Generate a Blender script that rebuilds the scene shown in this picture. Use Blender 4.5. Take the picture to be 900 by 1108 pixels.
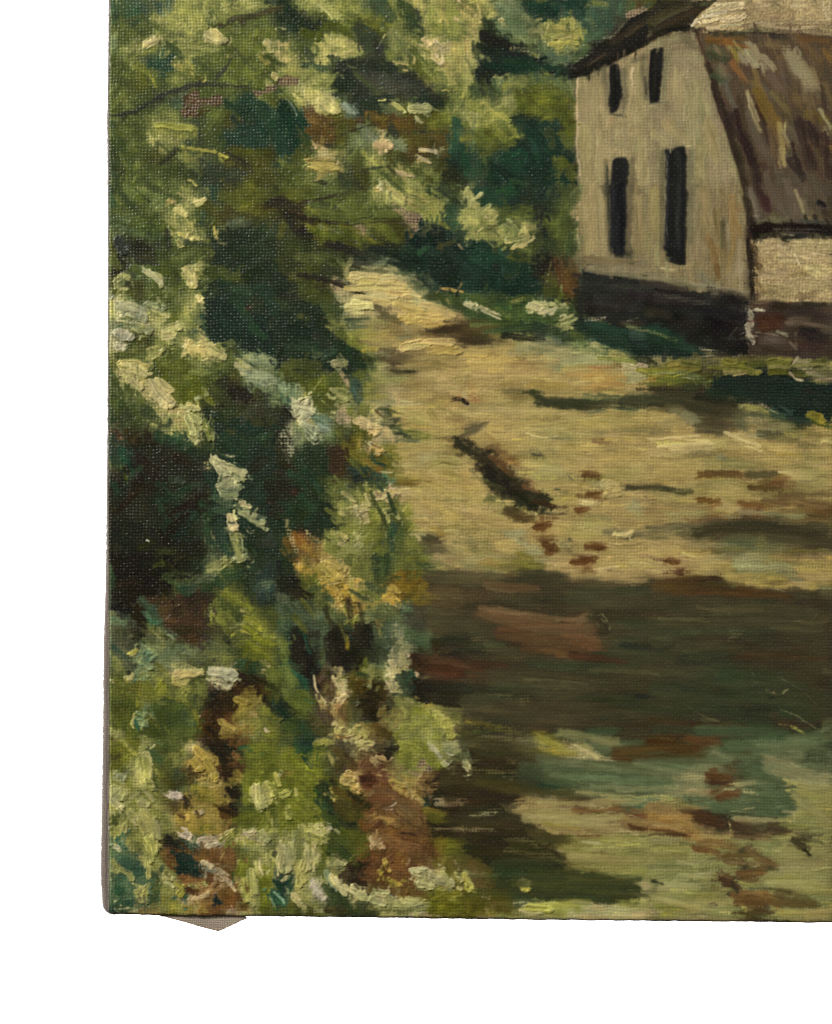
# A corner of an unframed oil painting on stretched canvas, photographed square-on against blown-out white.
# The paint is real relief: every brush stroke listed below is laid, in order, into a height field and a pigment
# field, which become the mesh of the painted surface. 1 photograph pixel = 0.4 mm.
import bpy, math
import numpy as np
PAL = dict(a='7d8648', b='a09f62', c='5f6f37', d='475a2c', e='2f4026', f='1f2d1c', g='15231e', h='201b13', i='c2b57e',
           j='6d6828', k='4c4b20', l='8c8750', m='a68f57', n='8f7b4a', o='716239', p='4c4331', q='393325', r='2b2a1d',
           s='3f2b1b', t='6a482b', u='8b7f5a', v='756b4d', w='3b342b', x='58493c', y='26231d', z='b09c74', A='4b5f45',
           B='768a5c', C='2f4934', D='1f3a2f', E='b8a163', F='8c5c34', G='57573e', H='9a9770', I='3f4a30')
GRID = """
dcAabbaabcfaaaaAalbllbBCDADAAokkwzzzvzzz
dccabicacceedcIjaelabeBlbaBAwwwhwzzvvvvv
BclabbacclldbbIIaaibbffIBbBhhvvvsFtzxztF
cdaDbaccclblbefIalabbfDDABhvyvyvusAFzxzF
ccjdacdcdiabaffGGIlabdBaaBuuyuyuuhxFxxzt
cadIAscdDcdbiBfAbbfaalbjjjuuyuvuuuhzsjwk
cccaaIdkDDDDtjtktkjabbakDjuuuuuuuuhwsFxk
dccblIdDDDDDtkBiBlkCajcDDjuuuuuuuuvwwFxw
ecdkalIkkkDkilclklkDCdDDDjuuyuvyyuuhxzxw
dccddeeIkkcclIkalakfCeDffjuuyuvyyvuhsxsx
eccacbCkjIjkcccbbbedbCDfDduuyvvyyuuhhxxh
AcccbckjjkhkcccczbbCbbddfcuuyvvyyuthhxxw
aIddbbeeeeehjclkkzgCblbbfcuuyvvyyuthgggG
jIhIccefeffddhIffgggDgdcfduuyvvyyutwzzzz
ahBddbddeffddcHIHgggDDfdhtvvvvvvvuuxzzzz
bkkdcaedeffdkzpEEHCgDDDfetyyyyyyvvvhzzzz
HbBacbffffefdHiiEEBdBdaBBfyyyyyyyyyxsswx
HBbbcaDfffffelAloEEqdccffbffgyyyyyyHssxx
HHkldiifggfffllnnnmoppnlABBDDADDyyyxxxyy
jlldkabcBBfclffbpnnnmEEmmBbibdballljajba
diidjjdkBBdcjlAllnmmmmmmmmnFFBjjkkgggggl
ddiijckhhBBidbAlznnnFmmoffeefgqqqqqlgggg
eedbibfeGGhiBzliebnnmmEmmmmmnnnmGqpGlefj
GshebafeffHBBdjzednopmEmmnmFmnnnnoomGnom
IDhhhfeefhhffsjljmmnqqtnommmmmEEEmnnnnmm
IchhhfiihshffsDDjmEmmqqtnmmFnmmnFttoonmm
hhhdefdBffhfcclbzmmmmnqqtmmtmpppnmnottmn
hhhhhhIbBfhhfliacmmmmnoopmnmnnnnnFmttnot
hhhhgfibbffhfcacdcEEmmmnFmmmnonnnppqpqpo
hhhhhhBbffeFmbacdcpmnnmBtnmFnmmmnoGGoopp
ehhdhfBdfffmiEaecdlnnlnjnmtmmmmtmmnBlnmm
ehhhdIfdfAhhcEEdtkkpptqqqqpppqqsssooonno
ChhsshcdffAhcEEaikppptqqqqpqqqpppssssqqq
aAhCxwwccdAAAdbCAApppttxpxxqqqqqqpqqqqqq
AGhcAwwcdaChAhhAHAhhrptstxtqGrqqGqqqqrqq
AGBBBGwcddChAhhAHhshrqrtssssspprGqssqssq
cGBcidiifecDhikciDssssqqqrrrrrrrrrrrrrrq
ddjccchlhhddpikhiDhhrqrrrrrrrrrrrrrrffff
ddBdddsllefdpFGhlaloooorrrrrrrrrprrfffff
cjddddstlcdepbbolaaaoooljGAersestCCCfCBB
dlbdcihhdddDcpiphabbbqqGjlHAsssoeCCABACC
dcbddEEhtccedpttlazqbqqGAAAAAAAAnnsAAABA
bbbdkaEhdicdhkEstmtqrqrDDeAAAAABHtlAAAll
bbbaqllhciaahkktttDzrrqnnnqmtAmnoAAAAAll
dbbalElscabcekktttjqqqqlmmmmnsFnssqppaal
BabahAzlibbaddkFttjkqqqqkkllllllnnntnnpl
BAbctgztcbbbcettsttjqrrrrklllllllttttlln
BACbaFzFabDbHbhtliijbkeeeefellllntqFnlnl
CAbalzFtbcDbHeibbbjjkkkeaaefclmmmmstkkom
DCbljltzbcdkceebbBjjkzabbbzzbzzazmmsqkmm
"""
# every stroke: kind, colour, width, points; coordinates are 4.5 to the pixel within the 200 px square named by @
STROKES = """
@100,0
P 33573a 10 150,20 230,30 240,100 180,120 140,80
P 5a7254 20 290,10 400,0 410,110 330,140
P 8f9555 25 330,60 540,0 560,250 480,300 350,290 310,200
P 6a7436 20 640,170 900,120 900,420 640,420
P 1f3a2c 18 650,690 720,600 700,500 830,490 900,560 900,700 780,720
P 2f3a28 20 520,770 620,790 780,820 720,900 530,900
P 31503a 18 330,260 410,250 400,340 330,410 310,330
S 3b5a3e 40 105,20 115,110
S 7c9468 40 108,180 112,230
S 4e6a44 40 180,40 200,100
S 9c9a5c 55 310,90 370,110
S a29f5c 70 440,20 500,60 520,120
S a5a262 40 420,140 460,200
D a9a566 70 440,180 520,250
S 9da05c 45 390,220 350,265
K a19f60 35 560,60 600,110
K c9c086 45 265,230 310,195
S b7ab78 20 250,210 290,180
K cdc48a 50 565,165 610,185
K cdc48a 35 600,150 640,190
K c4bb80 30 560,190 610,205
L 2e2a18 8 560,120 590,108
L 2a2617 9 585,130 620,125
L 2e2a18 7 595,100 610,120
S 4a432a 30 622,125 700,98 790,82 900,40
L 5d553a 10 640,115 760,80 890,45
L 3a3322 10 700,105 800,92 870,62
S 8f9258 40 580,15 700,30
S 9aa062 30 640,40 740,20 880,30
S 868d50 35 700,55 860,20
K a9a76a 14 640,20 720,45 800,30
S 27352a 30 850,8 900,12
K cbbd86 40 850,210 870,245
K d2c796 18 845,205 880,215
K 9c8f4c 30 815,275 850,320
K b9aa66 10 830,270 860,310
K c2b475 35 880,370 900,385
S 7d8444 30 680,180 700,240
S 8a8a3c 40 205,320 260,350 310,365
D 8f8d42 50 220,370 300,400
S 9a9742 14 285,370 312,420
D 9c9552 60 400,310 480,350 520,370
S aaa055 12 455,300 490,330
S aaa158 12 480,350 530,380
D 6a7456 60 380,470 440,500
S 73795a 40 420,460 470,445
S 2b2f22 20 110,560 205,548 290,490 400,450 480,425 550,408 650,410
L 2b2f22 14 640,410 720,420 790,432
D 31352a 36 330,475 430,430 560,400
L 3a3e30 12 600,395 640,345 690,255
S 42463a 20 615,375 650,325
L 262818 10 100,565 210,552
F a39a4e 10 730,405 780,415
R 4a2f1c 3 480,440 525,455 515,490 560,490 600,460 635,465 632,510 520,508 515,565 450,570 425,535 465,490
R 8a6a48 3 780,445 830,445 850,425 900,412 900,440 840,455 800,475
S 3a2414 24 470,540 500,500
S 2f1e12 20 480,555 505,535
L 6a3a20 10 295,452 312,455
S 8c8a46 45 320,625 420,620 490,625
S 99964f 22 330,640 430,660 495,670
S 9f9b54 20 420,610 490,620 500,690
S 8a7c5c 12 315,590 370,605
S 7c8148 40 250,590 300,640
K a39b4e 20 440,712 490,725 550,738
S a39b4e 16 590,735 640,790
S 8a8c50 16 420,740 480,760
S 2c2e1e 26 325,805 370,760 405,725
L 2c2e1e 8 275,790 330,770
S 3a3526 24 690,592 790,592
L 25281a 8 750,765 870,765
L 47502a 8 860,640 875,750
S 2b2b1c 34 690,765 780,820
D 39442c 60 560,820 700,870
S 34472c 30 100,600 125,680
S 2e3f28 34 100,820 110,890
S 55581f 40 700,740 850,735
S 5e6b30 45 820,420 900,520
S 6f7438 60 620,560 560,640
S 5e6a38 50 200,620 230,700
S 6d7138 45 150,660 190,720
S 6a7440 40 360,800 300,860
K b0a562 14 465,880 490,890
S 5c5a2c 35 520,545 560,530
@300,0
P 1f2c1e 12 0,40 60,30 110,60 200,90 270,110 200,150 130,190 100,200 60,120 0,90
P 8f9a58 12 90,5 250,0 380,60 300,110 220,60 120,30
P 222d20 12 290,290 350,270 470,290 560,310 680,360 780,490 770,540 640,500 560,500 490,560 400,580 330,490 260,470
P 4a4a3a 18 380,340 480,350 560,380 680,430 700,470 560,460 440,470 390,400
P a8a464 12 170,260 240,180 360,190 440,260 380,280 230,310
P 163326 14 0,480 60,490 150,590 140,720 60,700 0,600
P 7a5a30 18 160,570 280,590 260,690 170,730
P 5a4a26 18 500,590 700,590 830,640 840,760 600,780 560,650
S 97a05e 60 200,10 260,50 300,100
K b2b87a 12 170,5 230,50 280,105
S 8d9450 60 300,20 400,60
S 7e8a48 60 330,60 420,100
S 6e7c40 60 440,60 560,60
S 46573a 60 490,10 540,70
S 3a4c30 30 460,10 480,60
S 81803c 30 360,100 440,85 520,110
K 7f7a34 40 430,110 520,145
S 8a8338 16 490,100 570,130
S 1f3a20 50 610,20 670,80
S 2a4428 55 650,90 690,150
S 26352a 30 690,60 690,130
S b2a662 40 790,10 820,90
K c0b26c 18 785,40 800,110
S b0a866 45 680,10 700,40
S 87904e 60 750,60 780,140
S 8e9450 60 850,60 850,140
K cbbd92 16 870,90 900,105
K cfbf98 10 880,5 895,20
S 49591f 50 230,130 330,140
K 556a24 45 130,160 200,180
L 39471a 7 130,150 160,190 220,200 300,180
S 4f5f22 30 300,140 400,120
S 3c4a34 50 385,130 430,190 450,240
S 4e5a48 20 430,140 470,180
S 2c2c22 24 470,195 520,290
S 3c3c30 22 500,240 530,300
K c6be7c 10 515,190 525,170
L c9c080 5 500,215 520,180
S 8a9258 60 560,170 580,240
S 7b8850 50 600,190 640,250
S a39f5a 40 640,190 720,240 740,290
K cab887 30 720,190 750,215
K cfbf98 24 770,195 810,225
S c9b98a 50 820,215 840,260
K cdbb94 36 770,280 800,310
K d2c19c 14 795,230 810,300
S b1a762 60 870,230 880,330
S b2a866 50 830,330 850,420
S 97984e 50 720,310 780,380
S 6d6b2e 40 660,300 740,390
S b8ab70 14 570,300 640,310
S aaa666 40 190,240 300,250
S b0ab6c 40 240,200 340,210
S a9a664 40 300,230 420,260
K bdb47a 12 200,240 300,270 360,250
S b3a96a 34 170,300 240,310
S c0b480 30 0,210 40,215
S b9ae74 34 0,260 60,290
S a8a462 40 50,340 110,350
S c3b886 14 0,140 40,140
S 3b4232 50 150,260 170,290
S 2c4530 40 130,320 260,330
S 8b9650 60 170,360 220,400
S a2a764 50 200,370 260,380
S a5a563 50 150,420 190,500
S b5b07a 24 130,430 135,480
K c6bf82 40 220,490 270,510 
K bdb678 60 220,530 280,530
S 99a05c 20 240,430 290,360
D 1c2a1c 60 300,440 380,420
S 262c20 60 320,330 400,300
S 2a2f24 50 430,310 500,320
S 37372b 45 360,350 410,400
D 4f4d3e 60 440,400 540,400 640,440
D 45463a 50 560,360 660,410
S 2a2a20 24 620,370 700,390 770,490
S 1e3020 40 420,490 480,540
S 8a9c86 50 330,510 370,540
K 9aaa90 20 330,510 380,560
S 6d8070 30 350,570 390,560
S 6e7f50 50 520,530 590,550
K adae66 26 570,510 625,555
K b9b878 12 500,495 530,490
K abac7a 55 655,535 720,530
K b7b788 18 660,520 730,525
S 93a065 16 680,580 720,590
S 1e2a1c 20 730,480 775,535
S 9a9a5c 12 745,530 790,545
R 8a6a50 3 10,385 50,372 105,378 100,415 55,422 0,412
S 20391f 30 20,450 90,560
K 8f9c88 7 20,455 60,500 100,565
L a7ae9a 4 28,470 100,570
S 0f2a20 50 20,520 100,620
S 123026 50 60,600 100,680
S 8a6232 40 170,590 230,610
S 7d4f26 50 190,630 260,650
S 6b5a2c 40 270,590 330,580
S 94602e 34 440,560 490,580
S 7c5428 50 510,600 620,610
S 6b5a2a 60 700,600 790,620
S 74762f 50 760,600 840,580
L 262218 9 230,690 330,650 420,620 500,590 580,580
S 2a2c20 20 240,710 280,715
S b09a6c 30 175,710 205,715
K c4a87c 16 165,690 190,720
S 7d8d60 50 450,650 470,690
K cbb37e 70 490,705 540,715
K d9c797 26 480,700 540,690
K d3bf90 16 500,745 530,735
S 8c9a74 50 590,690 620,710
S 7b8c66 30 580,730 630,730
S 20352a 34 560,620 580,670
K c7b27a 22 700,735 770,740
K d6c69a 10 690,725 770,735
K c2ad76 18 680,770 740,800
L cbb988 6 680,765 690,820
K d0bb85 20 580,835 650,855
L 2d2618 6 670,720 690,715
S 2d3f28 20 700,630 780,640
S 9a9a52 24 420,740 500,810
S a7a561 10 440,740 490,820
S aba765 8 520,790 525,830
K b7a35e 60 150,800 290,815
L 5a4a24 5 140,785 290,795
L 6d6a38 7 140,840 300,860
L c9bd84 6 145,795 280,800
S 2b3b25 12 280,870 420,830 530,815
S 222a1c 18 190,885 230,885
S 5b5222 60 640,680 760,690
S 4a4420 50 780,700 820,760
S 3d4022 40 600,760 640,800
D 4b4a24 50 620,810 700,820
S 356048 50 870,600 880,720
S 1c4034 50 880,730 890,800
S 20221a 60 820,860 890,870
S 7e8444 45 20,780 60,820
S 5c6a2c 60 120,740 60,830
S 919350 40 720,830 780,870
S 7c8742 40 540,870 600,890
S 6a7436 40 20,470 110,480
S 1e3a2a 50 10,700 30,760
S 4a5522 50 100,640 140,690
@500,0
P 17302a 12 280,20 330,0 560,0 610,80 480,60 390,120 310,80
P 151d18 10 90,150 180,180 330,260 420,310 530,340 550,400 460,390 400,330 300,320 180,390 90,420 50,370 90,290
P 6c8258 18 170,0 300,60 330,130 280,190 170,180
P 9a9a58 14 420,110 540,80 600,170 590,220 430,240 400,180
P 6f6f2e 18 240,430 400,400 520,460 540,560 420,600 280,540
P 173028 16 280,580 420,590 560,740 560,900 100,900 150,740 300,700
S b6a868 60 20,60 70,120
S bfae70 50 40,130 60,200
S b8ac6c 50 20,200 30,260
S b0a662 50 100,20 140,80
K c6b87a 14 80,30 90,110
K cdbd86 24 180,105 200,100
S 6f8560 40 180,20 240,70
S 7f9468 30 230,10 320,90
S 5f7a52 40 220,110 300,120
S 839668 22 270,30 330,110
S 708a5c 50 180,150 320,170
S 7a8f5a 40 240,190 360,200
S 8c9660 30 330,150 390,145
S 1a3a2e 40 330,30 400,20
S 25443a 40 440,30 560,30
S 2e4c3c 40 560,60 610,130
S 41604a 40 640,60 680,130
S 44604c 34 700,40 720,130
S 547050 24 770,20 760,70
S 496844 30 830,20 830,60
S 637c58 40 620,10 700,30
S 6d7c38 24 370,5 420,0
S 828a48 24 640,10 700,20
S 4f7050 40 600,190 680,150
S 5f7c50 40 600,230 560,290
K ccc078 10 400,165 420,120
K aba25a 40 430,140 450,180
K b5ab66 24 460,130 540,140
K aea65e 30 470,170 560,180
K c9bd82 12 430,170 470,185 530,175
K b3ab62 24 480,200 560,210
K a9a25a 20 440,205 470,240
S 9c9a4e 24 575,150 590,190
L d6caa0 5 500,85 545,95
L cfc48e 6 510,60 550,100
S 6e8658 40 380,220 440,280
S 63784e 40 470,290 520,270
S 5d7653 30 420,270 520,300
S b0a460 28 345,270 380,280
D 9a8a5c 24 240,235 310,245
D b8a878 16 60,215 90,240
D a7986c 18 250,230 330,255
S 16241e 60 100,290 200,280
S 14302a 40 220,290 330,300
S 0f2f2a 30 400,320 500,340
S 1c2a1e 30 480,320 540,370
S 1a1812 40 100,160 160,200
S 201e16 36 140,190 220,220
D 8a8b5a 26 160,370 210,390
D b7b07c 14 150,375 200,385
S b5ae74 40 30,270 60,310
S a9a568 60 20,340 40,390
S 4f6246 30 130,430 150,480
S 68805a 20 140,390 180,450
S 35462c 60 60,430 100,460
S 768858 50 180,400 220,430
S 7e8a52 60 230,380 290,400
S 98924c 40 200,420 260,400
S 5d7440 40 330,400 420,390
S 6f8450 40 420,370 500,400
S 6a7a44 50 480,420 530,460
S 78772e 50 360,450 420,460
S 7a7428 55 400,500 480,510
S 69702f 40 300,500 310,540
S 6e6a2a 40 460,540 500,560
D 99954a 16 390,340 430,370
S 92944e 50 40,510 110,540
S a6a45c 40 100,500 140,530
L c9bd86 6 60,565 120,545 160,480
L 6b3f2a 6 160,475 165,490
S 9a9850 40 110,570 200,560
S a9a258 22 150,540 240,590
S 87893e 50 150,620 210,680
S 9a964a 40 240,620 280,660
S 7d8842 40 20,600 60,640
S 5a7a48 22 55,590 60,700
S 69823e 24 95,590 100,690
S 8f8e40 30 0,680 60,660
S 6e7438 40 60,660 140,720
S 1e4a36 30 15,750 20,860
S 2a3f2a 40 90,790 150,760
S 1a2c26 50 330,600 360,640
S 244a3c 40 340,680 360,760
S 35584a 14 450,585 465,610
L aab7b0 5 460,580 468,605
S 14241e 50 260,590 320,580
S 3d4a28 40 420,640 440,720
S 6d7030 40 500,600 530,650
S 5f6a34 40 490,670 530,710
S 726f26 60 480,790 530,860
S 6d7a34 40 450,780 470,860
D 7a8340 20 410,860 450,850
S 12241e 60 400,830 420,880
S 1c2e24 40 500,740 545,760
S 16241e 50 200,830 260,880
S 215040 40 200,770 300,740
P 8a7d5a 4 556,382 640,345 720,315 800,260 900,222 900,900 556,900
Q 1d1814 6 900,50 830,85 790,120 740,190 660,215 590,280 540,320 520,365 545,385 610,360 700,325 790,285 830,240 900,210
S 2a231a 30 560,340 680,270 780,210
S 3b3022 40 740,200 820,150 900,100
S 4a3c2a 20 800,170 900,110
S 14110e 34 550,360 650,320 760,280 820,240
S 161310 24 820,240 900,205
S 5a4e36 8 610,320 700,260
R b09a7a 3 790,70 830,50 900,25 900,50 840,85 800,95
D b6a88a 12 690,180 740,175
D a2a082 14 560,300 640,250
L 8e8466 10 720,185 790,110
L 17130f 9 556,390 552,460 556,520
L c9b48e 8 562,400 556,480 562,600 558,700 570,860
L b9a27c 9 560,500 566,640 560,780 575,890
S 90835f 60 590,420 590,560
S 92855c 50 640,420 640,600
S 8f8259 60 600,640 600,860
S 8a7d56 50 660,650 660,860
S 6b634a 40 690,340 690,400
S 6a6148 40 830,290 890,270
S a09268 20 825,330 815,500
S b9a983 10 830,330 822,440
S 867b58 40 860,330 860,500
S 7d7250 40 800,400 800,520
S 6c6448 16 785,340 790,520
Q 1a1a18 5 718,325 740,310 765,318 778,400 772,470 762,530 745,548 715,550 708,480 715,400
S 101012 20 735,340 745,520
L 5a5240 7 715,560 800,548
L 5f5844 8 728,620 722,720
S 8f8460 40 760,600 860,580
S 988c66 16 750,650 800,610 850,580
S 857a58 30 740,700 860,690
L 6d6248 6 785,760 770,780
Q 1d1e1c 6 735,775 795,765 812,800 802,900 725,900 732,820
S 6f664a 18 830,760 825,900
S 8a7e58 40 870,740 870,890
L 6a3020 7 892,772 900,768
S 1a1a16 20 893,380 897,480
@700,0
P 2b261a 12 0,60 60,0 340,0 290,50 220,110 150,130 60,160 0,210
P 7f7556 8 0,210 60,175 140,150 240,160 300,300 360,560 450,900 0,900
P 4b3d30 10 240,160 900,160 900,900 460,900 380,640 300,330
Q a8956c 10 345,0 900,0 900,180 760,160 600,120 480,140 380,150 300,130 235,140 215,120 260,60
S 4a4428 40 20,110 100,60 200,30
S 3b3722 30 60,130 160,80 260,50
S 5f573c 16 30,120 130,60 220,30
S 171512 30 10,190 90,150 200,130
S 15130f 24 100,150 220,135
S 4c5a38 24 0,30 20,20
S 57583a 20 270,20 320,10
K c7b890 40 300,60 360,40
K beae84 40 370,40 470,30
K c4b58a 36 260,105 340,90
K b9a982 30 360,100 470,80
K d0c39c 16 270,80 380,60
K c9bb92 14 330,20 470,20
K bcae86 10 350,125 470,115
K cbbd98 16 220,125 240,100
K c3b48e 14 290,130 350,135
L 1b1712 7 270,135 310,155 340,145
L 221b14 6 250,100 262,110
L 1c1712 7 280,90 300,92
S 9a8865 50 500,40 600,30
S 8c7a5c 50 560,80 700,70
S b7a67e 50 540,20 600,20
S a8966f 50 700,20 800,60
S b8a882 60 720,15 760,20
S 94815f 40 620,30 660,50
S 7d6d52 30 470,125 600,120 720,125 900,130
S 8f7f62 16 520,115 680,105 900,110
S 9f8f72 12 500,120 560,112 620,118
S 6a5c46 24 640,150 760,150 900,165
S b39f76 24 830,0 860,80
S c4b590 10 850,10 875,90
S b9aa84 14 885,10 885,90
K 9c8c6c 12 560,125 700,140 820,135
L 14130f 10 300,160 380,150 470,155 600,165 680,175
S 252118 24 330,165 470,168
S 20241e 24 600,180 690,185
S 6b6448 40 60,200 180,190
S 6a6248 50 130,230 220,220
S 5a553e 40 170,180 230,230
S 7a7052 60 180,300 260,360
S 867b57 50 240,400 300,560
S 8a7f58 60 140,380 150,520
S 857a54 70 220,450 220,700
S 8d8158 60 100,600 150,660
S 887c54 60 300,620 330,760
S 83774f 60 260,700 260,880
S 94875e 40 30,650 80,690
S 6b6248 30 30,540 110,530
S 7c7254 40 20,560 100,570
S 90845c 16 130,330 130,450
L 9f926a 8 200,330 205,440
Q 171614 5 15,245 75,235 80,300 70,420 55,500 15,505 8,420
S 22201c 18 40,260 35,480
L 5c5640 9 80,240 84,400 66,500
L 5c543c 7 20,520 100,505
Q 191a18 4 85,725 180,712 192,770 190,900 85,900
S 2a2c28 30 150,740 155,880
L b9ab84 5 90,740 95,880
L c9b880 9 185,715 215,705
L 4a4634 9 90,715 180,705
L 6a3020 7 0,745 14,740
S 6d6446 10 205,760 205,890
S 3a2a1e 14 240,160 280,260 310,380 345,500
L 4a2418 8 245,165 275,250 300,330
S 1f1814 22 320,420 360,560 400,680 460,860
S 2b241c 30 360,500 430,720 480,880
S 6f4a2c 40 300,190 380,200
S 5f4028 30 340,220 300,200
S 6e4a2e 26 400,180 480,200
S 4f5238 40 320,230 380,260
S 2f3a2c 30 310,280 380,290
S 55583f 40 340,330 400,380
S 62604a 40 350,350 350,420
K 9a8c56 18 380,190 420,260
S 8c7a36 24 420,250 440,300
S 6e4630 34 420,300 470,380
S 84482e 14 410,305 440,350
S 7e5236 16 460,350 490,400
K b7a88c 50 460,270 495,310
S b3a384 34 490,215 530,290
S 9a8a6c 30 520,230 545,290
S 6f5a40 40 560,220 640,220
S 90806a 40 560,320 610,330
K b0a084 14 555,310 570,370
S a99a7c 14 600,310 620,350
S a8987a 60 690,270 730,350
S b0a182 30 720,240 750,300
S 9c8b6c 60 740,330 800,430
S 8a795c 40 800,340 840,440
S a39272 16 700,260 770,460
S 6a4a34 30 750,200 790,260
S 60462e 30 800,240 880,330
S 5f4630 40 640,290 650,350
S 5c4c40 50 600,370 650,440
S 544840 40 560,420 600,480
S 665034 40 520,400 590,520
S 5a4630 50 560,520 640,600
S 6a5a3c 30 610,460 680,540
S 2f1d16 24 540,490 560,570
S 261a16 16 430,540 480,640 530,780
S 2c221e 34 470,640 520,760
S 584a42 40 400,460 440,520
S 5d5048 40 500,560 530,640
S 51453e 50 540,680 600,760
K bda97a 22 490,450 505,500
S a8966c 16 500,510 530,590 555,640
S 4a3a34 34 660,380 700,430
L d8d4cc 6 700,430 715,445
S 302420 20 680,390 710,440
S 70563a 50 620,600 640,680
K 9c8660 30 650,720 670,800
S 8a7450 20 650,600 665,700
L c9b27c 8 670,590 665,640
S b09a6c 12 640,730 650,820
S 5c4c30 50 720,480 840,500
S 55481f 50 790,560 860,580
S 66523a 40 860,420 890,520
S 6a4a2a 30 860,240 900,300
K b9a67a 14 850,540 890,620
K c4b590 12 855,645 878,660
S 2a1f1d 40 740,590 770,660
S 241a1a 50 800,640 830,700
S 2b1f1f 40 780,720 800,800
S 261b1b 30 870,740 890,860
L bcb9b4 6 795,650 808,680
S 52483f 60 700,620 720,700
S 544a44 60 690,780 760,850
S 50463e 60 620,860 760,870
S 271b1a 26 740,800 750,840
S 3a2a26 50 560,800 600,860
S 2a1c1a 40 520,790 550,880
L c4b08a 7 640,790 655,830
S 3a3c2c 30 700,740 730,760
S 7c5a34 16 860,700 900,720
@100,200
P 22301f 16 560,260 700,180 900,240 900,860 700,820 560,760 540,600 560,500
P 1a2a22 20 560,560 700,540 860,650 880,860 720,820 570,740
S 24402e 40 90,40 110,100
S 5f7a44 60 170,30 260,70
S 57703a 50 240,40 360,60
S 6c7f4a 50 300,100 400,40
S 2c3e20 10 215,20 280,80
S 4f6830 60 240,170 330,200
S 456028 30 290,190 340,220
S 6f8456 50 110,180 170,160
S 74885c 40 120,240 150,220
S 5a7040 40 200,230 290,260
S 2f422c 24 270,235 330,245
S 2a2c22 30 365,230 375,320
K 2c322c 60 130,270 160,320
S 353c34 20 110,300 180,290
S 2a2e22 24 175,330 240,370 350,400
S 333422 14 220,350 300,370
S 7a7f40 40 105,350 130,400
K 566a36 40 200,410 280,420
S 7a8660 20 240,400 290,470
K a7ad7c 14 250,400 290,450
K b2b684 28 280,430 330,450 340,490
L 4a5438 5 250,430 310,500
K a0aa70 60 130,470 165,450
K aeb07c 20 120,500 170,510
S 30331f 30 170,425 200,440
S 363525 24 170,480 200,510
S 3f4224 40 220,500 240,540
S 6a6f38 30 270,510 320,490
S 566630 50 300,560 360,540
S c3bd94 30 120,560 130,660
K a9b08a 70 150,600 230,640
K b9bb94 20 140,640 220,630 250,610
L 6d7050 5 150,610 230,650
L 5c6244 5 140,650 250,660
K d0ca9c 10 130,590 180,575 240,600
K 93a074 44 270,590 330,590
L 55603c 5 270,620 330,600
K aaae78 30 300,610 380,640
S b3b27a 30 310,680 370,640
K 8fa070 50 200,690 270,710
K a7b07c 12 230,750 260,690
L cfc99c 6 125,680 200,700 230,740
K c8c288 40 355,745 385,765
K bfba7e 50 380,700 420,690
K d3c998 12 345,765 400,770
S b3b878 30 320,690 345,720
L d8cda0 6 290,660 350,720
K aca890 60 130,720 165,730
K b9b398 40 130,780 160,790
L 6a6a58 5 110,730 180,745
L 6a6852 5 120,760 185,775
S 5a6438 40 200,770 230,790
S 4c5d2b 36 130,830 260,835
K b0ae68 60 290,820 330,800
S a5a562 30 270,840 340,780
S 8e9450 40 330,770 400,790
S 6a6e30 60 350,860 440,880
S 5a6428 40 400,840 480,890
K b3ad6e 60 170,880 280,880
L 3a3c22 7 150,890 180,862 290,858
L 2c2c1a 5 225,870 235,900
L 2c2c1a 5 260,868 240,900
K c6b880 26 375,75 395,85
S b0a566 16 360,100 390,70
K c8be82 28 430,110 460,140
S b4ae6c 24 405,140 440,100
K c9c086 26 515,95 555,70
S a8a25c 16 560,30 580,70
S b0a462 14 440,5 480,5
K c4bb78 50 435,280 475,260
K c8bf80 20 480,255 515,268
K bdb46c 30 430,240 470,245
K b8b06c 80 460,430 500,440
K c3bb80 60 470,420 490,480
S a9a45e 20 440,400 500,410
K c4bc86 40 515,550 535,560
S a5a868 24 500,590 520,540
S 9da970 20 535,590 550,630
S 7f9460 30 500,640 530,680
K b9ab66 18 590,200 600,260
S b5a76a 14 610,220 600,265
S 8d8c48 36 555,280 570,330
S 7e8a50 40 480,330 420,360
S 5c6e34 50 400,330 350,400
S 6a7438 40 390,460 400,540
S 6f8048 50 420,560 440,640
S 7e7a34 40 390,650 430,640
S 859458 50 450,660 480,730
S 708552 40 480,720 500,760
S 9aa668 24 470,690 520,740
K beb476 50 470,800 530,790
K b8ae6c 40 480,770 500,830
K c6bb80 70 560,800 620,800
K bfb478 40 550,850 590,830
S 7d8a4a 40 620,790 680,780
S 4a5a30 40 640,830 700,800
S 8fa26c 70 740,870 860,870
S 7f9662 50 760,840 850,850
K bdb88a 26 700,885 760,890
S 9a9c62 20 720,860 740,900
S 63753a 40 560,880 650,890
S 74763a 50 640,60 720,100
S 6f6a30 60 700,50 860,40
S 7c7836 30 690,130 740,120
S 59501f 40 800,100 880,110
S 24201c 50 870,90 900,100
S 474428 60 650,150 800,170
S 57604a 36 690,200 760,190
S 7e826a 20 660,190 740,175
D 2a4630 50 560,60 620,30
S 35543c 20 540,130 530,200
S 3c6450 14 530,640 545,700
S 2e4420 50 560,440 660,460
S 526328 60 600,430 720,450
S 5c6a2c 40 660,500 700,520
S 465a28 40 560,400 620,420
S 24382a 60 720,520 860,520
S 1a2418 50 750,440 820,400
S 3a2c1c 30 740,610 790,600
S 14201a 60 820,700 860,760
S 1c2a20 50 620,680 680,720
@300,200
P 2f3a1e 20 0,200 160,260 260,300 380,360 420,420 330,440 220,460 0,440
P 1c2c1c 14 0,640 100,560 230,580 240,680 300,760 420,830 480,880 440,900 0,900
P c0ab6a 8 350,420 480,440 600,440 680,520 780,580 840,640 800,680 600,600 500,560 400,500 330,450
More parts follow.
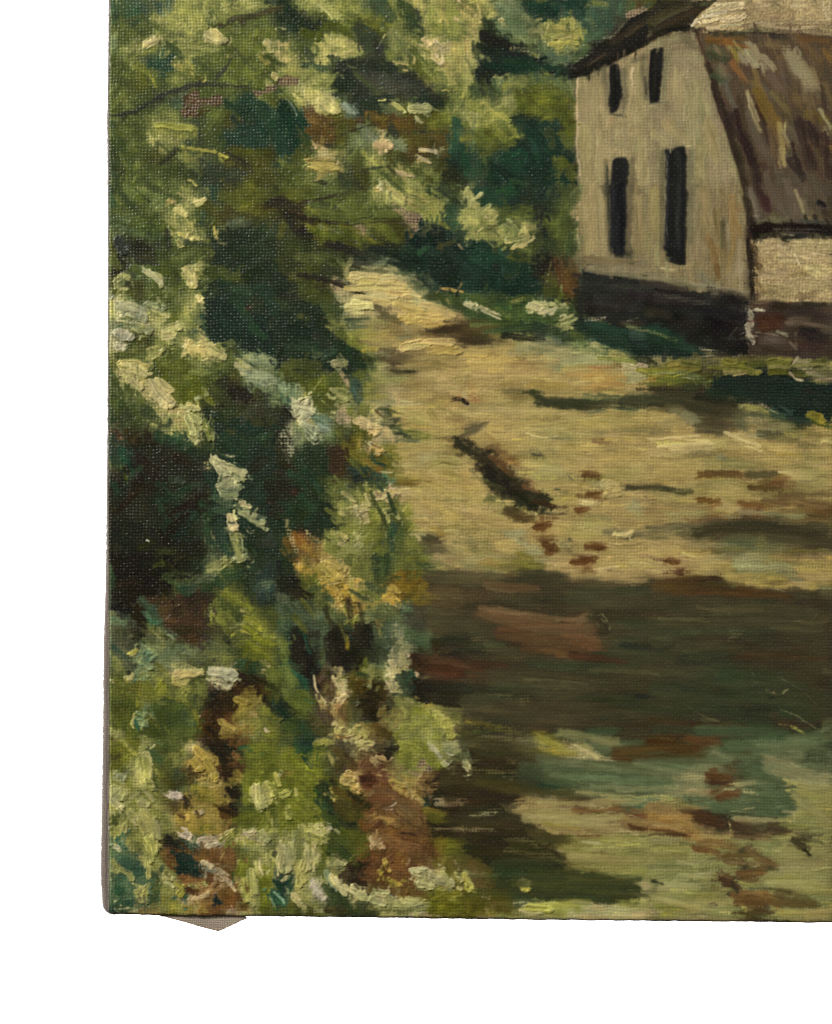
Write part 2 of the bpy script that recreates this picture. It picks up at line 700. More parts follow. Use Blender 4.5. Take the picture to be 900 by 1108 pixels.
P 14241f 12 540,370 600,320 620,220 700,160 740,190 900,250 900,510 780,520 700,470 600,420
S 6d6f2e 50 20,40 100,60
S 6a6a30 40 100,30 180,20
S 5f7030 50 150,50 230,90
S 3c4c2c 40 210,90 300,120
S 56663a 40 240,40 320,50
S 5f7a38 30 450,60 490,150
S 6b8a42 20 460,90 480,150
S 5a6a30 60 380,60 420,140
S 6a7436 60 340,110 420,180
S 4a5426 30 300,70 380,50
S 75783a 40 160,120 250,140
S 8a8438 20 150,110 210,150
S 6a7034 50 280,150 380,170
S 5a6030 40 520,120 560,150
S 7c7c38 30 510,140 590,150
S 84843c 40 440,190 540,220
S 72722e 50 500,210 580,270
S 3a3628 18 100,90 220,65 340,40
S 333024 26 410,20 450,15
L 302c1e 10 150,75 330,45 440,10
S 2a241c 50 20,80 100,130
D 261f18 60 40,140 130,160
D 241e18 60 80,190 130,250
S 211c16 16 130,160 220,182 340,185
L 2a261a 9 320,182 440,165 600,170
S 2a2418 20 150,170 260,190
S 46311c 20 60,130 120,150
S 5c5428 40 30,190 20,240
S c3b274 40 490,30 540,30
K d8cfa6 22 500,15 540,45
K b9b170 40 540,50 640,110
K c0b678 20 560,30 660,100
S a5a458 50 600,20 720,70
K bdb47a 14 640,50 720,80
S a9a75c 60 700,60 800,120
S 9a9a4e 50 680,110 780,160
K c7bc80 14 690,70 740,90
L 3a3020 6 620,110 635,50 700,75 740,80
L 5a3a20 5 700,90 760,95
S 8f9450 60 780,20 860,40
S a5a458 30 760,90 800,170
S 1e2c20 60 800,20 850,50
S 29351f 30 850,30 890,20
S 2b4a2e 30 820,110 860,180
S 3c6040 40 840,120 870,200
S 8c8a40 24 810,190 840,210
S b09c72 12 880,290 900,310
R a8906e 4 605,135 690,140 690,180 680,230 650,215 620,180
R 9a8460 5 375,200 430,210 435,255 390,235
S 7e7830 40 160,210 250,240
S 6a6c28 50 230,240 330,280
S 5c6224 40 330,240 420,270
S 7a7230 30 320,200 390,250 500,290
S 8a7c30 16 300,195 380,215 470,280
S 46521f 40 330,290 430,310
S 8c8c64 20 210,205 290,240
S 5c6a28 30 160,225 280,260
S 26221c 36 250,290 340,330
S 201e18 30 290,310 420,330
S 2c2f26 40 360,370 420,400
S 384034 50 400,370 500,380
S 23301f 30 380,360 480,350
S 7d8868 30 480,390 540,370
S 1c261f 40 440,310 520,330
L c8c08a 7 400,395 450,405 510,400
S 8c9a70 26 530,370 560,410
S a5a878 20 520,410 580,430
S 6a7038 60 110,350 200,360
S 525a26 60 110,410 200,400
S 5f6a38 50 240,360 320,400
S 8a8a54 40 300,370 340,420
S b8ac74 24 330,430 360,370
S 3f4a24 60 150,480 260,560
S 4a5628 60 120,530 180,560
S 2a3020 40 40,540 110,560
S 1e2a1c 60 20,460 60,500
S 4e5224 40 60,450 120,440
S 211e18 14 95,430 200,445 290,475
S 46413a 36 300,475 370,495
S 2f2a22 22 270,470 360,500 460,550
L 3a3428 12 200,445 320,480 460,550
K cab680 40 370,440 480,450
K c4ad6c 40 420,470 560,470
K c9b37a 30 520,450 600,460
K c2aa66 50 500,510 640,540
K bfa862 40 480,550 580,580
K c6b070 34 560,490 650,500
K b8a468 40 620,550 690,560
L 7c6a40 4 440,435 540,440 590,460
L 7c6a40 4 500,490 560,480 600,455
S a9a07c 30 440,530 520,540
L a49468 5 400,440 560,500 640,560
S a89e74 30 310,520 340,530
S 98966a 30 320,550 400,555
K c3bd84 50 350,600 430,590
K cec48c 40 380,570 440,600
K cbc088 20 330,610 420,630
L 7a7048 5 355,590 400,555
L 8a8250 5 330,580 440,585
L d6cda0 6 340,625 460,620
S 4a4432 40 480,600 540,630
S 5a5238 50 500,630 600,650
S 6b5f40 30 560,590 640,630
S a69674 30 560,600 600,610
K c0a25c 50 610,630 700,620
K bb9c58 60 640,660 780,660
K c6a862 50 680,620 790,650
K c09e58 34 700,680 800,690
L 8a6c3a 4 600,630 700,640 800,630
L 8a6c3a 4 620,665 760,670
L 6a5230 8 660,595 720,600
L c08a3a 12 600,650 620,660
L c9b488 9 790,600 840,640
S 8c7a4c 40 560,690 700,710
S 9a9478 30 620,690 650,720
S 7a6c40 40 600,730 680,720
S 6e7256 20 580,750 640,745
S 8fa078 30 680,560 720,600
S 9aa678 30 720,560 760,590
S b5ae7e 20 660,530 720,525
S 3c5c40 40 660,490 710,520
S 2c4a30 30 720,540 770,570
S 4c6034 50 800,560 890,590
S 3a5228 50 760,550 880,560
K c2a060 16 805,505 860,515 900,525
S 15231c 40 780,430 880,470
S 2a4034 40 610,420 650,460
S 6a8468 34 570,420 640,470
S 0f1712 16 550,340 640,365 710,385
S 22382a 50 600,370 680,420
S 1c3a26 40 640,310 700,340
S 2f5a3c 30 690,330 740,300
S 1a231d 60 720,220 790,230
S 25352a 40 740,330 820,300
S 1c2c28 60 820,300 900,400
S 4c4a26 24 780,300 860,270
S 3a5038 40 720,440 760,480
S 56704a 22 700,450 740,420
S a0906a 12 660,460 690,475
S 3a2c1c 50 780,720 900,690
S 332719 30 740,725 840,705 900,700
S 5b4a2c 26 700,730 800,740
S a68f57 40 830,650 900,660
S b99e64 24 860,630 900,640
K bda46a 50 620,790 720,780
K c1a768 40 700,770 850,770
K b89c58 40 740,810 880,810
L 6a5230 6 690,770 740,745 770,750
L 8a7448 5 690,790 860,780
S 5b5a48 40 500,830 560,810
S 5c523c 40 570,840 640,850
L c2ae78 8 565,830 590,810
S 94804e 50 640,870 780,860
S 6e6038 50 760,870 860,860
S a8915a 40 800,850 900,880
S a0894f 30 530,730 620,770
S 857a46 50 510,770 560,770
S 9b8f48 50 430,760 520,720
S 8f8a44 60 370,740 460,720
S 857f38 50 370,770 440,810
S 6a6c30 40 300,720 360,770
S a5a068 30 320,670 360,700
S 4a5c4a 30 350,665 420,680
S 5e7258 26 370,690 430,690
S 3b4a38 16 330,655 450,655
S b09a60 16 235,690 260,710
S 7a7e44 30 250,640 300,700
S 4c5e34 40 230,600 310,600
S a08c40 20 420,810 490,800
S 4a5a2c 40 440,840 490,850
S b5b074 24 480,870 500,880
S 1a2e1e 60 320,800 420,870
S 122018 60 60,700 200,740
S 1f3624 60 60,780 200,800
S 48582a 30 110,640 140,650
S 5e6c44 30 190,830 230,820
S 3c5a40 40 230,830 280,800
K b5ae7e 40 280,870 330,870
S a3a068 30 300,840 340,890
S 55602c 50 80,870 200,880
S 6f7038 40 40,880 120,870
S 263420 50 190,740 260,790
@500,200
P 173029 14 0,270 150,280 300,400 400,480 340,550 180,540 0,500
P 1a1d17 6 590,400 720,415 900,430 900,700 600,690 560,640
P 3d5a30 14 0,520 150,560 340,540 400,580 540,580 560,660 440,690 250,690 120,680 0,650
S b0ae70 60 10,60 60,100
S bcb67c 40 30,40 70,100
S a5aa66 70 20,140 80,160
S 97985a 40 100,150 100,190
S a9a468 50 120,120 160,160
S aaa368 30 80,90 140,140
S 888f50 40 40,210 120,200
L 2a2414 8 80,235 110,215 180,220
K c9c28c 10 80,225 100,210
K c9c08c 10 110,150 120,160
S 1f4030 60 80,40 200,40
S 16352a 50 100,80 180,90
S 1e3028 60 250,80 300,40
S 24512f 50 180,30 240,20
S 2c4a28 40 240,120 280,140
S 5a6a30 40 250,130 350,120
S 7c7e3c 14 230,155 340,155
S 4e6230 50 190,170 260,190
S 1c211a 50 370,120 380,200
S 232a1e 50 420,90 440,130
S 1d2a20 60 390,40 460,40
S 5f7232 60 420,180 450,240
S 6b7c3a 30 410,170 460,190
S 758240 26 430,240 465,250
S 3f5028 50 500,140 520,240
S 4e5c30 20 490,100 495,240
S 566438 14 500,30 505,150
S 35482a 50 530,260 520,340
S 3a4828 50 370,260 380,330
S 2c3c24 60 440,300 480,350
K 7e9456 50 210,200 250,260
K 8ea066 30 230,180 290,230
K 6f8850 40 230,270 280,280
K bdb376 20 250,310 300,260 315,215
K c9ba80 28 290,300 340,260
K c4b478 14 240,310 330,290
L 5a5a30 5 265,300 310,240
L 4a4a28 4 250,290 300,260
S 2a4a3c 50 190,330 210,400
S 565f24 50 230,370 260,390
S 636a2a 30 220,350 280,400
S 1c2019 24 165,280 170,420
S 161c18 30 300,400 290,440
S 161814 40 350,370 360,450
S 1a1c18 16 355,355 440,360
S 2a3a20 40 190,440 240,440
S 264a3a 60 60,340 120,390
S 12302c 60 160,480 300,490
S 0f2a26 60 250,500 360,500
S 1d352c 60 40,420 100,470
S 4a4a24 50 420,440 450,480
D a08a58 12 410,470 430,380
L b8ac80 6 330,500 380,480 410,478
S 5a3a1e 40 470,410 490,470
S 6a4422 50 500,430 530,480
S 714424 40 490,480 540,530
S 4a3018 40 500,520 540,540
L b59868 8 535,520 545,620
S 34461f 50 420,510 480,520
S 6a7632 26 470,560 490,530
S 7f8a66 14 575,400 575,510
L c9b48c 9 570,0 570,100 560,200 565,310
L a88a60 8 565,60 572,200
S 8a7d58 60 620,40 620,330
S 857856 60 660,40 680,330
S 7d7252 40 590,200 610,380
S 756c4e 40 600,360 760,370
Q 1b1b1c 4 720,0 800,0 802,110 795,290 788,345 725,348 715,300 722,180
S 23282a 18 738,0 732,300
S 111114 30 775,10 772,330
L 9a9070 5 718,60 724,130
L 2a241c 8 780,340 785,360
S 736848 50 830,20 860,330
S 857450 30 860,60 880,320
S 6c624a 24 812,20 810,300
S 6a6450 30 640,385 880,390
S 262420 60 620,440 720,460
S 2c2a26 40 720,470 880,480
S 1e1d1a 60 620,520 760,540
S 2a2620 60 760,560 880,540
S 14171a 50 600,440 640,500
L a0a09c 4 650,470 690,490
L 8a8a88 4 680,450 685,490
S 231f1a 60 620,600 840,590
S 3a3c42 14 830,615 870,618
S 2e2418 30 780,670 880,680
D a8a080 8 780,665 860,655
P 173024 8 600,660 760,680 900,720 900,840 760,790 640,720 560,720
S 1a3a2c 60 650,690 760,740
S 1c3626 60 700,740 820,780
S 33463e 60 840,730 880,740
S 2a4a3c 30 860,780 900,790
S 46602e 50 60,560 160,600
S 3a5a34 40 180,580 260,620
S 5c7638 40 240,560 310,555
S a5a75c 14 240,565 310,550
S 54763c 60 250,640 330,620
K c4bb94 40 30,575 60,600
K cec6a0 24 25,590 70,590
K c3bc8c 20 90,595 140,615
K cfc8a0 14 110,605 190,630
S 4c6a3a 50 40,630 140,640
S 355224 40 150,670 240,650
S 62803e 30 170,600 230,640
K bcb888 50 340,600 380,590
K c6c092 40 390,610 440,620
K c0ba88 24 350,580 450,580
K d0c9a0 16 400,630 445,620
L 4a5a38 6 395,610 400,640
S 7f9a5c 40 460,600 520,600
K b4b680 14 450,580 520,575
S 6a8548 50 460,640 540,640
S 2c4024 30 520,620 550,600
L c0b890 8 545,610 548,660
S a0aa6c 30 470,700 530,690
S 8c9a58 20 450,690 500,660
K a9ae78 12 480,680 560,655
S 14241a 50 220,710 400,690
S 1f3020 60 300,710 440,710
S 1c2c20 50 540,700 620,690
S 2a4022 50 500,740 580,740
S 4d6030 40 540,720 590,760
S 4a3a24 60 20,700 140,700
S 5a4626 50 60,680 160,690
S 3f3220 50 20,740 130,740
S 7c6438 30 140,740 180,750
S b5a474 20 240,750 300,740
S 8f8a5c 30 300,770 360,780
S 7a7c6c 40 380,760 460,770
S 8f9a6e 50 280,790 420,800
D 5a7048 30 330,790 380,810
S 9c9c66 40 440,810 560,810
S 6d8a54 60 560,790 680,800
S 7f9a62 50 600,830 700,850
S 96a268 40 640,780 700,800
S 8aa066 40 540,840 640,850
S b5aa78 30 620,770 650,780
S b0a468 50 730,830 800,850
S 9a9458 30 720,810 800,830
K cbbf94 60 800,880 870,880
K c9bb8a 24 780,860 830,870
S 2c3c20 20 850,850 900,860
D 8f8f68 12 820,830 890,825
S b89c5c 60 40,810 240,820
S ba9c5c 40 200,860 280,850
S b59454 60 40,870 200,870
S a88850 60 260,880 420,890
S a08a58 40 420,860 500,860
S b09050 40 500,890 620,890
S b0723c 16 620,895 680,898
L 5a4a28 6 245,800 270,840 285,835
S b0a57c 20 490,870 520,860
L 8a7040 4 20,840 230,830
L 8a7040 4 10,880 240,870
@700,200
P 75694b 10 0,0 450,0 490,150 490,560 0,560
P 191814 8 0,480 180,490 240,520 360,515 420,540 490,550 490,830 0,800
P 4f4339 8 470,0 900,0 900,200 520,200
P 15140f 5 500,180 900,190 900,245 510,255
P ae9a70 8 510,260 900,270 900,600 800,570 520,560
P 3a2f25 8 500,560 760,580 900,570 900,850 490,840
P 173024 8 0,680 120,710 240,800 340,840 0,830
Q 1a1b19 4 85,0 190,0 190,200 182,385 150,385 90,370 75,300 85,180
S 2c2f2c 26 150,10 150,300
L a8a188 5 88,0 92,120 100,270
L 8a8468 5 75,270 82,200
L 10110f 8 95,0 108,280
S 121210 30 110,320 160,370
S 85794f 60 30,40 40,240
S 7f744f 40 40,300 60,380
S 8f8560 24 60,405 140,410
S a69a70 10 70,408 130,412
S 6e6a50 30 20,450 160,460
S 7d7050 60 230,40 220,300
S 8c7c55 30 200,280 205,440
S a8946a 14 205,300 210,360
S 7a6e4c 60 270,30 300,250
S 857450 40 280,60 300,200
S 7a6a48 50 360,20 400,80
S 7d6038 40 400,120 440,120
S 7e6238 50 420,160 440,230
S 735a36 50 310,280 340,330
S 6c5534 40 320,340 350,430
S 7a6038 30 420,260 400,420
S 5b523c 22 370,180 370,320
S 7a7256 24 390,200 385,350
S 81745a 30 450,280 440,440
S 77694c 40 420,440 420,530
S 8a8060 20 460,380 450,520
S 6d6650 30 250,440 330,500
S 7c775c 30 250,500 350,500
S 706a52 40 170,470 240,500
S 5a4426 30 340,400 345,450
S 211c16 20 470,60 490,160 490,220
S 1c1813 18 490,240 490,400
S 2e241a 26 490,330 510,420
S 40301f 40 520,300 540,360
S 4a3824 40 530,380 560,420
D 5a4630 40 520,440 540,540
D 201a14 30 505,320 510,560
S 6b5f54 40 500,40 530,110
S 5f5248 24 480,20 520,120
L a89c90 5 470,20 510,110
L b0a498 6 515,150 545,150
S 3a2228 40 540,20 560,80
S 2a151a 40 570,70 590,110
S 43262a 24 560,30 600,90
S 5c5038 30 600,130 640,160
S 6b6248 50 590,170 650,180
L b9b098 6 610,190 650,170
S 5b5242 60 700,40 720,140
S 544a3c 60 660,100 700,180
S 665c48 50 740,80 780,180
K bfae80 10 720,30 755,130
K 9a8a60 8 760,150 790,160
S 5a5038 50 800,140 840,170
K 14121a 36 830,85 850,95
L 5a5a70 7 835,70 850,75
S 4a4034 60 860,20 890,60
S 33231e 50 860,140 900,160
S 3c2c24 30 890,60 900,120
S 1a1712 50 540,220 680,215
S 12110d 50 720,215 880,220
S 3d362a 24 560,250 660,240
S 2c2c28 30 700,240 790,250
S 58523f 22 800,245 890,260
L d0c49c 9 650,238 720,240
S b0a074 60 570,300 700,290
S b6a678 60 720,290 880,300
S a8946a 60 560,350 640,400
S b8a87a 60 660,350 800,350
S b4a474 60 780,410 890,420
S a29066 60 580,440 700,430
S 8a7650 40 690,440 760,440
S ae9a6e 60 640,490 760,480
S b09d70 50 800,490 890,500
S 9b875f 50 570,510 680,520
S a8946a 40 820,550 890,560
S 7a6848 40 740,540 800,530
S 84714e 30 540,480 570,530
K d9cda0 8 715,335 740,385
K c9bb8c 10 780,400 840,430
K cbbc90 8 640,300 720,300
K c4b488 8 800,330 860,345
L 8a7850 5 600,330 640,310
L 7d6c46 5 720,420 800,440
L c8ba8c 7 560,360 600,380
D 8a7a58 20 560,540 640,570
L 2a241c 9 885,345 900,340
S 1a1712 40 770,580 850,590
S 2b251e 40 640,590 780,610
S 4a3d2e 30 830,610 900,600
S 3f1e14 60 560,660 640,670
S 4a2416 40 560,700 620,690
S 3d2418 40 620,640 660,680
S 5a4c3a 30 700,650 780,665
S 6f6350 22 680,670 800,680 890,690
S 2a231d 40 700,620 840,620
S 1d1c1b 60 760,720 830,740
S 221f1b 50 860,720 900,700
S 5a4a38 30 850,700 900,705
S 4f4538 50 560,760 640,780
S 5c5044 50 600,740 680,770
S 4a3d32 40 640,800 700,790
S 3c3028 40 540,810 640,820
S 7a6c58 16 690,760 720,800
S 6b5d48 10 720,720 720,790
K a8a084 26 490,600 510,680
K b0a88c 24 490,690 515,770
K b5ad90 14 530,605 555,610
L d8d4c4 7 495,740 520,780
S 8d8468 30 505,650 495,740
S 9a9278 16 630,715 680,730
L a09880 6 530,720 640,735
S 2a2a22 60 60,550 200,540
S 1e1d18 60 100,600 260,640
S 262520 60 240,560 380,580
S 2a271f 60 20,620 100,640
S 0f0f10 60 340,680 400,700
S 131314 40 310,640 340,730
S 23221e 50 420,600 470,640
S 2b2922 40 360,540 460,560
L 8a8a86 4 390,750 440,695
L 8a8a86 4 450,730 480,720
S 171715 40 130,640 160,645
S 1c1b17 60 220,740 380,780
S 12301f 60 40,740 180,760
S 1a3a2a 40 20,710 100,720
S 143022 40 120,790 240,800
D b0a684 10 270,840 330,830
D b5a988 12 390,840 450,825
D a0987a 10 10,830 60,830
K 8e9440 40 120,870 240,880
K a09a48 30 90,880 150,870
S 7d8a48 30 30,880 80,890
S 2c3a1c 16 10,850 40,870
K 7f802e 50 380,870 470,880
K 8f8e38 30 370,850 430,860
S 6f7030 40 490,880 560,870
K 868a34 50 600,870 680,860
K 9a9a48 20 640,845 700,850
K 8f9c64 50 730,870 780,890
S 66702c 40 800,880 860,860
K c0b890 12 700,880 730,840
K 9aa05c 40 870,880 900,880
S 4a5220 20 820,890 860,860
@100,400
P 6d6c26 20 290,40 480,0 620,90 610,180 480,160 420,200 380,110
P 24241a 25 100,520 200,420 320,350 560,400 560,660 340,860 240,900 90,900
P 1f3022 25 590,260 900,180 900,900 620,900 560,720 580,500
S 3a4f24 50 110,60 150,110
S 4a5e28 40 170,80 240,150
S 2c4424 40 140,170 240,190
S 24381f 50 260,210 320,250
S 3a4c2a 30 260,180 300,210
K b8b078 60 170,20 210,50
K c4ba84 40 200,60 230,90
K c0b67c 40 180,50 250,30
L 3a3420 6 205,10 215,80
L 4a4428 5 180,30 280,30
K cabf8a 20 250,20 290,20
K c3b884 60 320,70 350,90
K cbbf88 80 320,130 370,150
K c8bc80 60 370,160 400,160
K d0c594 20 300,100 340,170 370,190
K c0b478 30 340,60 370,80
L 4a4020 6 285,140 350,190
K c6be84 40 470,170 500,190
K c3ba80 30 430,220 470,190
K bfbc80 50 470,230 520,250
K b8b87c 40 490,290 510,320
K c4be88 30 480,330 510,350
K c9c28c 14 510,150 520,190
K a0a868 20 380,220 420,230
K d5cd9c 10 420,215 470,235
K 7a8444 40 550,250 580,330
L d3cb98 6 575,220 595,290 585,370
L 5a6838 5 545,240 570,350
L 4a5830 5 480,260 540,280
L c8c490 6 460,350 490,310
K 9ab088 20 500,140 560,120
S 2c3a20 30 540,160 600,200
L 1a2216 7 530,120 590,180 610,230
S 35442a 24 580,100 620,170
L c2bc80 5 545,140 600,180
S aab4a8 8 585,205 605,210
S 6a6f28 60 480,60 540,110
S 737030 40 410,120 440,170
S 606a34 60 400,30 460,60
S 53602c 60 540,40 600,60
S 85983e 20 450,30 480,40
S 6b8a4a 30 480,10 600,5
S 2e3c20 60 600,90 700,200
S 221e16 70 680,90 760,130
S 2c2820 50 620,60 700,60
S 24301c 50 700,180 760,200
S 8fa47c 60 760,40 840,60
S 9ab088 60 800,20 870,60
S 8aa470 50 830,90 870,110
S a8b88c 40 720,10 800,20
L cfd0a4 5 820,75 870,80 888,50
S 55622c 30 800,110 820,140
S 646030 30 790,100 800,130
S 46412c 60 800,220 880,210
S 3e4028 40 800,260 880,250
S 5a5e30 24 660,305 780,310
S 3c4824 24 680,290 740,340
S 24402c 50 640,330 700,360
S 1a3022 60 740,300 840,320
S 2b2015 50 190,330 250,350
S 241810 40 260,310 290,350
S 6c6a4a 30 110,280 140,300
S 9a7050 16 120,330 150,335
S 6f5a40 10 115,258 130,260
S 1c4a38 40 140,400 160,450
S 22503e 16 150,390 200,410
S 2a3428 60 100,380 110,460
S 3d3b2c 40 100,480 120,540
S 5f7c26 20 150,510 170,530
S 2e3a28 30 160,560 220,530
S 2a3e2e 40 180,400 240,430
L 5e6a5a 5 200,450 260,400
L 4a5648 5 110,610 210,520
L 505c4c 5 180,560 300,400
S 241410 60 230,430 300,480
S 2a1812 50 420,430 460,450
S 1a2c20 60 330,330 460,380
S 24482c 40 330,320 420,350
S 1c2a22 50 480,400 560,410
S 2c3c2a 40 380,530 440,540
S 21301f 40 460,570 540,570
L 7d8a78 4 370,560 420,530
L 7a8474 4 470,600 550,540
S 241712 70 220,560 300,590
S 2d170f 24 110,700 180,640 240,580
S 2c1610 20 160,660 260,560
S 1a2a1c 60 320,620 420,640
S 24402a 30 320,640 340,700
S 1b130d 80 400,700 540,640
S 15100d 60 350,780 460,720
L 6a6660 5 440,720 480,660
L 5a5a52 4 400,740 460,690
S 1a1a12 60 120,760 220,760
S 1a2016 60 100,800 200,860
S 22280f 40 240,860 280,840
K c8ccc8 12 265,828 275,832
S 1f2a1c 60 520,760 600,800
L c9c694 8 575,420 600,490 640,550
K c6c296 50 610,460 680,490
K b9ba8c 50 640,510 720,530
K cfc99c 14 580,440 620,500
K c9c494 30 620,530 700,550
K a9b07c 30 670,470 740,530
L 5d6a48 5 650,460 745,520
L 6a7450 5 640,500 740,545
L 4a5a3a 5 660,480 735,540
K d3cda2 12 640,460 700,480
K d6d0a4 10 610,540 640,555 715,555
K 9aa676 30 610,570 700,580
K 8a9c70 40 640,600 720,570
L 4a5c3e 5 605,575 720,590
L d8d1a6 8 625,605 650,630 690,632
S 5d7550 40 600,620 680,660
S 4a6444 40 600,680 650,690
L 4a6a3c 7 600,400 680,440 740,490
K cdc390 14 700,625 760,660
K d6cc9c 18 720,635 760,665
L d2ca98 8 750,670 800,710 840,720
K 9aaa78 40 710,660 780,720
K 8ea070 44 770,720 830,740
K a3b080 24 800,750 850,780
L 4c6444 5 710,680 800,760
L 5a6e4c 5 740,670 840,750
L c9c492 7 730,750 760,790 790,795
K cdbf90 50 680,730 685,760
K d5c69a 24 660,740 690,770
K cabd8c 26 660,710 700,720
L d8cc9c 8 655,730 665,780
S 7f9450 36 690,810 700,890
S 93a05c 20 700,790 720,880
L cfc48e 7 705,800 725,800 730,870
S 5c7040 40 640,850 670,890
L c4bc7c 6 745,870 755,900
S 2e4a34 60 620,760 640,830
S 241c16 60 780,480 840,440
S 1c140f 60 860,560 890,600
S 2a1c14 40 860,650 890,660
S 3a3c30 60 820,840 880,830
S 24382a 60 780,600 840,620
S 20301f 60 800,800 760,880
@300,400
P 2a2a1c 16 0,180 60,220 70,420 100,470 60,640 0,720
P 20321f 16 80,420 250,380 230,600 200,660 200,760 30,780 30,660 110,600
P a59055 20 560,180 620,100 900,180 900,800 700,800 640,560 600,430
S 46521f 60 30,10 100,30
S 5b601f 60 130,60 160,140
S 5f6424 60 180,60 230,110
S 4c541e 60 180,160 260,190
L b9bc98 5 180,95 225,35
L aab08a 5 165,105 190,80
L 9aa07a 4 115,55 145,20
L 9aa07a 4 200,130 215,105
S 6a7a38 50 250,60 300,30
S 788440 50 300,90 340,60
K a0a664 50 280,100 340,130
K b2b274 18 260,90 330,140
S 5c622a 40 240,140 290,170
S 8f9a5c 16 225,150 260,180
S a08e68 30 330,40 350,80
S b3a07c 24 310,20 345,70
S 3f5a4a 60 370,70 400,120
S 5a7868 30 370,100 410,130
S 23362f 24 400,90 410,130
S 2c3c28 20 360,30 410,20
S 6a7034 50 390,20 440,20
S 8c8440 50 440,80 500,50
S 857c3c 60 440,130 520,120
S 9a9058 50 480,40 560,100
S 7c9060 24 500,170 570,150
S b09a72 40 545,80 590,150
S b39e76 26 570,110 590,170
S 2f2a1e 24 560,5 660,10
S 1c1a14 12 620,8 690,8
S a5905a 50 700,40 820,50
S ac9660 60 760,80 860,90
S b59c66 50 800,60 870,110
S 93804c 50 640,70 740,60
S 97844e 50 620,120 740,130
S 756e34 30 740,170 780,180
S 85783c 40 740,200 780,260
S 8f7d48 60 820,170 890,200
S 1c1812 24 850,155 900,150
L 14120e 8 840,160 880,135
S 8c7848 50 830,240 890,250
S 7fa074 70 40,110 100,120
S 8cac80 50 30,80 90,90
S 6d9064 40 30,140 60,180
K c2c19a 70 100,200 150,180
K cfcba8 40 90,170 150,150
K cbc8a4 40 120,250 160,220
L 7a7450 5 160,180 180,220
L e0dcc0 7 70,170 100,250
K a4b48e 50 150,300 180,330
K b6c09a 30 130,270 190,290
L 5f7a58 5 130,290 180,350
L 6a8462 5 150,280 200,350
L d8d6b0 8 150,340 190,365 210,350
S 7c9480 50 210,260 250,280
S 94a894 24 210,290 260,300
S 6b8870 40 190,240 250,240
S 9aa68a 20 200,310 260,320
D b5ad90 50 30,340 60,400
D a09c80 40 60,290 90,340
S 6b6e34 40 200,170 260,210
S c2ad88 36 310,220 350,260
S b8a57c 20 300,200 330,190
S 39432c 50 320,310 340,330
S 5c6030 40 300,290 310,350
S 7c7e3c 40 350,200 420,210
S 8b8844 40 400,180 460,190
K d0bf8a 50 420,260 480,270
K d8c896 20 400,270 500,250
K cfbd8a 24 410,290 500,280
K c6b480 30 450,300 480,310
L 8a7448 5 400,260 520,230
L a08c5c 5 420,280 500,260
K a59058 20 480,200 500,220
L 3a2c18 9 475,190 500,215 530,235
L e8dcc0 6 500,235 515,238
S c0aa80 30 530,290 570,340
S b8a276 20 520,290 540,330
S 283430 26 560,250 590,235
L 182420 7 550,270 595,230
K 3a5430 30 570,290 640,310
K 6a7436 30 620,300 720,320
S 7a7c3c 20 640,310 750,320
L 1f2c20 7 560,300 620,330 700,340
S 22332a 24 590,320 630,320
L 3a4a2a 6 630,305 740,300
S 4c5c48 16 580,345 680,350
S a3985a 50 600,190 700,230
S 9c9450 40 650,230 740,260
S a8a068 24 620,160 700,180
K b9ad78 10 600,150 690,170
S a09048 30 560,200 590,220
S 7a6f2c 50 330,370 380,420
S 807430 50 380,340 420,400
S 736a28 50 360,430 430,440
S 8a7a34 30 350,400 440,460
S 9a7a34 30 420,440 480,480
S a06a30 30 500,490 560,500
S 87702c 40 500,430 550,460
K c2a970 50 450,400 500,400
K b59a60 34 470,380 510,400
K dcd0a4 28 440,355 450,360
L 3a2814 7 430,360 445,410 430,430
L 4a3820 6 450,360 490,380 520,390
L 3a2814 7 460,430 500,430 520,400
S b5a268 24 565,460 580,470
L 3a2c18 6 570,440 590,460 585,485
S 5a6434 30 530,500 590,520
S 5f8a5c 24 520,510 580,540
S 4c7a50 14 520,520 590,550
K c9bd90 8 505,498 560,500
S 8a6c2c 40 600,540 640,560
S 73602c 20 620,560 650,540
S 243630 50 350,490 430,500
S 14201e 50 380,540 420,530
S 1f3428 40 440,530 520,540
S 2a3f24 40 460,560 520,560
S 402a1e 60 280,420 290,470
S 4a3024 50 270,480 300,500
S 33281f 50 260,400 300,390
S 5f6c3a 60 270,560 330,540
S 68743c 60 250,600 300,610
S 7c8c5c 30 340,560 360,640
S 6a8064 20 350,600 340,650
S 768040 50 380,600 440,580
S 828a42 50 400,640 450,600
L a3a45c 6 380,620 440,580
K c3b37c 50 470,620 530,600
K cdbc8c 26 460,620 520,615
K d0bd94 24 550,560 590,600
K c4b080 26 540,640 560,610
L 4a3820 6 460,625 520,600 545,570
L 5a4428 5 540,590 560,650 580,640
L e2d5b0 7 560,570 600,605
L 4a3a20 6 590,620 570,660
K b8b472 26 520,690 540,680
K b0ae6c 30 530,710 535,740
S 9aa058 40 490,670 510,740
S a5a960 50 280,660 340,670
S 9aa056 60 290,720 370,740
S 8a9448 50 320,770 380,790
K b9b073 36 320,700 350,690
L 4a4428 5 305,690 340,685 360,690
K cabb88 50 410,710 440,700
K c2b27c 34 420,740 445,740
L 4a3820 7 390,675 400,700 450,690
L 3a2c18 6 400,710 440,755 455,720
K c8c090 18 370,690 390,670
S 7c8438 50 460,690 480,740
S 6d7c34 50 470,760 440,800
S 5f7a34 60 640,700 650,740
S 7a8438 50 630,680 650,660
L cabc8c 7 595,700 620,680 630,670
L d0c49a 7 570,700 600,740
L c9ba88 7 605,720 610,760
K a9a86c 26 580,700 590,720
S 2e4a38 30 560,750 570,780
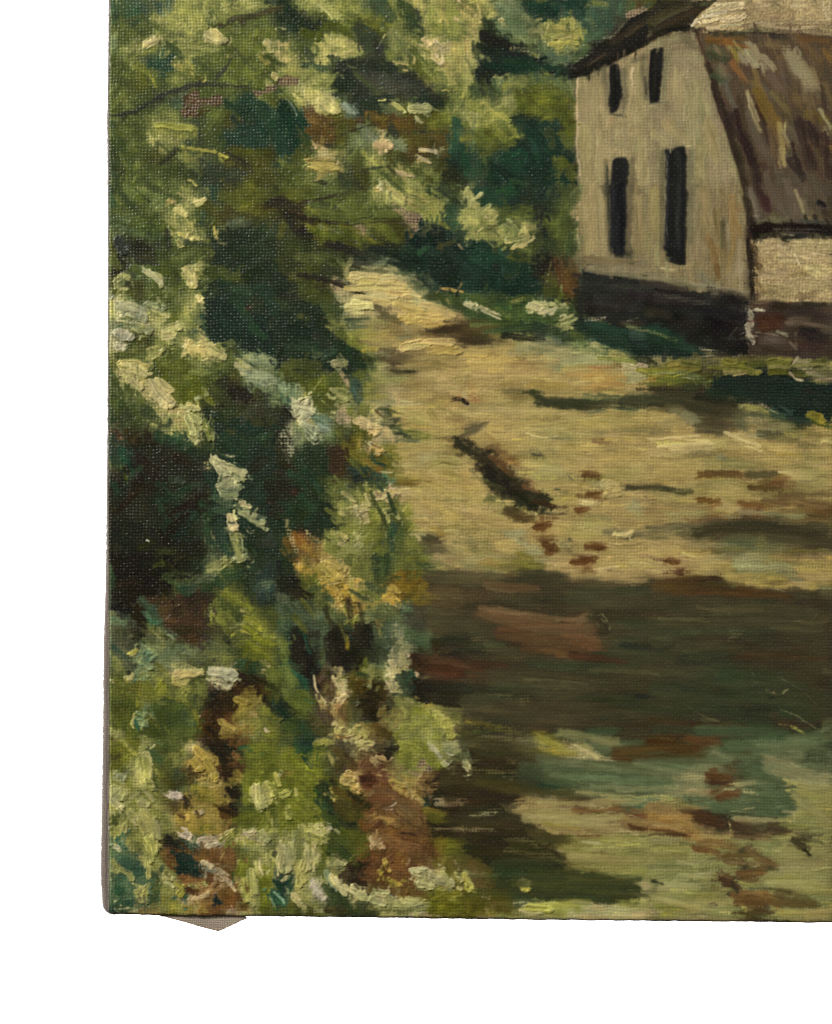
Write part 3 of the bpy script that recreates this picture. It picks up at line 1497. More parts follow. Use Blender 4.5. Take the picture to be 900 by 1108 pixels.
S 38502c 50 550,800 570,860
S 2c4a30 30 560,780 560,880
L d0bd90 7 520,795 545,830 570,820
L c9b88c 6 540,840 570,830 575,800
S 4c6428 50 490,860 500,890
S 6d7a34 40 440,830 500,800
K b4ae74 24 380,800 400,820
L c8c08c 6 380,830 420,820 450,800
S 8c9a50 60 260,800 330,860
S 9aa662 40 300,830 380,890
K b6a86c 40 300,800 330,820
K bfae78 20 300,850 330,840
L 3a3a20 5 290,820 320,840 360,850
L b8b47c 7 360,840 410,890
S 7a8c44 50 250,860 300,890
S 14221a 40 230,670 260,690
S 1a2c20 50 220,730 250,760
S 1b2820 60 160,780 200,820
S 15200f 50 80,680 140,700
S 221c14 60 20,560 80,600
S 1c2c20 40 20,760 40,740
S 3c1f18 24 80,590 100,610
S 8c5c28 50 100,820 130,860
S 7d4c22 30 90,800 110,840
S a8803c 40 140,860 170,890
S 6b4a24 40 40,830 60,880
D c2a978 30 150,790 200,850
D b8a070 30 60,790 90,880
S 7a6a38 40 30,880 60,890
S a9955a 60 660,420 740,400
S ac9a60 60 620,470 720,460
S a3955c 50 600,400 680,390
S a59c68 40 700,430 760,440
K b5a468 12 740,490 790,550
S a58f50 60 700,540 820,600
S ab955a 60 680,620 760,660
S b09858 60 780,560 880,600
S 9f8c4c 60 760,470 860,440
S 89783f 40 820,490 880,520
S 5c4e2e 30 830,340 890,350
S 463c28 20 870,410 900,420
L 4a3c20 7 800,458 890,462
S 8f7c48 40 840,380 890,390
S b09a60 60 700,700 800,720
S b49b5c 60 800,680 880,720
S a4844c 26 720,620 740,690
L c8993c 8 760,760 830,820
S b08c44 30 760,780 820,800
L 6a4a30 7 790,695 800,710
S 4a4432 50 730,830 780,850
S 3c3828 30 720,820 760,820
S 5a5238 50 760,880 820,890
S b09a62 50 840,800 890,830
S a8945a 50 860,860 900,880
S 6e6a34 40 650,840 690,880
S bca97c 16 680,810 700,830
@500,400
P a08c54 25 0,0 900,0 900,900 0,900
S b39a5c 40 60,20 200,15
S ae965a 40 220,40 420,20
S b29a62 40 440,60 600,60
S a38846 40 340,80 500,70
S a87f42 40 600,40 780,50
S a07840 34 640,80 780,80
S b28a4c 24 520,20 700,20
S a8b08a 30 800,20 880,20
S 7d946c 26 820,50 890,50
S c2b78a 24 780,5 860,5
L c8bb90 8 780,20 900,10
S 8c7a48 30 200,70 320,90
S 9c7448 40 40,80 60,100
S 96653c 30 50,130 80,150
S b5a078 24 10,120 20,180
K 16150f 26 5,150 20,158
S 3f3a1e 30 330,120 420,150
S 2a3a22 30 340,115 400,150
S 1f2c1e 36 410,160 560,165
S 24301f 36 540,165 700,160
S 3a4c34 30 600,130 760,130
S 304630 40 700,140 880,140
S 1e241c 34 780,150 900,160
S 2e4a38 20 760,185 860,185
S 1a2018 20 460,185 560,190
F 5c5a38 26 200,110 320,115
F 6b5a30 24 220,130 360,140
F 6b6c38 20 620,100 800,100
F 46563c 20 580,195 700,200
S ae9858 44 120,150 280,170
S b49c5e 40 90,190 300,200
S b69e62 40 300,210 460,205
S a9935a 40 40,220 120,210
S ac9860 40 480,225 640,225
S a89254 40 640,235 880,230
S b9a262 60 140,270 240,270
S b59e5e 60 160,310 240,310
S ad955a 60 280,270 440,260
S a69154 60 480,270 640,265
S 9c8a50 50 680,270 880,265
F 7a7048 26 740,295 900,300
F 7c7446 20 600,310 720,300
S aa945a 30 300,300 500,290
K bfa96c 10 310,315 380,330 460,325
L 8a7a50 6 390,325 480,320 540,340
F 6d6a48 14 420,330 560,345
K b9a468 10 560,310 760,320
S ac9658 40 620,350 860,340
S 74503a 20 640,345 715,345
L 5e3a24 9 650,350 700,360
L 5e3a24 6 660,335 710,335
K b29c60 12 640,385 780,385 890,395
L 7c6c40 4 600,378 740,390
S a69050 50 500,380 620,380
L 8a4a34 6 595,405 615,408
L c9b48c 5 610,415 625,412
F 6d6644 16 280,400 400,410
S 4a4838 14 340,410 400,420
L 33352a 5 370,400 405,415
S a08f54 60 300,370 420,360
S a8955a 60 460,440 620,450
S a08e52 60 680,440 860,440
S ab9a5c 60 320,450 440,460
S aea068 50 360,500 500,490
D b5a672 14 530,410 590,450
S 9c8c50 60 700,500 880,500
S 3c3a2a 26 20,290 90,270 120,250
F 55503a 30 20,270 100,260
S 2c2a20 30 20,350 60,380
S 34301f 40 0,380 60,400
S 8a7040 30 120,320 160,350
S 5c4a2c 40 120,390 200,380
S 6b4c2c 50 170,410 230,430
S 6d4826 50 190,450 250,450
S 75522e 24 230,430 270,470
S 33372a 60 100,420 130,470
S 2c3026 70 110,480 170,530
S 26251c 70 170,540 240,580
S 322a1e 60 210,500 280,560
S 4a4232 40 180,480 230,510
S 1f1d16 60 230,590 330,620
S 231f18 50 300,580 360,630
S 2b2118 50 320,630 400,650
S 4a2c1c 40 390,645 450,665
S 7a4e34 34 310,530 350,570
S 855a3c 20 310,545 370,560
S 3f2c1c 30 270,560 320,570
S 2a2c22 26 150,580 200,610
S 46502c 26 130,620 210,640
S 3a3a26 24 170,600 260,640
S 46391f 40 240,680 300,720
S 554022 50 250,700 320,740
S 6b542c 24 280,660 330,690
F 5c4a2a 30 300,740 360,750
K c0aa6e 12 330,690 360,710
L 3a342a 9 365,680 400,705 460,712 515,690
L 9a8c68 8 370,670 420,690 500,685
S b59e5e 50 380,580 420,600
S aa935a 50 400,560 560,560
S 6a6444 20 455,585 500,600
L 3a3c30 8 450,580 480,590
L 3a4438 5 510,515 545,545
L 4a4c38 6 520,520 530,540
S 6d4426 40 600,510 660,520
S 75482a 16 600,520 595,545
L 5a3820 8 640,505 670,525
S 74462a 30 630,610 670,620
L 5a3420 7 640,600 680,600
L 5a3420 6 650,630 680,625
S 6f3f26 30 570,690 600,680
L 55301c 8 560,690 610,690
K cbb684 16 575,630 620,645 660,640
K c4ae78 16 590,655 640,650
S 5a5a3c 12 575,660 610,675
S 5a5c48 10 610,705 645,718
K c0aa6c 50 700,560 740,580
K b8a262 30 690,610 750,600
L d0ba84 5 690,550 740,550 750,580
S 3a3828 20 800,565 900,575
F 5c5638 30 770,570 900,580
S a5925a 60 720,660 880,640
F 8a9468 50 800,660 880,690
F 7e8c64 40 840,640 860,670
F 9a9a68 40 640,560 700,570
S 9f8c50 50 440,640 540,640
S a08e50 60 620,740 720,750
F 6a6a48 30 680,720 720,740
F 5f5c40 40 700,790 880,800
F 4c4a36 30 780,810 900,815
K b8ad80 14 740,805 820,805
K c0b488 10 750,790 760,825
K beb286 8 800,790 815,825
L 4a4228 6 735,855 800,858 870,853
K b59e66 9 740,848 860,846
S 6a3f24 50 370,770 410,770
S 70442a 24 390,730 400,780
L 4a2a18 8 370,790 425,785
S 5c351e 34 380,825 430,825
S 66391f 40 420,860 450,870
S 5a321c 24 410,890 460,885
L 4a2c1a 9 400,840 445,830
S 5c301c 16 280,830 290,835
S 703c22 30 620,855 680,860
S 64351e 24 610,870 690,872
L 4a2a18 7 630,845 690,850
S 3f3f30 30 520,830 530,850
F 5c5a44 40 490,850 510,870
F 3f3a28 30 520,880 530,890
F 6d6a40 50 30,840 90,850
F 5c5a30 30 50,870 90,885
F 757040 40 120,830 100,880
F 8e9c78 40 220,800 320,860
F 86986f 30 260,790 300,800
F 9aa07a 40 330,880 380,890
F 8a8458 30 0,680 30,690
S b59c60 60 80,560 100,620
S b79d5e 60 60,680 160,700
S b39a5c 60 100,740 220,750
S c0a565 24 260,770 340,760
S b8a060 60 180,860 240,870
S b09858 60 20,580 60,640
S ac9456 50 20,500 40,520
S b29a5a 60 440,790 520,790
S b39a5a 60 560,800 640,810
L 7a3a26 6 35,550 45,552
L 2a2418 5 165,748 172,750
@700,400
P 12211c 6 320,30 480,30 540,30 700,20 740,60 900,70 900,250 840,240 700,260 660,220 580,180 560,150 420,130 320,120
P 9f8a52 20 0,220 200,260 500,320 900,300 900,650 0,650
S 9c7a38 50 20,40 70,30
S 7e7a34 40 110,80 150,50
S 8c8838 30 100,30 110,80
S 9aa26c 30 40,10 130,10
S 8f9060 34 160,20 260,40
S 6a7040 30 260,60 300,60
S 2c3420 40 180,90 240,90
L d5cda8 6 170,40 215,45 225,60
L c2b890 6 220,40 240,80
L 1a1c14 6 205,60 240,80
K a8a25c 30 380,10 450,15
K 9a9444 40 480,5 540,15
K b5ac70 12 420,30 480,20
K 7f7c2c 40 600,10 680,5
S 85802e 40 700,20 780,30
K c0b890 12 690,10 720,40 760,55
K b8ae84 10 820,50 900,40
S 9aa070 30 780,20 850,30
S b0a274 20 860,40 900,50
S 6a6a3c 16 260,50 300,100
L c9c090 5 330,10 310,50 270,60
S 1c2a1c 40 340,70 460,60
S 16281f 50 480,80 640,80
S 102420 60 640,120 760,130
S 1f3224 30 500,50 620,45
L 5a6a50 5 560,45 640,40 730,70
S 0f1c18 60 700,180 800,120
S 241f16 24 780,100 850,130
S 3a4428 40 820,160 850,180
S 1c2416 50 870,150 890,200
S 4a5a24 30 800,250 890,270
K 968430 40 800,220 850,240
S 8a8434 24 780,225 860,255
L a89440 8 840,250 900,265
S 2a4438 50 600,210 680,230
S 3f5c4c 30 640,170 700,200
S 2c3a34 40 700,240 780,260
R b3a078 5 400,130 480,140 570,160 590,190 560,185 480,165 430,150
S a8a058 40 500,190 580,210
L d0c898 6 590,195 640,215
S 2c2a20 24 10,100 90,110
S 332f22 50 20,150 120,160
S 45422f 40 80,130 240,140
S 2a2823 50 220,180 330,185
S 2b2924 40 320,195 420,190
S 3a3a2c 40 260,150 400,150
S 5c5a40 40 100,180 180,180
S 7f7a5c 34 120,210 180,220
S 7a7c78 40 190,230 230,260
S 6a6c68 40 230,240 260,270
S 8e9088 16 170,220 240,270
S 4a4436 60 290,250 400,260
S 55503c 40 290,290 400,290
S 6f6f66 24 430,240 440,270
S 5c5a3c 40 430,260 480,280
S 6d6438 40 440,200 460,240
S 8a8c86 16 500,330 550,320
S 5c6258 30 540,310 570,325
L 2c2e26 6 530,325 580,325
S 4a4c30 40 590,320 640,320
L 2a2a1e 7 540,350 570,365 600,368
S 7c7a4a 50 600,260 700,290
S 8a8250 40 500,250 600,280
F 6c6a40 50 660,330 760,330
F 5a5534 40 740,370 820,380
S 706638 50 780,320 880,340
K b9a868 34 860,350 900,350
S b8a060 40 860,400 900,410
S b09858 50 20,220 120,250
S a5905a 50 60,260 180,270
S 80704a 30 20,300 110,300
F 6e6040 20 60,290 130,295
S a68f56 40 140,300 220,310
L 4a3a24 6 10,338 100,340 180,330 260,332
K c2ab6c 20 20,350 160,345
S bca668 50 20,370 160,370
S c0aa6e 50 120,380 300,370
S b8a264 50 280,350 360,350
K c3ae70 14 180,345 300,345
S b9a266 30 20,410 180,410
L 5a3c20 6 40,370 70,378 100,390
L 6a5838 4 20,425 200,428 340,410
S 6f6848 16 230,420 320,405
S bca468 50 430,330 520,340
S bfa868 40 500,370 600,380
S bca566 40 580,370 680,390
L 6a5028 7 480,365 540,375 600,395 650,412
K cdb880 8 480,375 520,385 560,400
L d8c898 7 455,365 470,360
S 93804a 40 360,390 480,400
S 9a8850 50 60,450 200,450
S a08c50 60 60,500 200,510
S a39458 40 150,460 260,470
S 90804a 40 300,440 460,440
L c8b888 8 470,460 500,455
S 7f7444 40 380,460 560,470
F 7a8060 30 340,425 380,435
S 5f3a20 26 330,505 440,510
S 5c3e22 40 380,510 470,520
S 6a4426 24 240,525 300,515
L 5a3018 8 330,510 380,515
S 4a4028 40 500,510 640,510
F 504a30 40 480,510 660,505
S 5d4a28 40 560,550 640,550
S 6a4526 50 640,540 700,560
S 70482a 40 620,560 700,570
S 7a6a3a 40 470,560 560,560
S 7c6e40 40 440,530 520,590
K b5a268 16 640,500 700,510
S b09a60 50 700,510 800,530
S a8945a 50 800,540 890,560
L c0aa78 6 870,550 900,560
L c9b890 6 640,495 690,505
S 3c3824 20 10,575 120,582 210,598
S 2a281c 18 60,585 190,600
F 5c5636 30 0,580 180,595
S 9c8a50 60 240,570 380,580
S a5905a 40 60,640 200,640
S 97854c 60 380,580 500,590
F 6a5c34 50 560,600 700,600
F 4f452a 40 620,625 760,620
F 54482c 40 720,600 880,600
S 6a4a2c 24 560,630 700,655 840,670
S 5f4630 40 760,640 890,650
S 5c4028 34 820,690 900,690
S 6a4828 20 640,690 720,690
S 5a4a30 24 780,720 880,715
S 744424 24 270,630 345,645
L 5a3018 9 270,625 330,640
S 6e4020 30 450,640 500,665
S 75502a 40 500,655 580,660
L 8a5a30 7 440,630 480,660 540,672
S b8a064 40 370,640 430,670
S a8945c 40 340,680 440,680
F a3a078 30 450,690 560,700
F 8a9060 34 560,690 700,700
F 7e8858 30 700,710 780,720
F 9a9a60 40 100,700 240,700
F 8e8a54 40 240,690 360,700
F 8c8450 50 100,750 200,760
F 4a4830 50 220,760 360,770
F 37372a 60 340,760 520,765
F 302f24 60 480,770 700,775
F 2f2f20 60 600,770 800,790
F 38382a 60 760,790 900,790
F 33331f 50 780,830 900,850
F 5a5638 40 20,800 140,800
F 464430 50 160,800 320,810
F 5c5a3a 60 420,830 560,830
F 55553a 50 600,840 760,830
F 6f6a44 30 0,820 120,830
S ac965a 50 20,860 160,860
S b59d60 50 40,890 240,890
F 8f8454 30 220,850 420,860
F 7d7040 30 380,880 560,885
F 6d6c40 30 560,870 700,870
F 7a7038 20 700,880 880,890
@100,600
P 1c130d 20 90,0 440,0 420,100 380,180 260,200 200,280 120,280 90,200
P 40301f 14 330,250 420,220 520,180 590,220 560,310 520,420 470,440 400,380 340,340
P 566832 25 560,280 620,160 720,160 860,340 900,420 900,620 800,560 700,480 640,420
P 41592a 16 270,740 340,690 430,710 520,800 530,900 280,900
P 465c26 16 90,560 150,600 230,720 310,840 350,900 90,900
P 3a2616 14 570,720 680,640 700,560 840,600 880,700 760,660 700,760 600,900 540,900 550,820
S 2c4a30 30 90,60 100,150
S 1a150f 60 140,20 300,40
S 241910 50 130,140 240,130
S 3a2014 26 120,150 200,120
L 8a8c88 5 120,150 160,120
S 20150e 60 120,210 280,170
S 191810 50 260,60 400,90
S 4a5a26 26 300,60 350,40
S 5a6a2a 16 350,50 430,15
S 231a12 60 380,40 450,20
S 34502c 40 360,110 400,90
S 3a5a34 30 380,130 430,140
S 55663f 50 470,110 520,120
S 3e5238 50 450,150 540,160
S 263c24 60 540,160 600,130
S 1f3a24 60 620,140 720,100
S 2c4c2c 40 640,90 700,80
S 8a965c 50 570,70 640,30
S 7c8c54 30 560,60 620,20
K a9aa70 12 560,78 630,70 680,25
K c4c590 30 690,20 720,15
K a3b078 40 700,25 740,10
S 2a3f2c 60 780,60 840,40
S 3c5040 40 800,160 860,180
S 2c3c34 60 820,100 880,90
S 303a30 60 860,30 890,50
S 2a3a38 60 840,200 880,190
S 151310 50 110,260 160,270
S 2a1d13 60 220,260 230,320
S 231911 40 200,300 240,350
S 34523a 40 240,210 290,260
S 4a7050 30 260,280 290,320
S 2a5a4a 14 275,315 320,335
S 7c8a5a 24 95,280 150,310
S 68845a 40 100,320 160,340
S 4c4e34 40 130,370 170,400
S 444a34 50 150,410 180,440
S 54523a 30 240,370 300,400
S 5a5f40 30 280,400 320,420
S 4a3822 40 340,270 420,260
S 55402a 30 350,310 420,330
S 352a20 50 420,270 540,220
S 2c241c 40 460,210 590,200
L 14120e 6 400,270 470,240 560,215
L 8c8c84 5 355,320 400,280
S 3a2c20 50 440,330 530,300
S 2f2519 40 430,370 520,360
S 3f2a18 36 480,420 500,380
S 3a1f14 14 510,170 515,200
S 2a2f1c 40 570,340 590,300
S 3c3c28 40 560,380 620,390
L 20241a 6 600,300 630,360 650,410
S 2c5036 50 440,170 470,180
D b5a978 20 310,380 345,430
L b4b080 7 300,370 330,400
S 6a8450 50 260,430 290,480
S 6f8858 50 320,460 350,520
K 83a070 24 370,400 400,420
S 708c60 60 380,460 420,500
S 647c54 60 420,430 500,490
S 57683f 40 480,450 520,480
S 5f7846 60 560,440 640,470
S 6a7e46 60 560,500 680,500
S 7d9060 40 330,530 380,550
S 8fae80 8 340,560 370,540
L 4c6040 5 420,440 470,510
L 4c6040 5 390,440 440,520
K 7f9c6c 50 230,450 280,470
K 6c8a60 50 240,490 290,500
L 3a7060 8 200,510 240,500 270,460
L 3a6a54 7 220,520 270,500 290,460
K c2bc62 20 175,492 205,470 215,440
K d8d090 8 180,495 210,475
S 2c4a3a 24 100,450 170,500
S 2c3c2c 20 160,490 190,500
S 7a9452 34 100,490 140,540
S 6d8040 40 110,540 160,580
S 4c4f38 40 180,530 200,560
S 2a2a1c 20 175,570 190,590
K c8c084 16 175,605 195,580
S 24604c 24 200,620 220,590
K 7c9c68 50 230,570 260,600
S 5c7848 40 260,600 280,620
L 9aac70 7 275,555 295,580
S 6a6f34 26 310,540 370,580
L a8a048 7 320,560 380,585
S 747a44 40 320,600 400,610
L 5a5a30 4 290,620 360,600
L 5a5a30 4 310,650 420,640
K b6aa66 60 410,600 500,580
K c2b878 40 440,580 520,575
K b5a862 30 400,620 450,640
K a9a05c 14 430,660 440,670
K c6bb80 14 480,560 535,560
S 5c6a3a 30 560,540 600,530
K d3caa0 60 610,590 640,600
K cfc498 40 580,580 600,620
K ded8b8 20 600,560 680,570
K c8bf90 40 660,570 670,630
K c2b888 24 610,640 660,655
L 6a6450 5 570,590 640,600 690,600
L 6a6450 5 580,620 640,640
L d8d2b4 6 580,630 620,665 670,660
L b5ae84 9 450,480 380,510
S 7f9048 50 430,680 460,660
S 6f8440 50 520,620 540,680
S 5a6a34 40 480,700 540,730
S 4f5f34 40 640,420 600,400
S 66783a 60 640,300 700,280
S 7a8c40 40 600,330 650,330
S 5f742c 60 660,190 740,230
S 68802e 40 720,230 800,290
S 3c5426 50 640,240 700,270
S 2c4024 40 690,290 720,320
K 8f9838 30 740,310 830,370
K 7d8a30 24 730,340 800,390
L c6b454 8 730,272 790,310 850,350
S c9bf80 12 725,272 735,285
K a8a24c 16 680,390 720,370 790,405
L cabd64 7 690,375 740,380 780,405
S 7c8a44 30 680,340 720,330
D a9a268 20 670,360 740,330
S 6a8028 60 740,440 850,490
S 728828 40 780,400 880,440
S 5a7224 50 740,470 800,500
S 2c3420 24 650,410 700,460
S 384428 40 680,460 720,480
S 1f3a26 60 740,540 800,550
S 26402a 50 700,540 740,530
D b8a57a 24 820,510 860,540
D b0a070 20 830,560 860,590
S 5a7a30 60 870,560 890,620
S 44602c 60 840,640 880,700
S 1f3a34 20 880,720 900,750
S 8ea040 24 860,400 890,400
S 2a1c12 50 720,600 780,640
S 20160f 50 790,610 860,640
S 3a2414 40 820,640 860,690
S 2a1a10 50 600,720 680,700
S 3a2012 40 590,760 660,780
S 241810 40 580,740 600,720
S 46260f 50 560,840 600,880
L 14100c 8 620,735 660,755
S a08c44 60 720,720 760,680
S a89648 50 720,770 800,700
S 9c8c4a 60 760,780 820,740
S 8a8440 60 780,840 840,800
S b49c54 40 640,860 700,830
S a08a48 50 680,850 760,850
S 7a7034 30 700,800 740,790
S b8a468 16 770,770 800,790
S 6a4424 50 640,800 690,790
S 8c7038 30 620,880 680,880
K d3bfa8 14 840,850 865,870
S 7c8238 50 840,760 870,840
S 69762e 40 860,880 890,880
S 525f28 40 120,660 160,700
S 5c6c2e 40 110,620 150,640
S 748034 30 180,680 240,730
L 8c8434 7 150,590 190,650 240,720
S 3f5424 60 180,740 200,700
S 4c5f26 60 130,760 180,800
L 76742a 8 240,760 290,820 350,890
K 6f8c5c 34 230,780 260,790
S 245a4c 24 235,800 250,830
K b3b474 10 210,770 200,800 195,830
K b0b070 14 240,850 270,800 285,785
S 3a5c40 30 230,830 250,840
S 43602a 60 330,760 420,740
S 3f5828 60 350,820 460,800
S 46602c 60 400,870 500,860
S 3c5430 50 430,770 480,830
L 8a8634 9 350,690 430,710 490,760 525,820
S 7a7c30 20 500,770 525,840
S c2b88a 12 525,790 530,790
L a9a060 7 300,720 345,690
S 7a8a30 50 340,650 300,690
S 5a6c28 50 270,650 300,700
D b8a88a 16 90,610 100,625
D b8a88a 20 85,860 100,870
S 9a9060 50 100,860 150,890
S 6a3420 14 80,895 100,898
@300,600
P 8a7038 20 130,60 230,20 330,80 340,180 440,260 380,270 290,240 210,140
P 7a6428 20 560,90 660,80 740,160 740,260 640,250 560,210
P 3c3423 16 740,130 900,110 900,400 760,400
P 221c14 12 60,360 130,370 180,500 160,620 110,580 70,500
P 241d14 12 230,400 290,340 340,420 350,560 250,540
P 231c13 12 350,380 430,320 460,380 430,500 390,570
P 2a1f10 12 380,620 500,600 530,700 480,810 420,790
P 351f14 12 640,480 900,520 900,620 780,610 660,570
P 201a10 12 640,600 900,630 900,750 720,730 640,690
S 1c241c 40 10,30 20,100
S 8a5c30 30 80,20 120,30
S 7a5430 30 60,10 70,30
S 8c7c44 40 130,10 150,40
S c8a050 36 90,50 170,90
S b89848 40 120,70 200,110
K b4a058 50 180,60 250,90
K bca85c 60 230,60 290,110
K c4ae60 30 240,30 330,70
K b8a050 40 220,140 300,130
K cca858 30 260,150 310,220
K c49c48 40 230,160 280,190
L 6a5a2c 5 190,30 230,60 260,90
L 7a6830 5 240,100 290,80
L 5a4c24 5 200,90 230,110
K d8c890 8 230,150 300,130 330,100
K c8a450 34 340,160 380,220
K bc9440 24 320,180 340,220
K c09c48 20 380,200 420,270
S d6b060 34 385,125 415,135
S 8c8a40 24 360,130 380,190
S 7d8236 24 400,180 440,230
S 667434 50 140,120 190,150
S 54642c 40 110,160 180,170
S 3a5030 30 160,170 220,160
S 201a14 40 20,130 80,200
S 2a2017 40 80,180 120,240
S 1f1912 24 90,150 130,190
S 46563c 40 10,200 60,220
S 4c5f44 50 20,260 80,300
S 5c7034 60 350,20 460,60
S 68783a 50 380,80 470,120
S 5a6a34 60 400,30 450,120
S 243a22 60 490,20 500,90
S 1e3320 40 540,10 530,110
S 3f5a30 20 510,20 520,110
S 536c2c 40 590,20 650,50
S 5f7434 40 600,60 680,60
S 2c4426 40 690,40 790,110
S 34502c 24 680,20 800,90
S 2a3c20 20 770,130 810,130
S 6a7030 40 640,20 740,20
S 87784a 60 830,30 890,20
S a08c58 30 780,10 900,60
D 948456 24 850,90 900,110
S 827840 40 780,60 830,100
S 7a5c24 60 600,110 660,110
S 846624 60 620,160 700,150
S 6e6228 50 640,210 720,220
S 7c6c2a 40 700,170 740,230
S 5c4c24 30 740,120 800,110
K d2ac58 40 530,190 580,170
K cba450 30 520,220 590,220
K c8a458 20 550,170 600,180
K b88c38 16 560,240 600,240
L 6a5020 5 550,190 580,210 600,190
L e0c884 5 530,170 590,165
S 28361f 30 455,150 490,180
S 465a2c 40 440,180 490,230
D b09c60 20 440,200 490,240
S 3a4a2a 40 500,130 540,110
S 9c8a48 40 500,240 440,250
D b5a480 20 580,250 620,260
S 5c4a24 12 560,255 590,285
L 6a6228 7 330,250 400,275
K 7e7c38 50 340,270 370,310
K 8f8c44 20 330,330 400,280
L c0b470 6 325,335 370,300 400,280
S 254a38 16 330,350 370,360
S 2a3420 16 330,370 380,375
L 9a9848 6 395,320 400,380
S c8a84c 10 500,340 508,350
S 2c4a34 26 250,210 280,230
S 4c5f3f 60 100,250 180,240
S 55683e 60 200,240 260,300
S 4c6440 60 240,280 310,300
S 425639 50 150,320 220,330
S 3f5636 50 220,360 270,350
S 586c38 40 60,300 120,310
S 3a4c34 30 40,260 60,330
S 5c6c48 50 420,290 500,270
S 50603c 60 500,300 560,300
S 4a5c3c 60 480,380 580,360
S 425236 50 480,430 560,420
S 57663c 40 540,260 600,320
S 4c6340 60 640,280 660,340
S 456039 60 650,380 720,420
S 3f5a36 50 680,460 740,470
S 556a44 30 690,330 740,380
S 3a4630 50 480,470 540,490
S 2a2c20 50 440,480 500,520
S 17150f 30 440,340 450,420
S 2a2018 40 400,350 380,430
S 1d1710 50 360,460 400,520
S 1e1812 50 290,370 300,460
S 1a150f 40 320,480 340,550
S 2a241c 50 250,420 260,520
S 30281e 30 190,380 200,500
S 24201a 60 90,390 100,470
S 2a241c 50 120,500 130,560
S 1a1510 40 150,470 160,580
S 1f5048 14 130,390 160,480
S 15403a 12 100,370 150,400
S 1c5a4c 30 100,590 140,620
S 1a4c40 24 130,620 150,650
S 3a4c38 50 180,430 220,460
L a8b0ac 5 190,460 215,455
S a08c2e 18 340,400 345,450
S 4c6038 24 220,480 230,560
L 6a8448 6 215,490 240,580
S 5a7a2c 30 430,510 440,560
S 69883a 24 410,540 430,570
K 8c9458 20 455,540 450,650
L b0a868 6 480,510 460,650
L a9a460 5 465,520 455,640
S 2a3a20 24 400,580 440,590
K c6bd8c 50 555,540 570,600
K cbbf90 40 540,610 560,640
K bdb27c 30 560,640 565,670
K d4cca0 8 540,490 545,560
L d2c8a0 6 550,650 565,675
S a7a574 34 600,440 610,520
K b4ab78 20 610,480 600,540
K d3c49a 14 630,470 635,500
L cabb90 5 610,380 615,420
S 6a7450 24 570,480 590,440
S 1d3020 60 610,600 640,660
S 20301f 30 570,690 640,690
S 26402c 30 660,560 640,600
S 3a2418 40 660,500 720,510
S 432419 40 780,570 880,590
S 3a2016 30 740,530 820,540
S 4c3020 24 680,560 740,580
S 241a13 40 820,440 880,450
S 1f1912 40 760,420 800,480
S 1d1711 50 840,490 890,500
L 7a7a74 4 760,500 800,450
L 6a6a64 4 820,480 860,450
K c4a880 16 670,575 690,600
L b09870 6 690,600 740,600
S 201a12 60 700,650 860,660
S 261f14 50 720,700 880,710
S 1b160f 40 800,680 880,680
S 5a4a34 50 760,180 880,180
S 4c402e 60 780,240 880,240
S 3f3627 60 740,300 880,300
S 332b20 50 780,350 890,350
D 5a4e3a 30 760,220 890,210
S 5a5030 40 740,260 800,300
S 4f8040 30 20,470 60,560
S 68883c 50 20,420 40,500
S 5a7836 60 30,560 80,620
S 7c9450 20 20,620 70,720
S 486828 60 110,680 170,720
S 547430 50 60,700 140,760
S 1c1812 30 180,580 200,560
K c8b890 12 180,590 190,640 210,690 240,720
L cfc49c 6 180,590 190,650
K b8ab70 30 200,690 230,740
S 4f4022 50 210,600 260,660
S 463a20 50 240,670 290,710
S 2a2214 30 240,560 260,600
L 6a5a3c 5 230,620 290,700
K cfc092 26 275,600 310,640
K c6b98a 30 300,640 330,690
K d6ca9c 12 270,590 310,630 340,700
K d0c090 40 310,720 330,700
S b8a870 30 260,740 290,790
S a07a58 24 290,740 320,740
S 7a4a2a 40 305,770 320,790
S 8a6a40 30 320,800 320,760
S 57672a 30 320,600 340,610
S 463614 40 340,620 380,660
S 55471a 30 360,600 420,620
S 504014 30 400,640 420,690
S 281e10 60 430,700 490,690
S 1f170d 60 450,740 480,780
S 3c2c14 40 500,640 520,690
S 46401f 40 360,720 370,780
S 5a5a30 40 340,740 360,800
S 3f4028 40 390,760 390,820
K 8a8450 24 340,820 380,840
L 1a1a12 9 345,840 380,855 410,840
L 2a2a1c 7 350,850 400,850
S a8945c 30 520,740 500,780
S 77602e 30 510,770 560,790
S 4a5434 24 540,720 560,760
S 4a3020 20 550,780 565,800
S 8a8a48 60 590,720 640,730
S 7f7a44 60 580,780 640,790
S 8c904a 50 640,780 700,820
S 95984e 60 620,840 740,840
S 7a8a34 50 680,760 740,780
S 8aa044 40 740,860 780,890
K b0ae70 10 745,830 760,880
K a0a858 40 780,780 820,830
K 8a9a48 40 820,820 850,880
L b5b880 6 850,820 870,880
S 5c5a2c 50 860,790 890,770
D 6a5a38 30 860,850 900,850
D b0a07c 14 620,710 660,725
S 8f8440 30 720,730 800,760
S 1c301f 24 20,760 60,800
S 0f2420 16 0,740 50,790
S 3a5a24 50 40,840 120,850
S 2c4a2c 40 110,830 150,880
S 3a6a40 14 130,700 170,720
S 4c4826 60 170,800 230,850
S 3f3c20 50 190,850 270,850
L 6a6038 5 150,790 230,850
L 6a6038 5 180,790 270,860
L c0b47c 6 240,890 285,860
L 20180f 8 260,900 290,870
K c0b46c 60 310,850 350,870
K c6bb80 50 350,890 400,880
K b8ab60 50 390,850 430,880
K cabf84 30 280,820 320,840
S 8a5a3c 20 300,885 340,890
S 5c4420 40 460,830 520,860
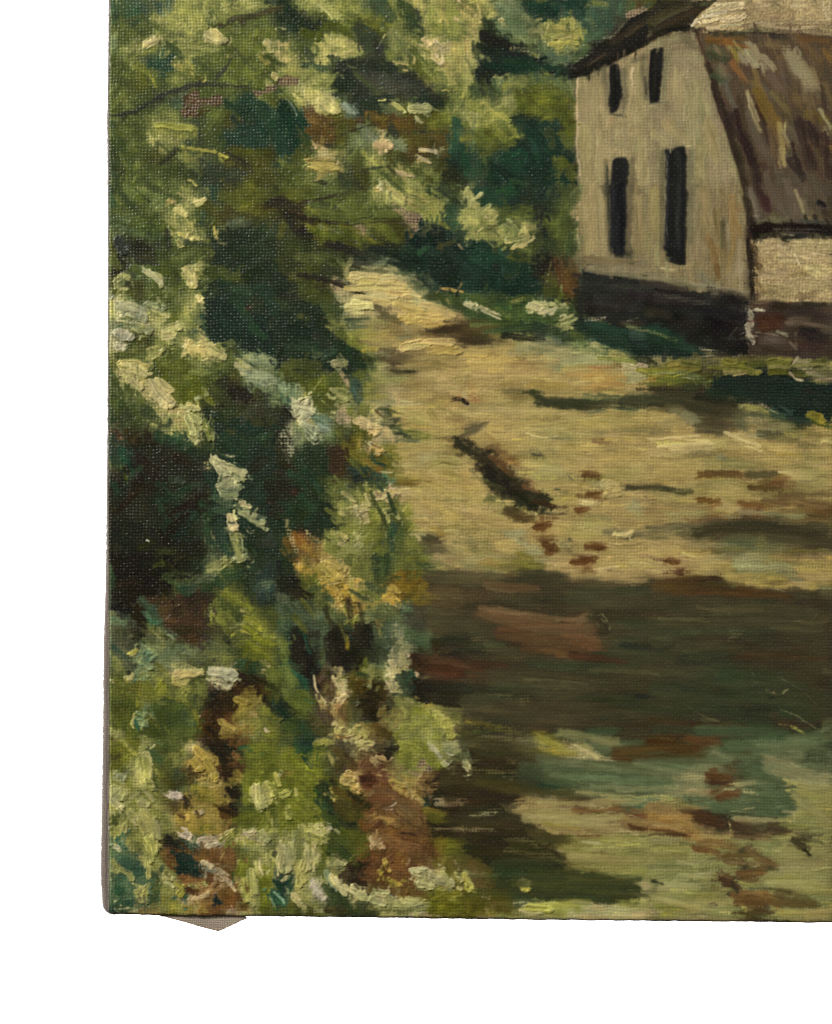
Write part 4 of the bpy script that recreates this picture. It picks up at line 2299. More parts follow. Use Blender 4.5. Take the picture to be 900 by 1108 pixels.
S 4a3a1c 50 500,860 570,880
L 7a6430 5 450,850 540,880
L 7a6430 5 490,830 570,870
S 9c8c4c 24 420,830 460,870
S 6f7a34 40 580,880 620,850
L c2b880 7 740,840 755,890
@500,600
P 2f2a1e 20 0,130 460,90 500,150 760,160 900,140 900,900 0,900
P 4f3a28 30 100,250 330,290 480,330 600,270 660,440 560,520 400,480 200,400
F 4a4634 60 20,150 100,140
F 6e6844 40 0,90 80,100
S 8a8a5a 40 20,50 90,60
F a59c64 40 20,20 100,20
S 8a6e38 40 120,30 180,70
S 6f6230 24 190,60 220,90
S 847a36 34 290,20 320,60
S 767434 24 310,40 340,50
F 8a8a60 40 370,30 460,40
S b59c60 60 460,30 560,40
S b09a5c 50 420,60 520,70
S bba266 60 640,40 800,40
S b59c5e 60 680,100 880,110
S b29a60 40 520,90 700,110
L 8a7c50 4 510,80 650,95
L 8a7c50 4 520,110 680,105
S 6a3a20 30 540,45 635,40
S 5c3018 20 590,20 640,40
S 70442c 14 540,40 600,20
K c8b07a 10 640,70 760,60
S ab955c 40 800,40 890,50
D a38e58 24 720,130 860,140
F 3c4038 40 360,90 420,100
F 302e24 60 400,120 480,120
F 33302a 60 320,150 460,190
F 3c3628 60 480,170 620,170
S 463c2a 40 620,170 720,170
F 3a3022 60 560,220 700,210
F 4a3c2c 50 240,150 330,160
S 5f4c38 40 120,150 220,165
S 7a6a52 20 105,150 170,180
S 6f583e 16 180,175 260,175
F 4a3e2e 50 20,200 160,200
F 433a2c 50 180,200 330,220
F 302c22 60 220,230 420,240
S 4c3c2a 40 70,290 150,270
S 5a4634 30 150,260 240,270
S 7a664c 14 170,255 250,275 330,300
S 6a523a 24 240,290 330,310 440,320
S 6f5840 24 460,320 580,310
S 4f3626 40 120,300 240,320
S 5c3f2c 40 200,340 330,340
S 432a1c 24 160,370 280,390 380,410
S 6a4630 30 280,360 400,370
S 604028 30 360,340 500,350
S 4a3020 24 220,410 330,420
S 3a2518 24 240,440 340,440
S 523822 34 380,420 500,400
S 5f4326 40 400,460 500,470
S 6a4c2c 24 460,480 510,490
S 4f3420 30 300,460 380,470
S 5c4a34 40 500,380 580,350
S 6a5a40 30 560,330 610,280
S 4a4434 40 620,290 600,380
S 33281c 30 500,295 600,270
S 7a5640 30 580,400 630,410
S 6a4028 34 540,430 640,440
S 7a4a30 24 580,460 660,460
S 2a1810 24 520,470 600,500 660,515
S 301c12 30 640,510 820,500
S 42301e 30 560,500 640,490
S 3c3a2c 50 680,420 760,440
S 46443a 40 720,480 820,470
L 17140f 9 665,300 690,340 720,370
L cac6bc 4 665,298 690,310 720,368
L 9a968c 4 640,320 665,350
L 8a867c 5 670,490 690,470
S 15150f 14 670,310 700,350
S 3a3c34 40 780,420 880,400
S 1c1f1c 16 770,435 840,455 900,465
S 2a2a22 60 820,200 860,300
F 332e22 60 780,260 860,340
F 2c2820 60 860,160 900,200
F 3c382a 60 60,380 140,380
S 4a4636 40 20,350 100,370
S 4c4a38 40 120,430 200,450
S 23221a 60 20,430 30,440
D 5c4c38 24 50,410 110,410
S 2a2018 50 20,500 40,520
S 3a2014 30 10,550 100,560
S 432c1c 30 40,590 160,580
S 35261a 40 60,530 200,540
F 3f3a2a 60 180,480 300,490
F 2f3424 60 320,530 460,530
F 2f3a24 60 480,540 640,540
F 2c3420 60 660,560 820,550
S 5a3c20 24 460,590 520,600
D 6a6450 40 270,600 380,640
D 5c5a46 40 440,630 540,640
D 54503c 40 330,660 460,670
F 3c3c2a 60 180,600 240,640
F 33301f 60 540,640 680,620
F 30391f 50 640,620 720,640
S 20201a 40 0,640 30,680
S 2a2418 40 80,650 180,660
S 4a4230 30 40,690 160,700
D 6a6040 50 40,740 180,760
D 5f5838 60 180,700 300,720
S 33301c 60 200,780 340,790
D 5c542c 40 20,800 100,800
F 2c2a1a 60 400,720 560,710
F 2a2a18 60 600,740 760,740
F 24281a 60 640,780 800,800
S 403a20 30 480,690 560,680
F 33341f 60 760,620 880,640
S 16181c 24 850,690 900,690
F 2a2a1c 60 800,720 900,760
D 8a7a34 30 20,820 80,830
S 5a5a2c 40 20,880 70,870
D 6a602c 40 120,840 240,850
S 8c8038 24 350,870 400,870
D 5a5a30 30 230,870 320,880
F 3f5a3c 40 460,870 640,880
S 6f7a40 30 420,890 470,880
F 3a5a38 40 620,860 760,860
S 33281a 40 760,880 880,890
D 4a4426 50 380,800 520,810
@700,600
P 2f2a20 16 0,160 80,125 260,130 360,150 480,160 680,200 900,230 900,900 0,900
S b09a60 60 20,60 120,80
S b39c60 60 120,40 300,30
S b8a060 50 200,80 380,90
S b29858 50 400,100 540,110
S ab904e 40 360,60 460,50
F a6a068 30 280,20 400,10
F 8c9c70 30 420,20 600,10
F 7f9468 30 420,50 600,60
F 8a9864 30 600,40 700,50
D 7a9070 30 440,50 540,45
F 77835a 40 620,60 720,90
F 6c7858 24 680,110 760,130
S a89450 60 560,110 660,120
S a8924e 60 740,60 880,60
S ae9858 60 780,110 890,100
S b8a060 30 700,140 800,150
S b8a264 20 480,140 580,150
D a8904c 30 540,150 680,160
S a08a4e 40 800,150 900,150
S 7a7450 24 840,160 900,170
F 6a6448 30 840,190 900,190
S d0a850 14 885,15 898,22
L d8d4c8 6 0,75 10,70
S 6a4024 26 90,30 150,40
S 5a3218 16 110,42 150,45
S 6a4024 10 195,18 205,22
F 4c4028 24 20,130 80,120
S 54381f 40 80,150 240,150
S 4f3218 40 110,180 300,180
S 5a3a1c 40 260,170 380,180
S 4a2f18 40 400,190 540,200
S 5c3c1c 24 440,170 560,180
S 503416 30 560,200 690,210
L c8c098 4 600,165 640,195
L c0b488 4 620,165 690,190
S 403422 40 40,190 120,200
F 37322a 60 40,240 200,230
F 3f392d 60 220,230 400,230
F 35332c 60 420,250 600,240
S 2a2a2a 30 660,225 790,220
F 4a463a 30 720,200 790,200
F 2c2a26 40 640,260 800,260
D 6a6656 30 720,330 780,320
L a8a090 4 800,320 830,275
S 57513e 24 790,330 880,320
S 4a4232 40 800,290 890,290
D 56523f 60 260,300 380,290
D 545040 60 320,350 440,380
F 3c392e 60 120,290 240,300
F 46402f 50 20,310 110,320
D 5c5a4a 26 60,330 130,330
F 3f3c30 60 180,360 320,370
D 54583c 40 170,380 260,370
F 333024 60 440,330 620,330
F 322c22 60 640,330 760,360
F 34302a 60 480,390 640,400
F 322e24 60 700,400 880,400
D 6a6450 20 400,410 450,395
F 3a4038 50 20,400 140,400
S 3a3e34 40 20,420 120,410
S 1c1e1f 24 0,455 60,455 120,440
S 2a2c28 14 60,455 130,435
F 3c3426 40 20,510 140,520
F 43382a 50 140,470 300,460
D 5f5a4c 24 180,475 260,480
S 36291a 30 320,470 400,465
S 301f10 40 400,495 500,490
F 33281c 40 500,510 600,520
S 2f1e10 40 640,490 760,490
S 2c1c10 34 760,490 890,500
F 2f291f 40 580,460 680,455
F 34302a 50 760,450 890,450
F 2f3228 40 180,510 300,500
S 17191a 24 150,535 220,550 280,545
S 2a2c24 16 280,530 390,520
F 333428 50 260,560 400,550
F 2c3420 60 120,600 280,590
F 253220 60 320,600 480,590
F 22301c 60 520,600 700,600
F 302e22 60 700,570 880,580
F 34281e 60 820,640 890,640
F 4a4a34 30 860,560 900,570
F 32352a 60 40,600 60,640
L 4c3c2c 4 20,330 40,450 60,580 75,680
L 9a8a6a 4 500,560 530,620
L 8a7a5a 4 460,590 480,650
L a8a060 5 640,600 720,640 780,690 830,740
L 9aa0a0 5 330,575 345,590
D 8a8a80 20 510,630 550,620
L e8e8e4 9 578,660 600,680
L c89868 7 605,665 620,680 610,695
L d8b080 5 625,690 635,680
L d0d4d4 6 640,685 670,680 690,670
L c8a070 6 625,700 630,695
S 14140f 14 590,690 650,665
F 2c3028 50 40,660 60,670
S 1f2224 20 0,680 60,700
L 1f2224 8 60,700 140,715 200,745
L 8a8454 6 150,720 220,750 290,790 340,805
S 5a5640 14 280,785 360,810
F 24301f 60 180,680 340,680
F 1f301c 60 380,680 560,700
F 1d331c 60 620,720 780,740
F 1c3a1c 50 660,770 820,790
F 303026 60 840,720 900,700
L 8a8a70 5 320,725 345,735
S 20231a 30 280,720 420,770
S 24261c 40 420,760 580,770
F 33352a 50 160,780 260,800
F 242a1f 50 420,800 600,820
F 3c3c34 40 20,740 120,740
F 2c2a1f 50 40,780 160,800
S 33210f 30 20,800 180,810
S 2f2010 24 220,820 420,825
D 46401f 30 360,830 420,820
F 26341c 40 40,850 240,850
F 2f4a30 40 260,860 440,860
F 2c3f28 50 460,840 600,840
S 4a3018 30 200,890 360,890
S 5c3a20 24 300,885 350,885
F 38543a 40 560,880 700,880
L b4a84c 9 640,828 720,845 770,870 820,895
S a0a050 16 700,840 760,860
S 1c1a14 20 760,825 840,828
F 5a7048 40 860,830 900,800
S 6a8050 24 850,860 900,830
F 2a4028 50 780,860 850,890
S 3a2a14 30 20,890 120,895
@100,800
P 70742e 14 90,0 230,0 230,60 150,120 90,160
P 8a8e4c 16 200,250 290,230 350,450 300,680 240,560 160,420
P a88c48 16 440,120 520,30 620,80 600,200 520,210
P 937e40 20 420,260 640,230 700,400 620,480 460,440 400,380
P 56762a 16 740,30 900,0 900,380 720,440 740,250
P 6e4c2a 14 370,560 460,540 700,540 700,700 740,840 640,850 560,800 480,740 400,640
P 4f6a48 20 90,460 230,560 240,680 330,640 330,800 200,840 90,800
S 5a5e26 40 95,40 110,120
S 49381e 24 95,80 130,90
S 6d7834 50 160,20 200,60
K 8c9240 24 150,10 210,70
K a4a04c 12 130,10 220,80
L c9c27c 6 140,5 230,85
S 35502c 60 280,60 340,120
S 3f5a2c 60 340,30 420,30
S 45582c 60 360,120 400,170
S 3a4c30 60 420,170 440,240
S 545c2c 40 330,180 360,250
S 7a7c34 40 310,130 340,180
K a9ac62 70 245,90 260,170
K b6b670 40 230,180 250,230
K c0bc7c 14 240,70 270,60 290,120
K 9ea25c 40 280,160 285,240
K c8c084 10 285,150 300,250
L 6a6c34 5 235,100 240,200
K b8b880 14 280,40 300,30
L d0cc98 5 275,40 300,25
S 7c8038 30 110,200 150,220
K 8fa078 30 120,160 160,190
S 9aa27c 20 100,190 150,210
K a0a670 60 110,250 150,280
K b5b080 40 100,290 140,330
L c8bc90 6 95,230 160,240 165,290
S 7c823c 40 180,210 220,300
D b0a88c 20 80,340 100,360
S 2c3c1c 50 100,390 100,430
S 6f8044 40 130,350 160,400
K a6a468 50 190,360 220,400
K b0a874 40 230,300 270,320
K aaa766 60 250,400 280,480
S 98984e 60 300,400 310,480
K b3ae76 40 300,470 310,540
K a3a45c 50 250,530 280,580
K b4b070 30 270,600 275,660
K b8b27c 10 265,640 275,680
L 6a6a34 5 250,560 270,640
L cabf9c 6 185,390 260,385
L cabf9c 7 255,480 270,490
S 60683a 40 180,470 210,520
S 24503f 30 130,490 160,530
S 35604a 30 150,470 170,450
K a6ab80 26 110,520 150,545
K b8b898 16 110,530 140,530
L e0e0d0 6 150,540 165,550
S 8c9050 30 110,600 130,640
K a2a468 24 100,640 130,650
S 2f5240 60 150,590 210,620
S 1f4436 50 180,650 240,640
S 3f6448 60 130,690 180,660
S 547050 50 240,690 300,680
K 90925a 24 140,640 200,680
S 1e4836 50 110,740 150,730
S 20443a 40 150,800 200,790
S 486848 50 190,740 220,770
K a3a060 50 220,750 260,740
K b5ad74 30 240,780 260,790
K aaa460 30 280,720 250,780
K b0ac78 12 110,790 140,810
K 9aa878 12 130,830 180,820
K b0a86c 12 200,700 240,720
S 34502f 50 310,720 290,800
S 3c5434 40 300,650 320,690
S 2b4a34 30 330,640 340,620
S 7c8a48 40 340,720 380,750
K b0ae74 30 350,670 390,680
K bdb884 20 360,700 400,720
S 2f6050 20 390,780 410,765
S 255a48 14 455,770 465,765
K a2a048 40 430,750 450,720
S 7a8638 50 380,800 440,820
S 9a9040 40 350,790 400,830
S a08a44 50 470,830 560,820
S 2c5a48 16 450,830 465,825
S 3f6a48 16 505,825 515,820
S 7a6c40 40 250,840 320,840
L d8d4b8 6 205,835 230,830
K c4a858 50 520,60 560,100
K bca050 40 560,120 590,170
K b49a50 50 500,100 520,140
K b8a058 30 540,190 600,200
L 6a5424 5 500,80 570,160
S 4a3820 40 440,150 500,160
S 33281a 40 480,190 530,180
S 3c3420 40 440,200 510,210
L 8a7c48 5 440,160 530,210
S 241810 40 640,70 680,120
S 38200f 50 610,140 660,160
S 2c1a10 50 630,180 680,180
L 0f0e10 9 600,65 640,75
L 15130f 9 620,50 650,55
S 1f1512 24 600,20 640,30
S 2a1c12 30 560,10 640,10
S 6a3f22 40 680,20 740,20
S 7d5432 34 700,90 760,130
S 8a6238 24 690,70 730,100
S 5a3c20 24 670,120 720,140
S 9c8640 40 700,160 740,200
S a08a40 40 680,200 720,210
S b09c58 14 735,180 745,230
L c8bc78 5 700,190 745,220
S 241810 50 660,240 690,270
S 2f2014 40 680,270 720,260
S 2a1a10 50 650,340 680,370
S 462c18 40 630,370 680,380
S 1d1410 24 670,330 700,340
S 6a5428 30 620,340 640,320
K d6c8b8 50 385,270 430,270
K cabba8 30 400,290 440,280
S 2f2418 30 445,280 460,300
S 4f4526 60 390,320 440,320
S 5a4c28 30 390,350 440,360
S 7a7440 40 320,280 360,300
S 8c8848 40 320,330 370,340
S 5c6a34 30 350,380 380,420
L a09858 6 370,350 430,345
S 8a7c34 40 500,240 580,260
S 7e7a34 40 540,290 600,290
S a08a44 60 440,400 520,420
S b09850 50 560,380 620,420
S 97843a 50 480,440 560,440
S 6d7030 30 540,430 565,430
S b8a058 40 500,340 580,340
K d0bfa0 26 505,360 525,362
L 7a6a40 5 500,372 530,375
S 37271a 30 430,370 455,385
S 2a2014 50 370,480 410,500
S 1c3a34 14 410,510 440,540
K cfc0a8 50 450,460 480,480
S 3a5038 20 490,480 510,520
S 86946a 24 510,490 480,500
K d3c3aa 50 530,500 600,490
K d0c2a4 30 550,520 610,510
S 15150f 14 590,465 598,468
K b8a070 30 620,480 680,460
K 9a9a58 30 630,490 700,450
L d0c490 5 620,480 700,440
K a8a060 24 640,510 710,460
S 6f8434 40 660,520 710,500
S 7a8c3a 40 700,470 720,440
S 16302c 60 440,590 500,620
S 0f2824 50 430,640 510,650
S 10302a 40 470,580 520,630
L 0a1814 8 430,600 520,600
L 2a5048 6 440,570 480,620
L 2f5a50 6 470,640 520,630
S 4a2c1a 30 380,570 420,560
S 6a4424 40 380,610 410,630
S 7a4a2c 40 420,680 480,670
K cbbd98 40 540,620 570,610
K a0a888 30 560,630 590,640
K d8caa8 20 530,670 548,672
S 7d5638 60 620,560 680,560
S 6a4428 50 560,550 600,560
S 8f6a44 40 620,600 680,600
L c4b070 6 610,600 650,550
L cbb884 6 600,650 660,590
S 8a5a36 50 460,700 540,690
K b5b46c 24 490,720 540,720
K bdb878 16 470,710 560,715
S 4c2616 34 470,740 520,760
K bfa888 30 600,680 660,690
K c9b494 20 600,660 640,650
K c0aa84 24 630,720 680,700
S a07850 50 540,750 620,720
K c4b084 20 500,780 560,760
S 8c6a3c 40 540,800 590,790
L d0c08c 5 540,760 600,720
S 14282c 24 600,780 630,800
S 101a1c 16 610,770 620,810
S 7a4426 50 660,780 720,800
S 6c3c20 40 580,820 600,840
D b0a088 20 640,830 700,840
S 6a5024 40 720,820 760,840
S 5c4520 40 700,760 720,800
S 2f5a34 16 680,650 690,700
K c8bc90 16 670,700 700,740
S 2c5a3a 20 720,40 760,40
S 6c8a3a 30 780,80 800,80
S 4f7024 60 840,80 880,180
S 5a7a2c 60 780,130 820,180
S 628430 50 750,200 760,300
S 4a6820 60 700,400 760,380
K c0bc78 70 800,260 820,300
K c9c284 24 790,240 800,340
K b8b56c 50 850,230 860,290
K c6be80 20 820,300 815,350
K b0ae5c 34 880,220 890,280
L c8c08a 6 850,340 880,290
S 8c9c48 24 850,360 870,440
K b8b068 12 870,380 870,450
S 5c7a2a 50 800,380 840,420
K cdbca4 30 745,450 760,480
K c4ae94 24 770,460 790,450
L 4a3a2c 6 750,460 780,460
K c2be80 40 830,450 820,500
K c8c288 24 840,470 835,510
S 8f9c4c 40 760,490 800,520
S 6f8c58 30 750,530 800,530
S 3a5a2c 30 850,540 880,500
S 22301c 30 880,560 900,570
K a0aa58 30 720,600 730,700
K b5b26c 40 770,650 780,740
K b9b678 30 790,720 780,800
K a9aa5c 40 740,690 750,780
K c0ba78 14 800,600 790,680
K cbc290 14 815,590 830,650
S 6a8828 60 720,640 740,600
S 7a9434 30 840,620 870,640
S 86a048 30 880,600 870,680
S 5a7a20 60 830,700 850,800
S 68862c 40 850,680 860,780
L 5a7028 5 760,620 770,780
S 2c5a48 24 870,760 900,800
S 1f4a3c 30 880,740 895,830
S 7c9c74 12 870,780 890,820
S 4a6820 40 830,840 870,850
D a89c74 12 770,840 820,850
S 1a1a14 8 780,697 785,700
@300,800
P 5f7d2c 20 0,60 220,60 250,400 180,480 0,460
P 70482a 16 400,230 560,180 700,300 720,460 820,560 650,640 730,770 460,720 430,560 480,420
P 2a2113 16 760,130 900,110 900,500 780,480 720,430 740,280
P 86883e 14 560,0 740,0 820,150 680,120 580,100
S 1e3c2c 40 110,20 140,50
S 24482c 50 130,50 160,60
S 17302a 30 130,90 170,130
S 2c5030 24 80,20 110,60
S 3a5828 24 150,120 170,160
S 6c7c30 40 30,40 80,80
S 84803a 40 20,120 60,140
S 7a6630 40 30,170 80,150
S 8c8a34 40 130,190 200,180
K c0ba80 20 0,180 20,150
L d2cc98 7 0,210 25,150
S 6a8a30 50 120,220 160,210
S 5a7a28 50 60,200 110,220
K 8c9a40 24 180,20 220,20
K b5b05c 24 190,5 260,15
L d0c880 6 190,15 230,20
S 6f8034 40 200,70 230,60
S 44642c 30 220,100 240,150
K a8a060 16 250,60 280,130
S 4c4428 40 260,30 310,80
S 554a28 50 300,60 350,120
S 3a321c 30 340,80 370,120
S 46401f 40 290,130 320,110
S 6a5c34 30 360,30 400,60
K bbb070 36 390,20 460,25
K c6bc80 16 330,0 420,20
S 4a4226 30 450,60 520,40
S 5a4830 40 410,70 440,80
S 1d1912 34 540,50 590,40
S 2c2617 40 500,80 540,70
S 221c12 24 520,90 560,70
L 8a8468 5 560,30 600,20
S 7d5436 60 410,130 440,110
S 6f4a30 40 420,150 470,130
K c0a878 30 460,100 490,130
K b89c6c 24 480,90 520,100
K c4ae80 14 530,110 555,90
K 9aa048 60 620,40 680,60
S 7f8e3c 60 600,90 660,110
S 95a04a 60 680,60 740,70
S 7a8a38 50 720,20 740,90
S 86943c 40 720,120 800,135
K c0bf98 24 740,20 780,60
K cac8a0 14 770,60 810,100
K d4ceaa 14 790,90 830,120
K b0b680 24 800,100 820,130
L e0dcc0 5 750,30 790,70
S 7c946c 50 840,40 880,20
S a2ae80 30 860,20 890,15
S 3a3a20 40 860,90 890,80
R a8946c 4 670,135 705,95 760,150 740,165 700,145
S b09a6c 14 640,160 700,180
S 2e2616 60 820,160 890,170
S 3a2f1c 40 800,210 890,210
S 241c10 50 820,250 890,250
K c4a868 50 340,190 390,210
K b89a58 40 370,220 400,250
K c8b070 24 320,210 390,230
K bda060 40 350,170 380,180
S 4a1e16 50 420,200 480,200
S 5a2a1e 40 430,230 490,220
S 3c1812 30 410,190 470,180
S 5c2e20 40 500,150 550,190
S 6f4030 50 510,190 560,190
S 7d4c34 50 440,260 540,270
S 8a5c40 40 480,230 580,280
S 7a4a30 40 460,290 540,300
K c0a45c 50 580,230 640,260
K b89a54 40 560,210 620,220
K b49858 30 640,270 700,260
S 8c8450 40 590,180 660,210
S 9a8a50 30 620,190 690,210
S 8c6c40 40 700,200 740,190
S a08050 40 690,230 760,230
S 6d5430 30 700,260 750,270
L 4a3820 6 700,190 740,200 765,230
S b0986a 24 660,280 640,230
S b09c60 30 690,290 710,310
S 7d5c3c 60 580,310 680,330
S 8c6a44 50 600,350 700,390
S 7f5a38 50 580,400 690,430
S 8a6238 40 560,380 620,430
S 704c2c 40 680,440 710,450
L 4a3420 5 560,340 620,400 700,440
L 4a3420 5 580,330 640,380 710,410
L 5a4028 5 560,380 640,430
K e8d8c0 7 520,335 560,320 575,305
K d8c8a8 8 510,345 560,340
L 7a5a40 5 500,330 530,350
S a87e4a 40 500,390 560,410
S b08a50 30 480,370 540,400
L 3a2414 9 500,390 560,425 600,440
S 2c1c12 12 600,455 680,470
L d0b088 5 480,370 495,360
S 6a4426 60 460,430 520,440
S 7c5030 50 480,450 600,490
S 8a5f3c 50 520,480 640,530
S 7f5434 50 600,510 700,540
S 6a4528 40 640,480 720,500
L 3f2818 5 480,440 560,500 660,540
L 3f2818 5 540,450 640,490 720,520
S 5c3c22 40 720,540 780,560
S 6f4a2c 50 680,580 740,600
S 75492c 60 580,600 640,640
S 6f4428 50 560,570 620,590
S 5c3520 50 520,530 560,560
K b08c5c 50 460,480 490,500
K b4946c 40 470,520 510,530
K c0a47c 24 450,480 470,510
S 4a2c1c 24 510,545 540,550
S 6d4026 60 440,560 480,600
S 7d4c30 50 430,640 470,620
S 5c3820 50 420,700 470,690
K b8a048 30 520,590 550,640
K b09848 40 500,650 530,620
K bca850 24 540,690 600,720
K a88e40 24 490,690 540,680
L c4b468 4 520,580 545,570
L 2a1c10 8 530,650 570,675
S 6a4a24 50 560,740 680,750
S 5c4224 40 480,720 560,730
S 7a5a30 30 640,740 720,770
S 1c2a1c 60 210,230 240,260
S 14221c 40 220,270 240,280
S 10201a 24 200,300 270,330
S 24442c 60 210,310 280,370
S 2c4c24 50 260,380 320,420
S 365424 50 230,360 300,450
K b4a450 24 260,240 290,300
K c0ac60 14 260,240 275,300
S 5c4c20 50 290,250 360,280
S 4a4220 60 300,320 380,350
S 44401c 60 330,370 420,390
S 3a3018 50 380,300 440,330
S 231c12 26 370,280 450,330
S 2c2414 34 340,260 400,300
L 8a7c48 5 310,230 360,290
S 0f1518 16 350,410 385,412
S 1f2a1c 30 310,400 380,430
S 365224 60 300,480 360,520
S 44601f 50 320,440 420,490
S 2c481f 60 260,540 360,580
S 3a5820 40 340,520 420,560
S 4a5a24 40 380,480 430,530
L 16221a 6 290,500 370,570
L 8a8c68 6 370,560 400,555
S 6a4020 40 420,410 440,440
S 2c2014 60 370,630 420,620
S 35281a 60 330,680 380,680
S 28190f 50 380,700 430,720
L 100d0a 8 390,610 420,620
K b0b060 40 30,270 50,260
K b8b46c 16 90,240 95,270
K aaac60 34 50,330 55,380
S 7f9438 50 90,320 100,390
S 8a9c44 40 140,310 150,370
L 5a7028 5 100,300 110,400
L 5a7028 5 130,300 140,390
S 6a8430 50 190,330 200,400
S 74782c 40 20,330 20,370
K bdb878 50 130,430 200,430
K cabf90 40 210,420 240,415
K d4c4a8 24 220,430 255,430
K a8a860 50 140,470 220,490
K c0b880 20 180,450 250,450
S 8f9c5c 34 90,460 80,520
S 7d9450 40 110,500 100,560
K a0aa78 24 80,460 70,560
K c2bc80 24 50,520 40,600
K b8b478 30 20,580 30,640
K cbc48c 16 15,500 10,620
K c8c18a 30 60,560 50,640
K bab470 40 140,560 130,640
K c4bd84 24 180,510 170,600
K d0c894 14 150,520 145,600
K c0b97c 30 200,570 190,620
K b0ae68 40 120,650 110,710
L 6a7430 5 150,530 130,700
L 6a7430 5 90,480 70,620
S 506c24 30 230,520 230,580
K a9a868 40 260,590 320,600
K b8b47c 24 250,610 330,610
K c8c08c 14 290,590 340,600
S 4a6a28 40 220,620 240,680
S 12302a 40 30,690 70,700
S 1c4034 40 20,740 60,740
S 2f6a50 40 20,790 40,800
S 20483a 24 60,680 70,730
K 7ca888 12 10,760 40,800
K c8bf88 34 90,770 110,800
K c0b67c 24 110,800 140,830
K b0aa90 50 190,690 200,750
K d3c9b0 30 200,760 230,780
K bfb8a4 30 170,720 190,700
L 6a6a58 5 180,690 210,770
L e0dac8 6 180,770 230,800
S 8a8a50 24 150,780 190,820
D b0a484 24 180,830 220,840
K 86a478 24 240,650 270,720
K 9ab488 12 260,660 290,740
K c6c08a 34 280,680 330,760
K cbc592 30 330,720 420,770
K d2cc9c 14 290,670 310,740
K bdbb84 40 400,760 520,800
K c6c186 34 480,760 620,790
K c9c48c 24 430,740 540,750
K b8bc80 30 560,800 700,800
K c4c088 30 620,780 720,790
L 7f9a6c 6 300,700 380,780
L 8a9860 5 340,740 460,790
L 8aa47c 8 400,770 560,810
L 8ab88c 9 640,820 720,815
L 6a8a70 9 545,760 575,765
S 2c4420 40 240,720 280,780
S 263a1c 50 260,800 360,830
S 3a2e18 40 240,830 330,840
S 33401c 40 380,830 480,840
S 5a5a34 24 480,830 640,835
D b0a080 20 650,850 780,855
K cdc690 50 670,650 740,660
K c6be84 60 690,690 740,700
K c9c490 50 760,680 830,690
K d2ca9c 30 650,640 720,640
K b0ac60 24 740,720 820,730
K c2bd80 24 800,650 830,720
L 7a7840 5 720,640 720,690
K d4cc9c 10 640,680 700,700
S 7a7428 30 840,660 860,700
K c2ba7c 30 870,670 900,690
K c8c088 20 880,720 900,730
S 7a6c24 60 820,500 860,540
S 6d5f22 50 770,490 800,520
S 746c2c 50 780,600 830,590
S 5f5224 60 840,620 890,580
D b09c84 14 865,600 885,640
S 7a742c 50 730,350 800,370
S 6d6a24 50 760,380 830,390
L a89c58 5 780,320 830,360 840,390
S 1f2820 50 740,290 780,310
D a8957a 44 790,300 900,300
S 241e14 40 850,360 900,370
D 6e6048 20 740,440 900,440
S 2a2416 24 740,470 820,465
S 7a7420 60 760,770 880,760
S 6d6a1c 60 760,820 880,820
L 4a3c14 7 780,805 900,810
S 8a8428 34 780,750 870,755
S 8a8a4c 16 850,770 900,755
D b0a080 10 730,850 800,860
@500,800
P 241f13 18 0,30 280,60 360,160 330,230 200,330 300,400 400,450 500,560 520,630 120,620 0,560
P 8f7a4c 20 230,330 400,320 620,360 800,370 800,440 700,470 500,460 380,440
P 827c44 24 460,490 650,460 900,460 900,700 760,650 560,640
P 26341c 14 130,640 520,640 760,650 870,720 860,810 640,800 400,780 250,780 140,720
P 4a5c42 24 340,160 420,80 700,110 900,150 900,260 640,260 540,230
S 6a7a54 40 10,30 20,100
K a0a878 30 10,90 30,150
K a9b080 24 30,120 40,170
K b5b888 10 20,180 30,200
L d0ccaa 5 0,10 30,60 45,110
S 2c2414 60 80,60 180,60
S 362c1a 40 100,20 200,20
S 5a5030 40 240,30 330,60
D 6a6240 40 220,80 300,140
S 46452c 40 260,160 300,200
S 9c8c3c 36 380,30 470,55
S a0903c 20 440,50 540,60
S 848448 40 360,10 400,20
S 8a8a4c 30 560,20 620,40
K a89868 24 530,30 600,60 680,90
L 6a4f2c 6 500,10 550,45
S 9c9068 20 620,70 720,95
S 3f5c44 40 640,20 760,20
S 32482c 40 700,60 740,50
S 35553c 30 780,10 880,20
S 4a3018 40 760,60 860,60
S 40280f 40 740,80 880,80
S 3c2410 24 800,40 900,45
S 57694c 40 380,90 520,110
S 5f7a5c 40 520,110 660,130
S 526a50 40 660,130 800,150
S 3c5648 24 600,130 720,150
L 2a4034 8 680,150 800,170 900,180
S 6a8a6c 30 600,180 760,190
S 5a7a5c 40 740,200 880,200
S 5f6f4a 40 400,150 540,190
S 4a5c40 40 420,200 560,220
S 66805c 30 640,230 780,230
S 728058 24 760,250 890,240
S 2a382c 50 310,200 430,210
S 1c2a24 40 270,220 380,225
S 2c3028 50 280,170 340,160
D b0b090 20 200,180 240,200
L d8d8cc 4 210,190 230,205
S 1a2420 20 280,235 340,245
S 352a18 30 180,190 260,240
S 2c2414 60 20,230 140,240
S 221b10 50 100,280 220,290
S 2f2c18 50 380,260 520,260
D 6a6450 30 340,280 450,290
S 2a2712 40 480,290 600,290
D 7a6c3c 24 540,240 640,260
S 8c8450 20 560,250 700,270
S a09450 14 680,275 800,275 890,285
S 9a945a 24 720,290 890,300
S 7f8a5c 20 780,320 890,310
S 4a3420 30 560,330 680,350
S 5c3c22 30 540,350 620,360
D a08c68 26 610,310 720,340
S 3a2e20 24 580,300 700,320
S 6a4a28 24 720,340 800,340
S 7a3f24 20 800,370 900,375
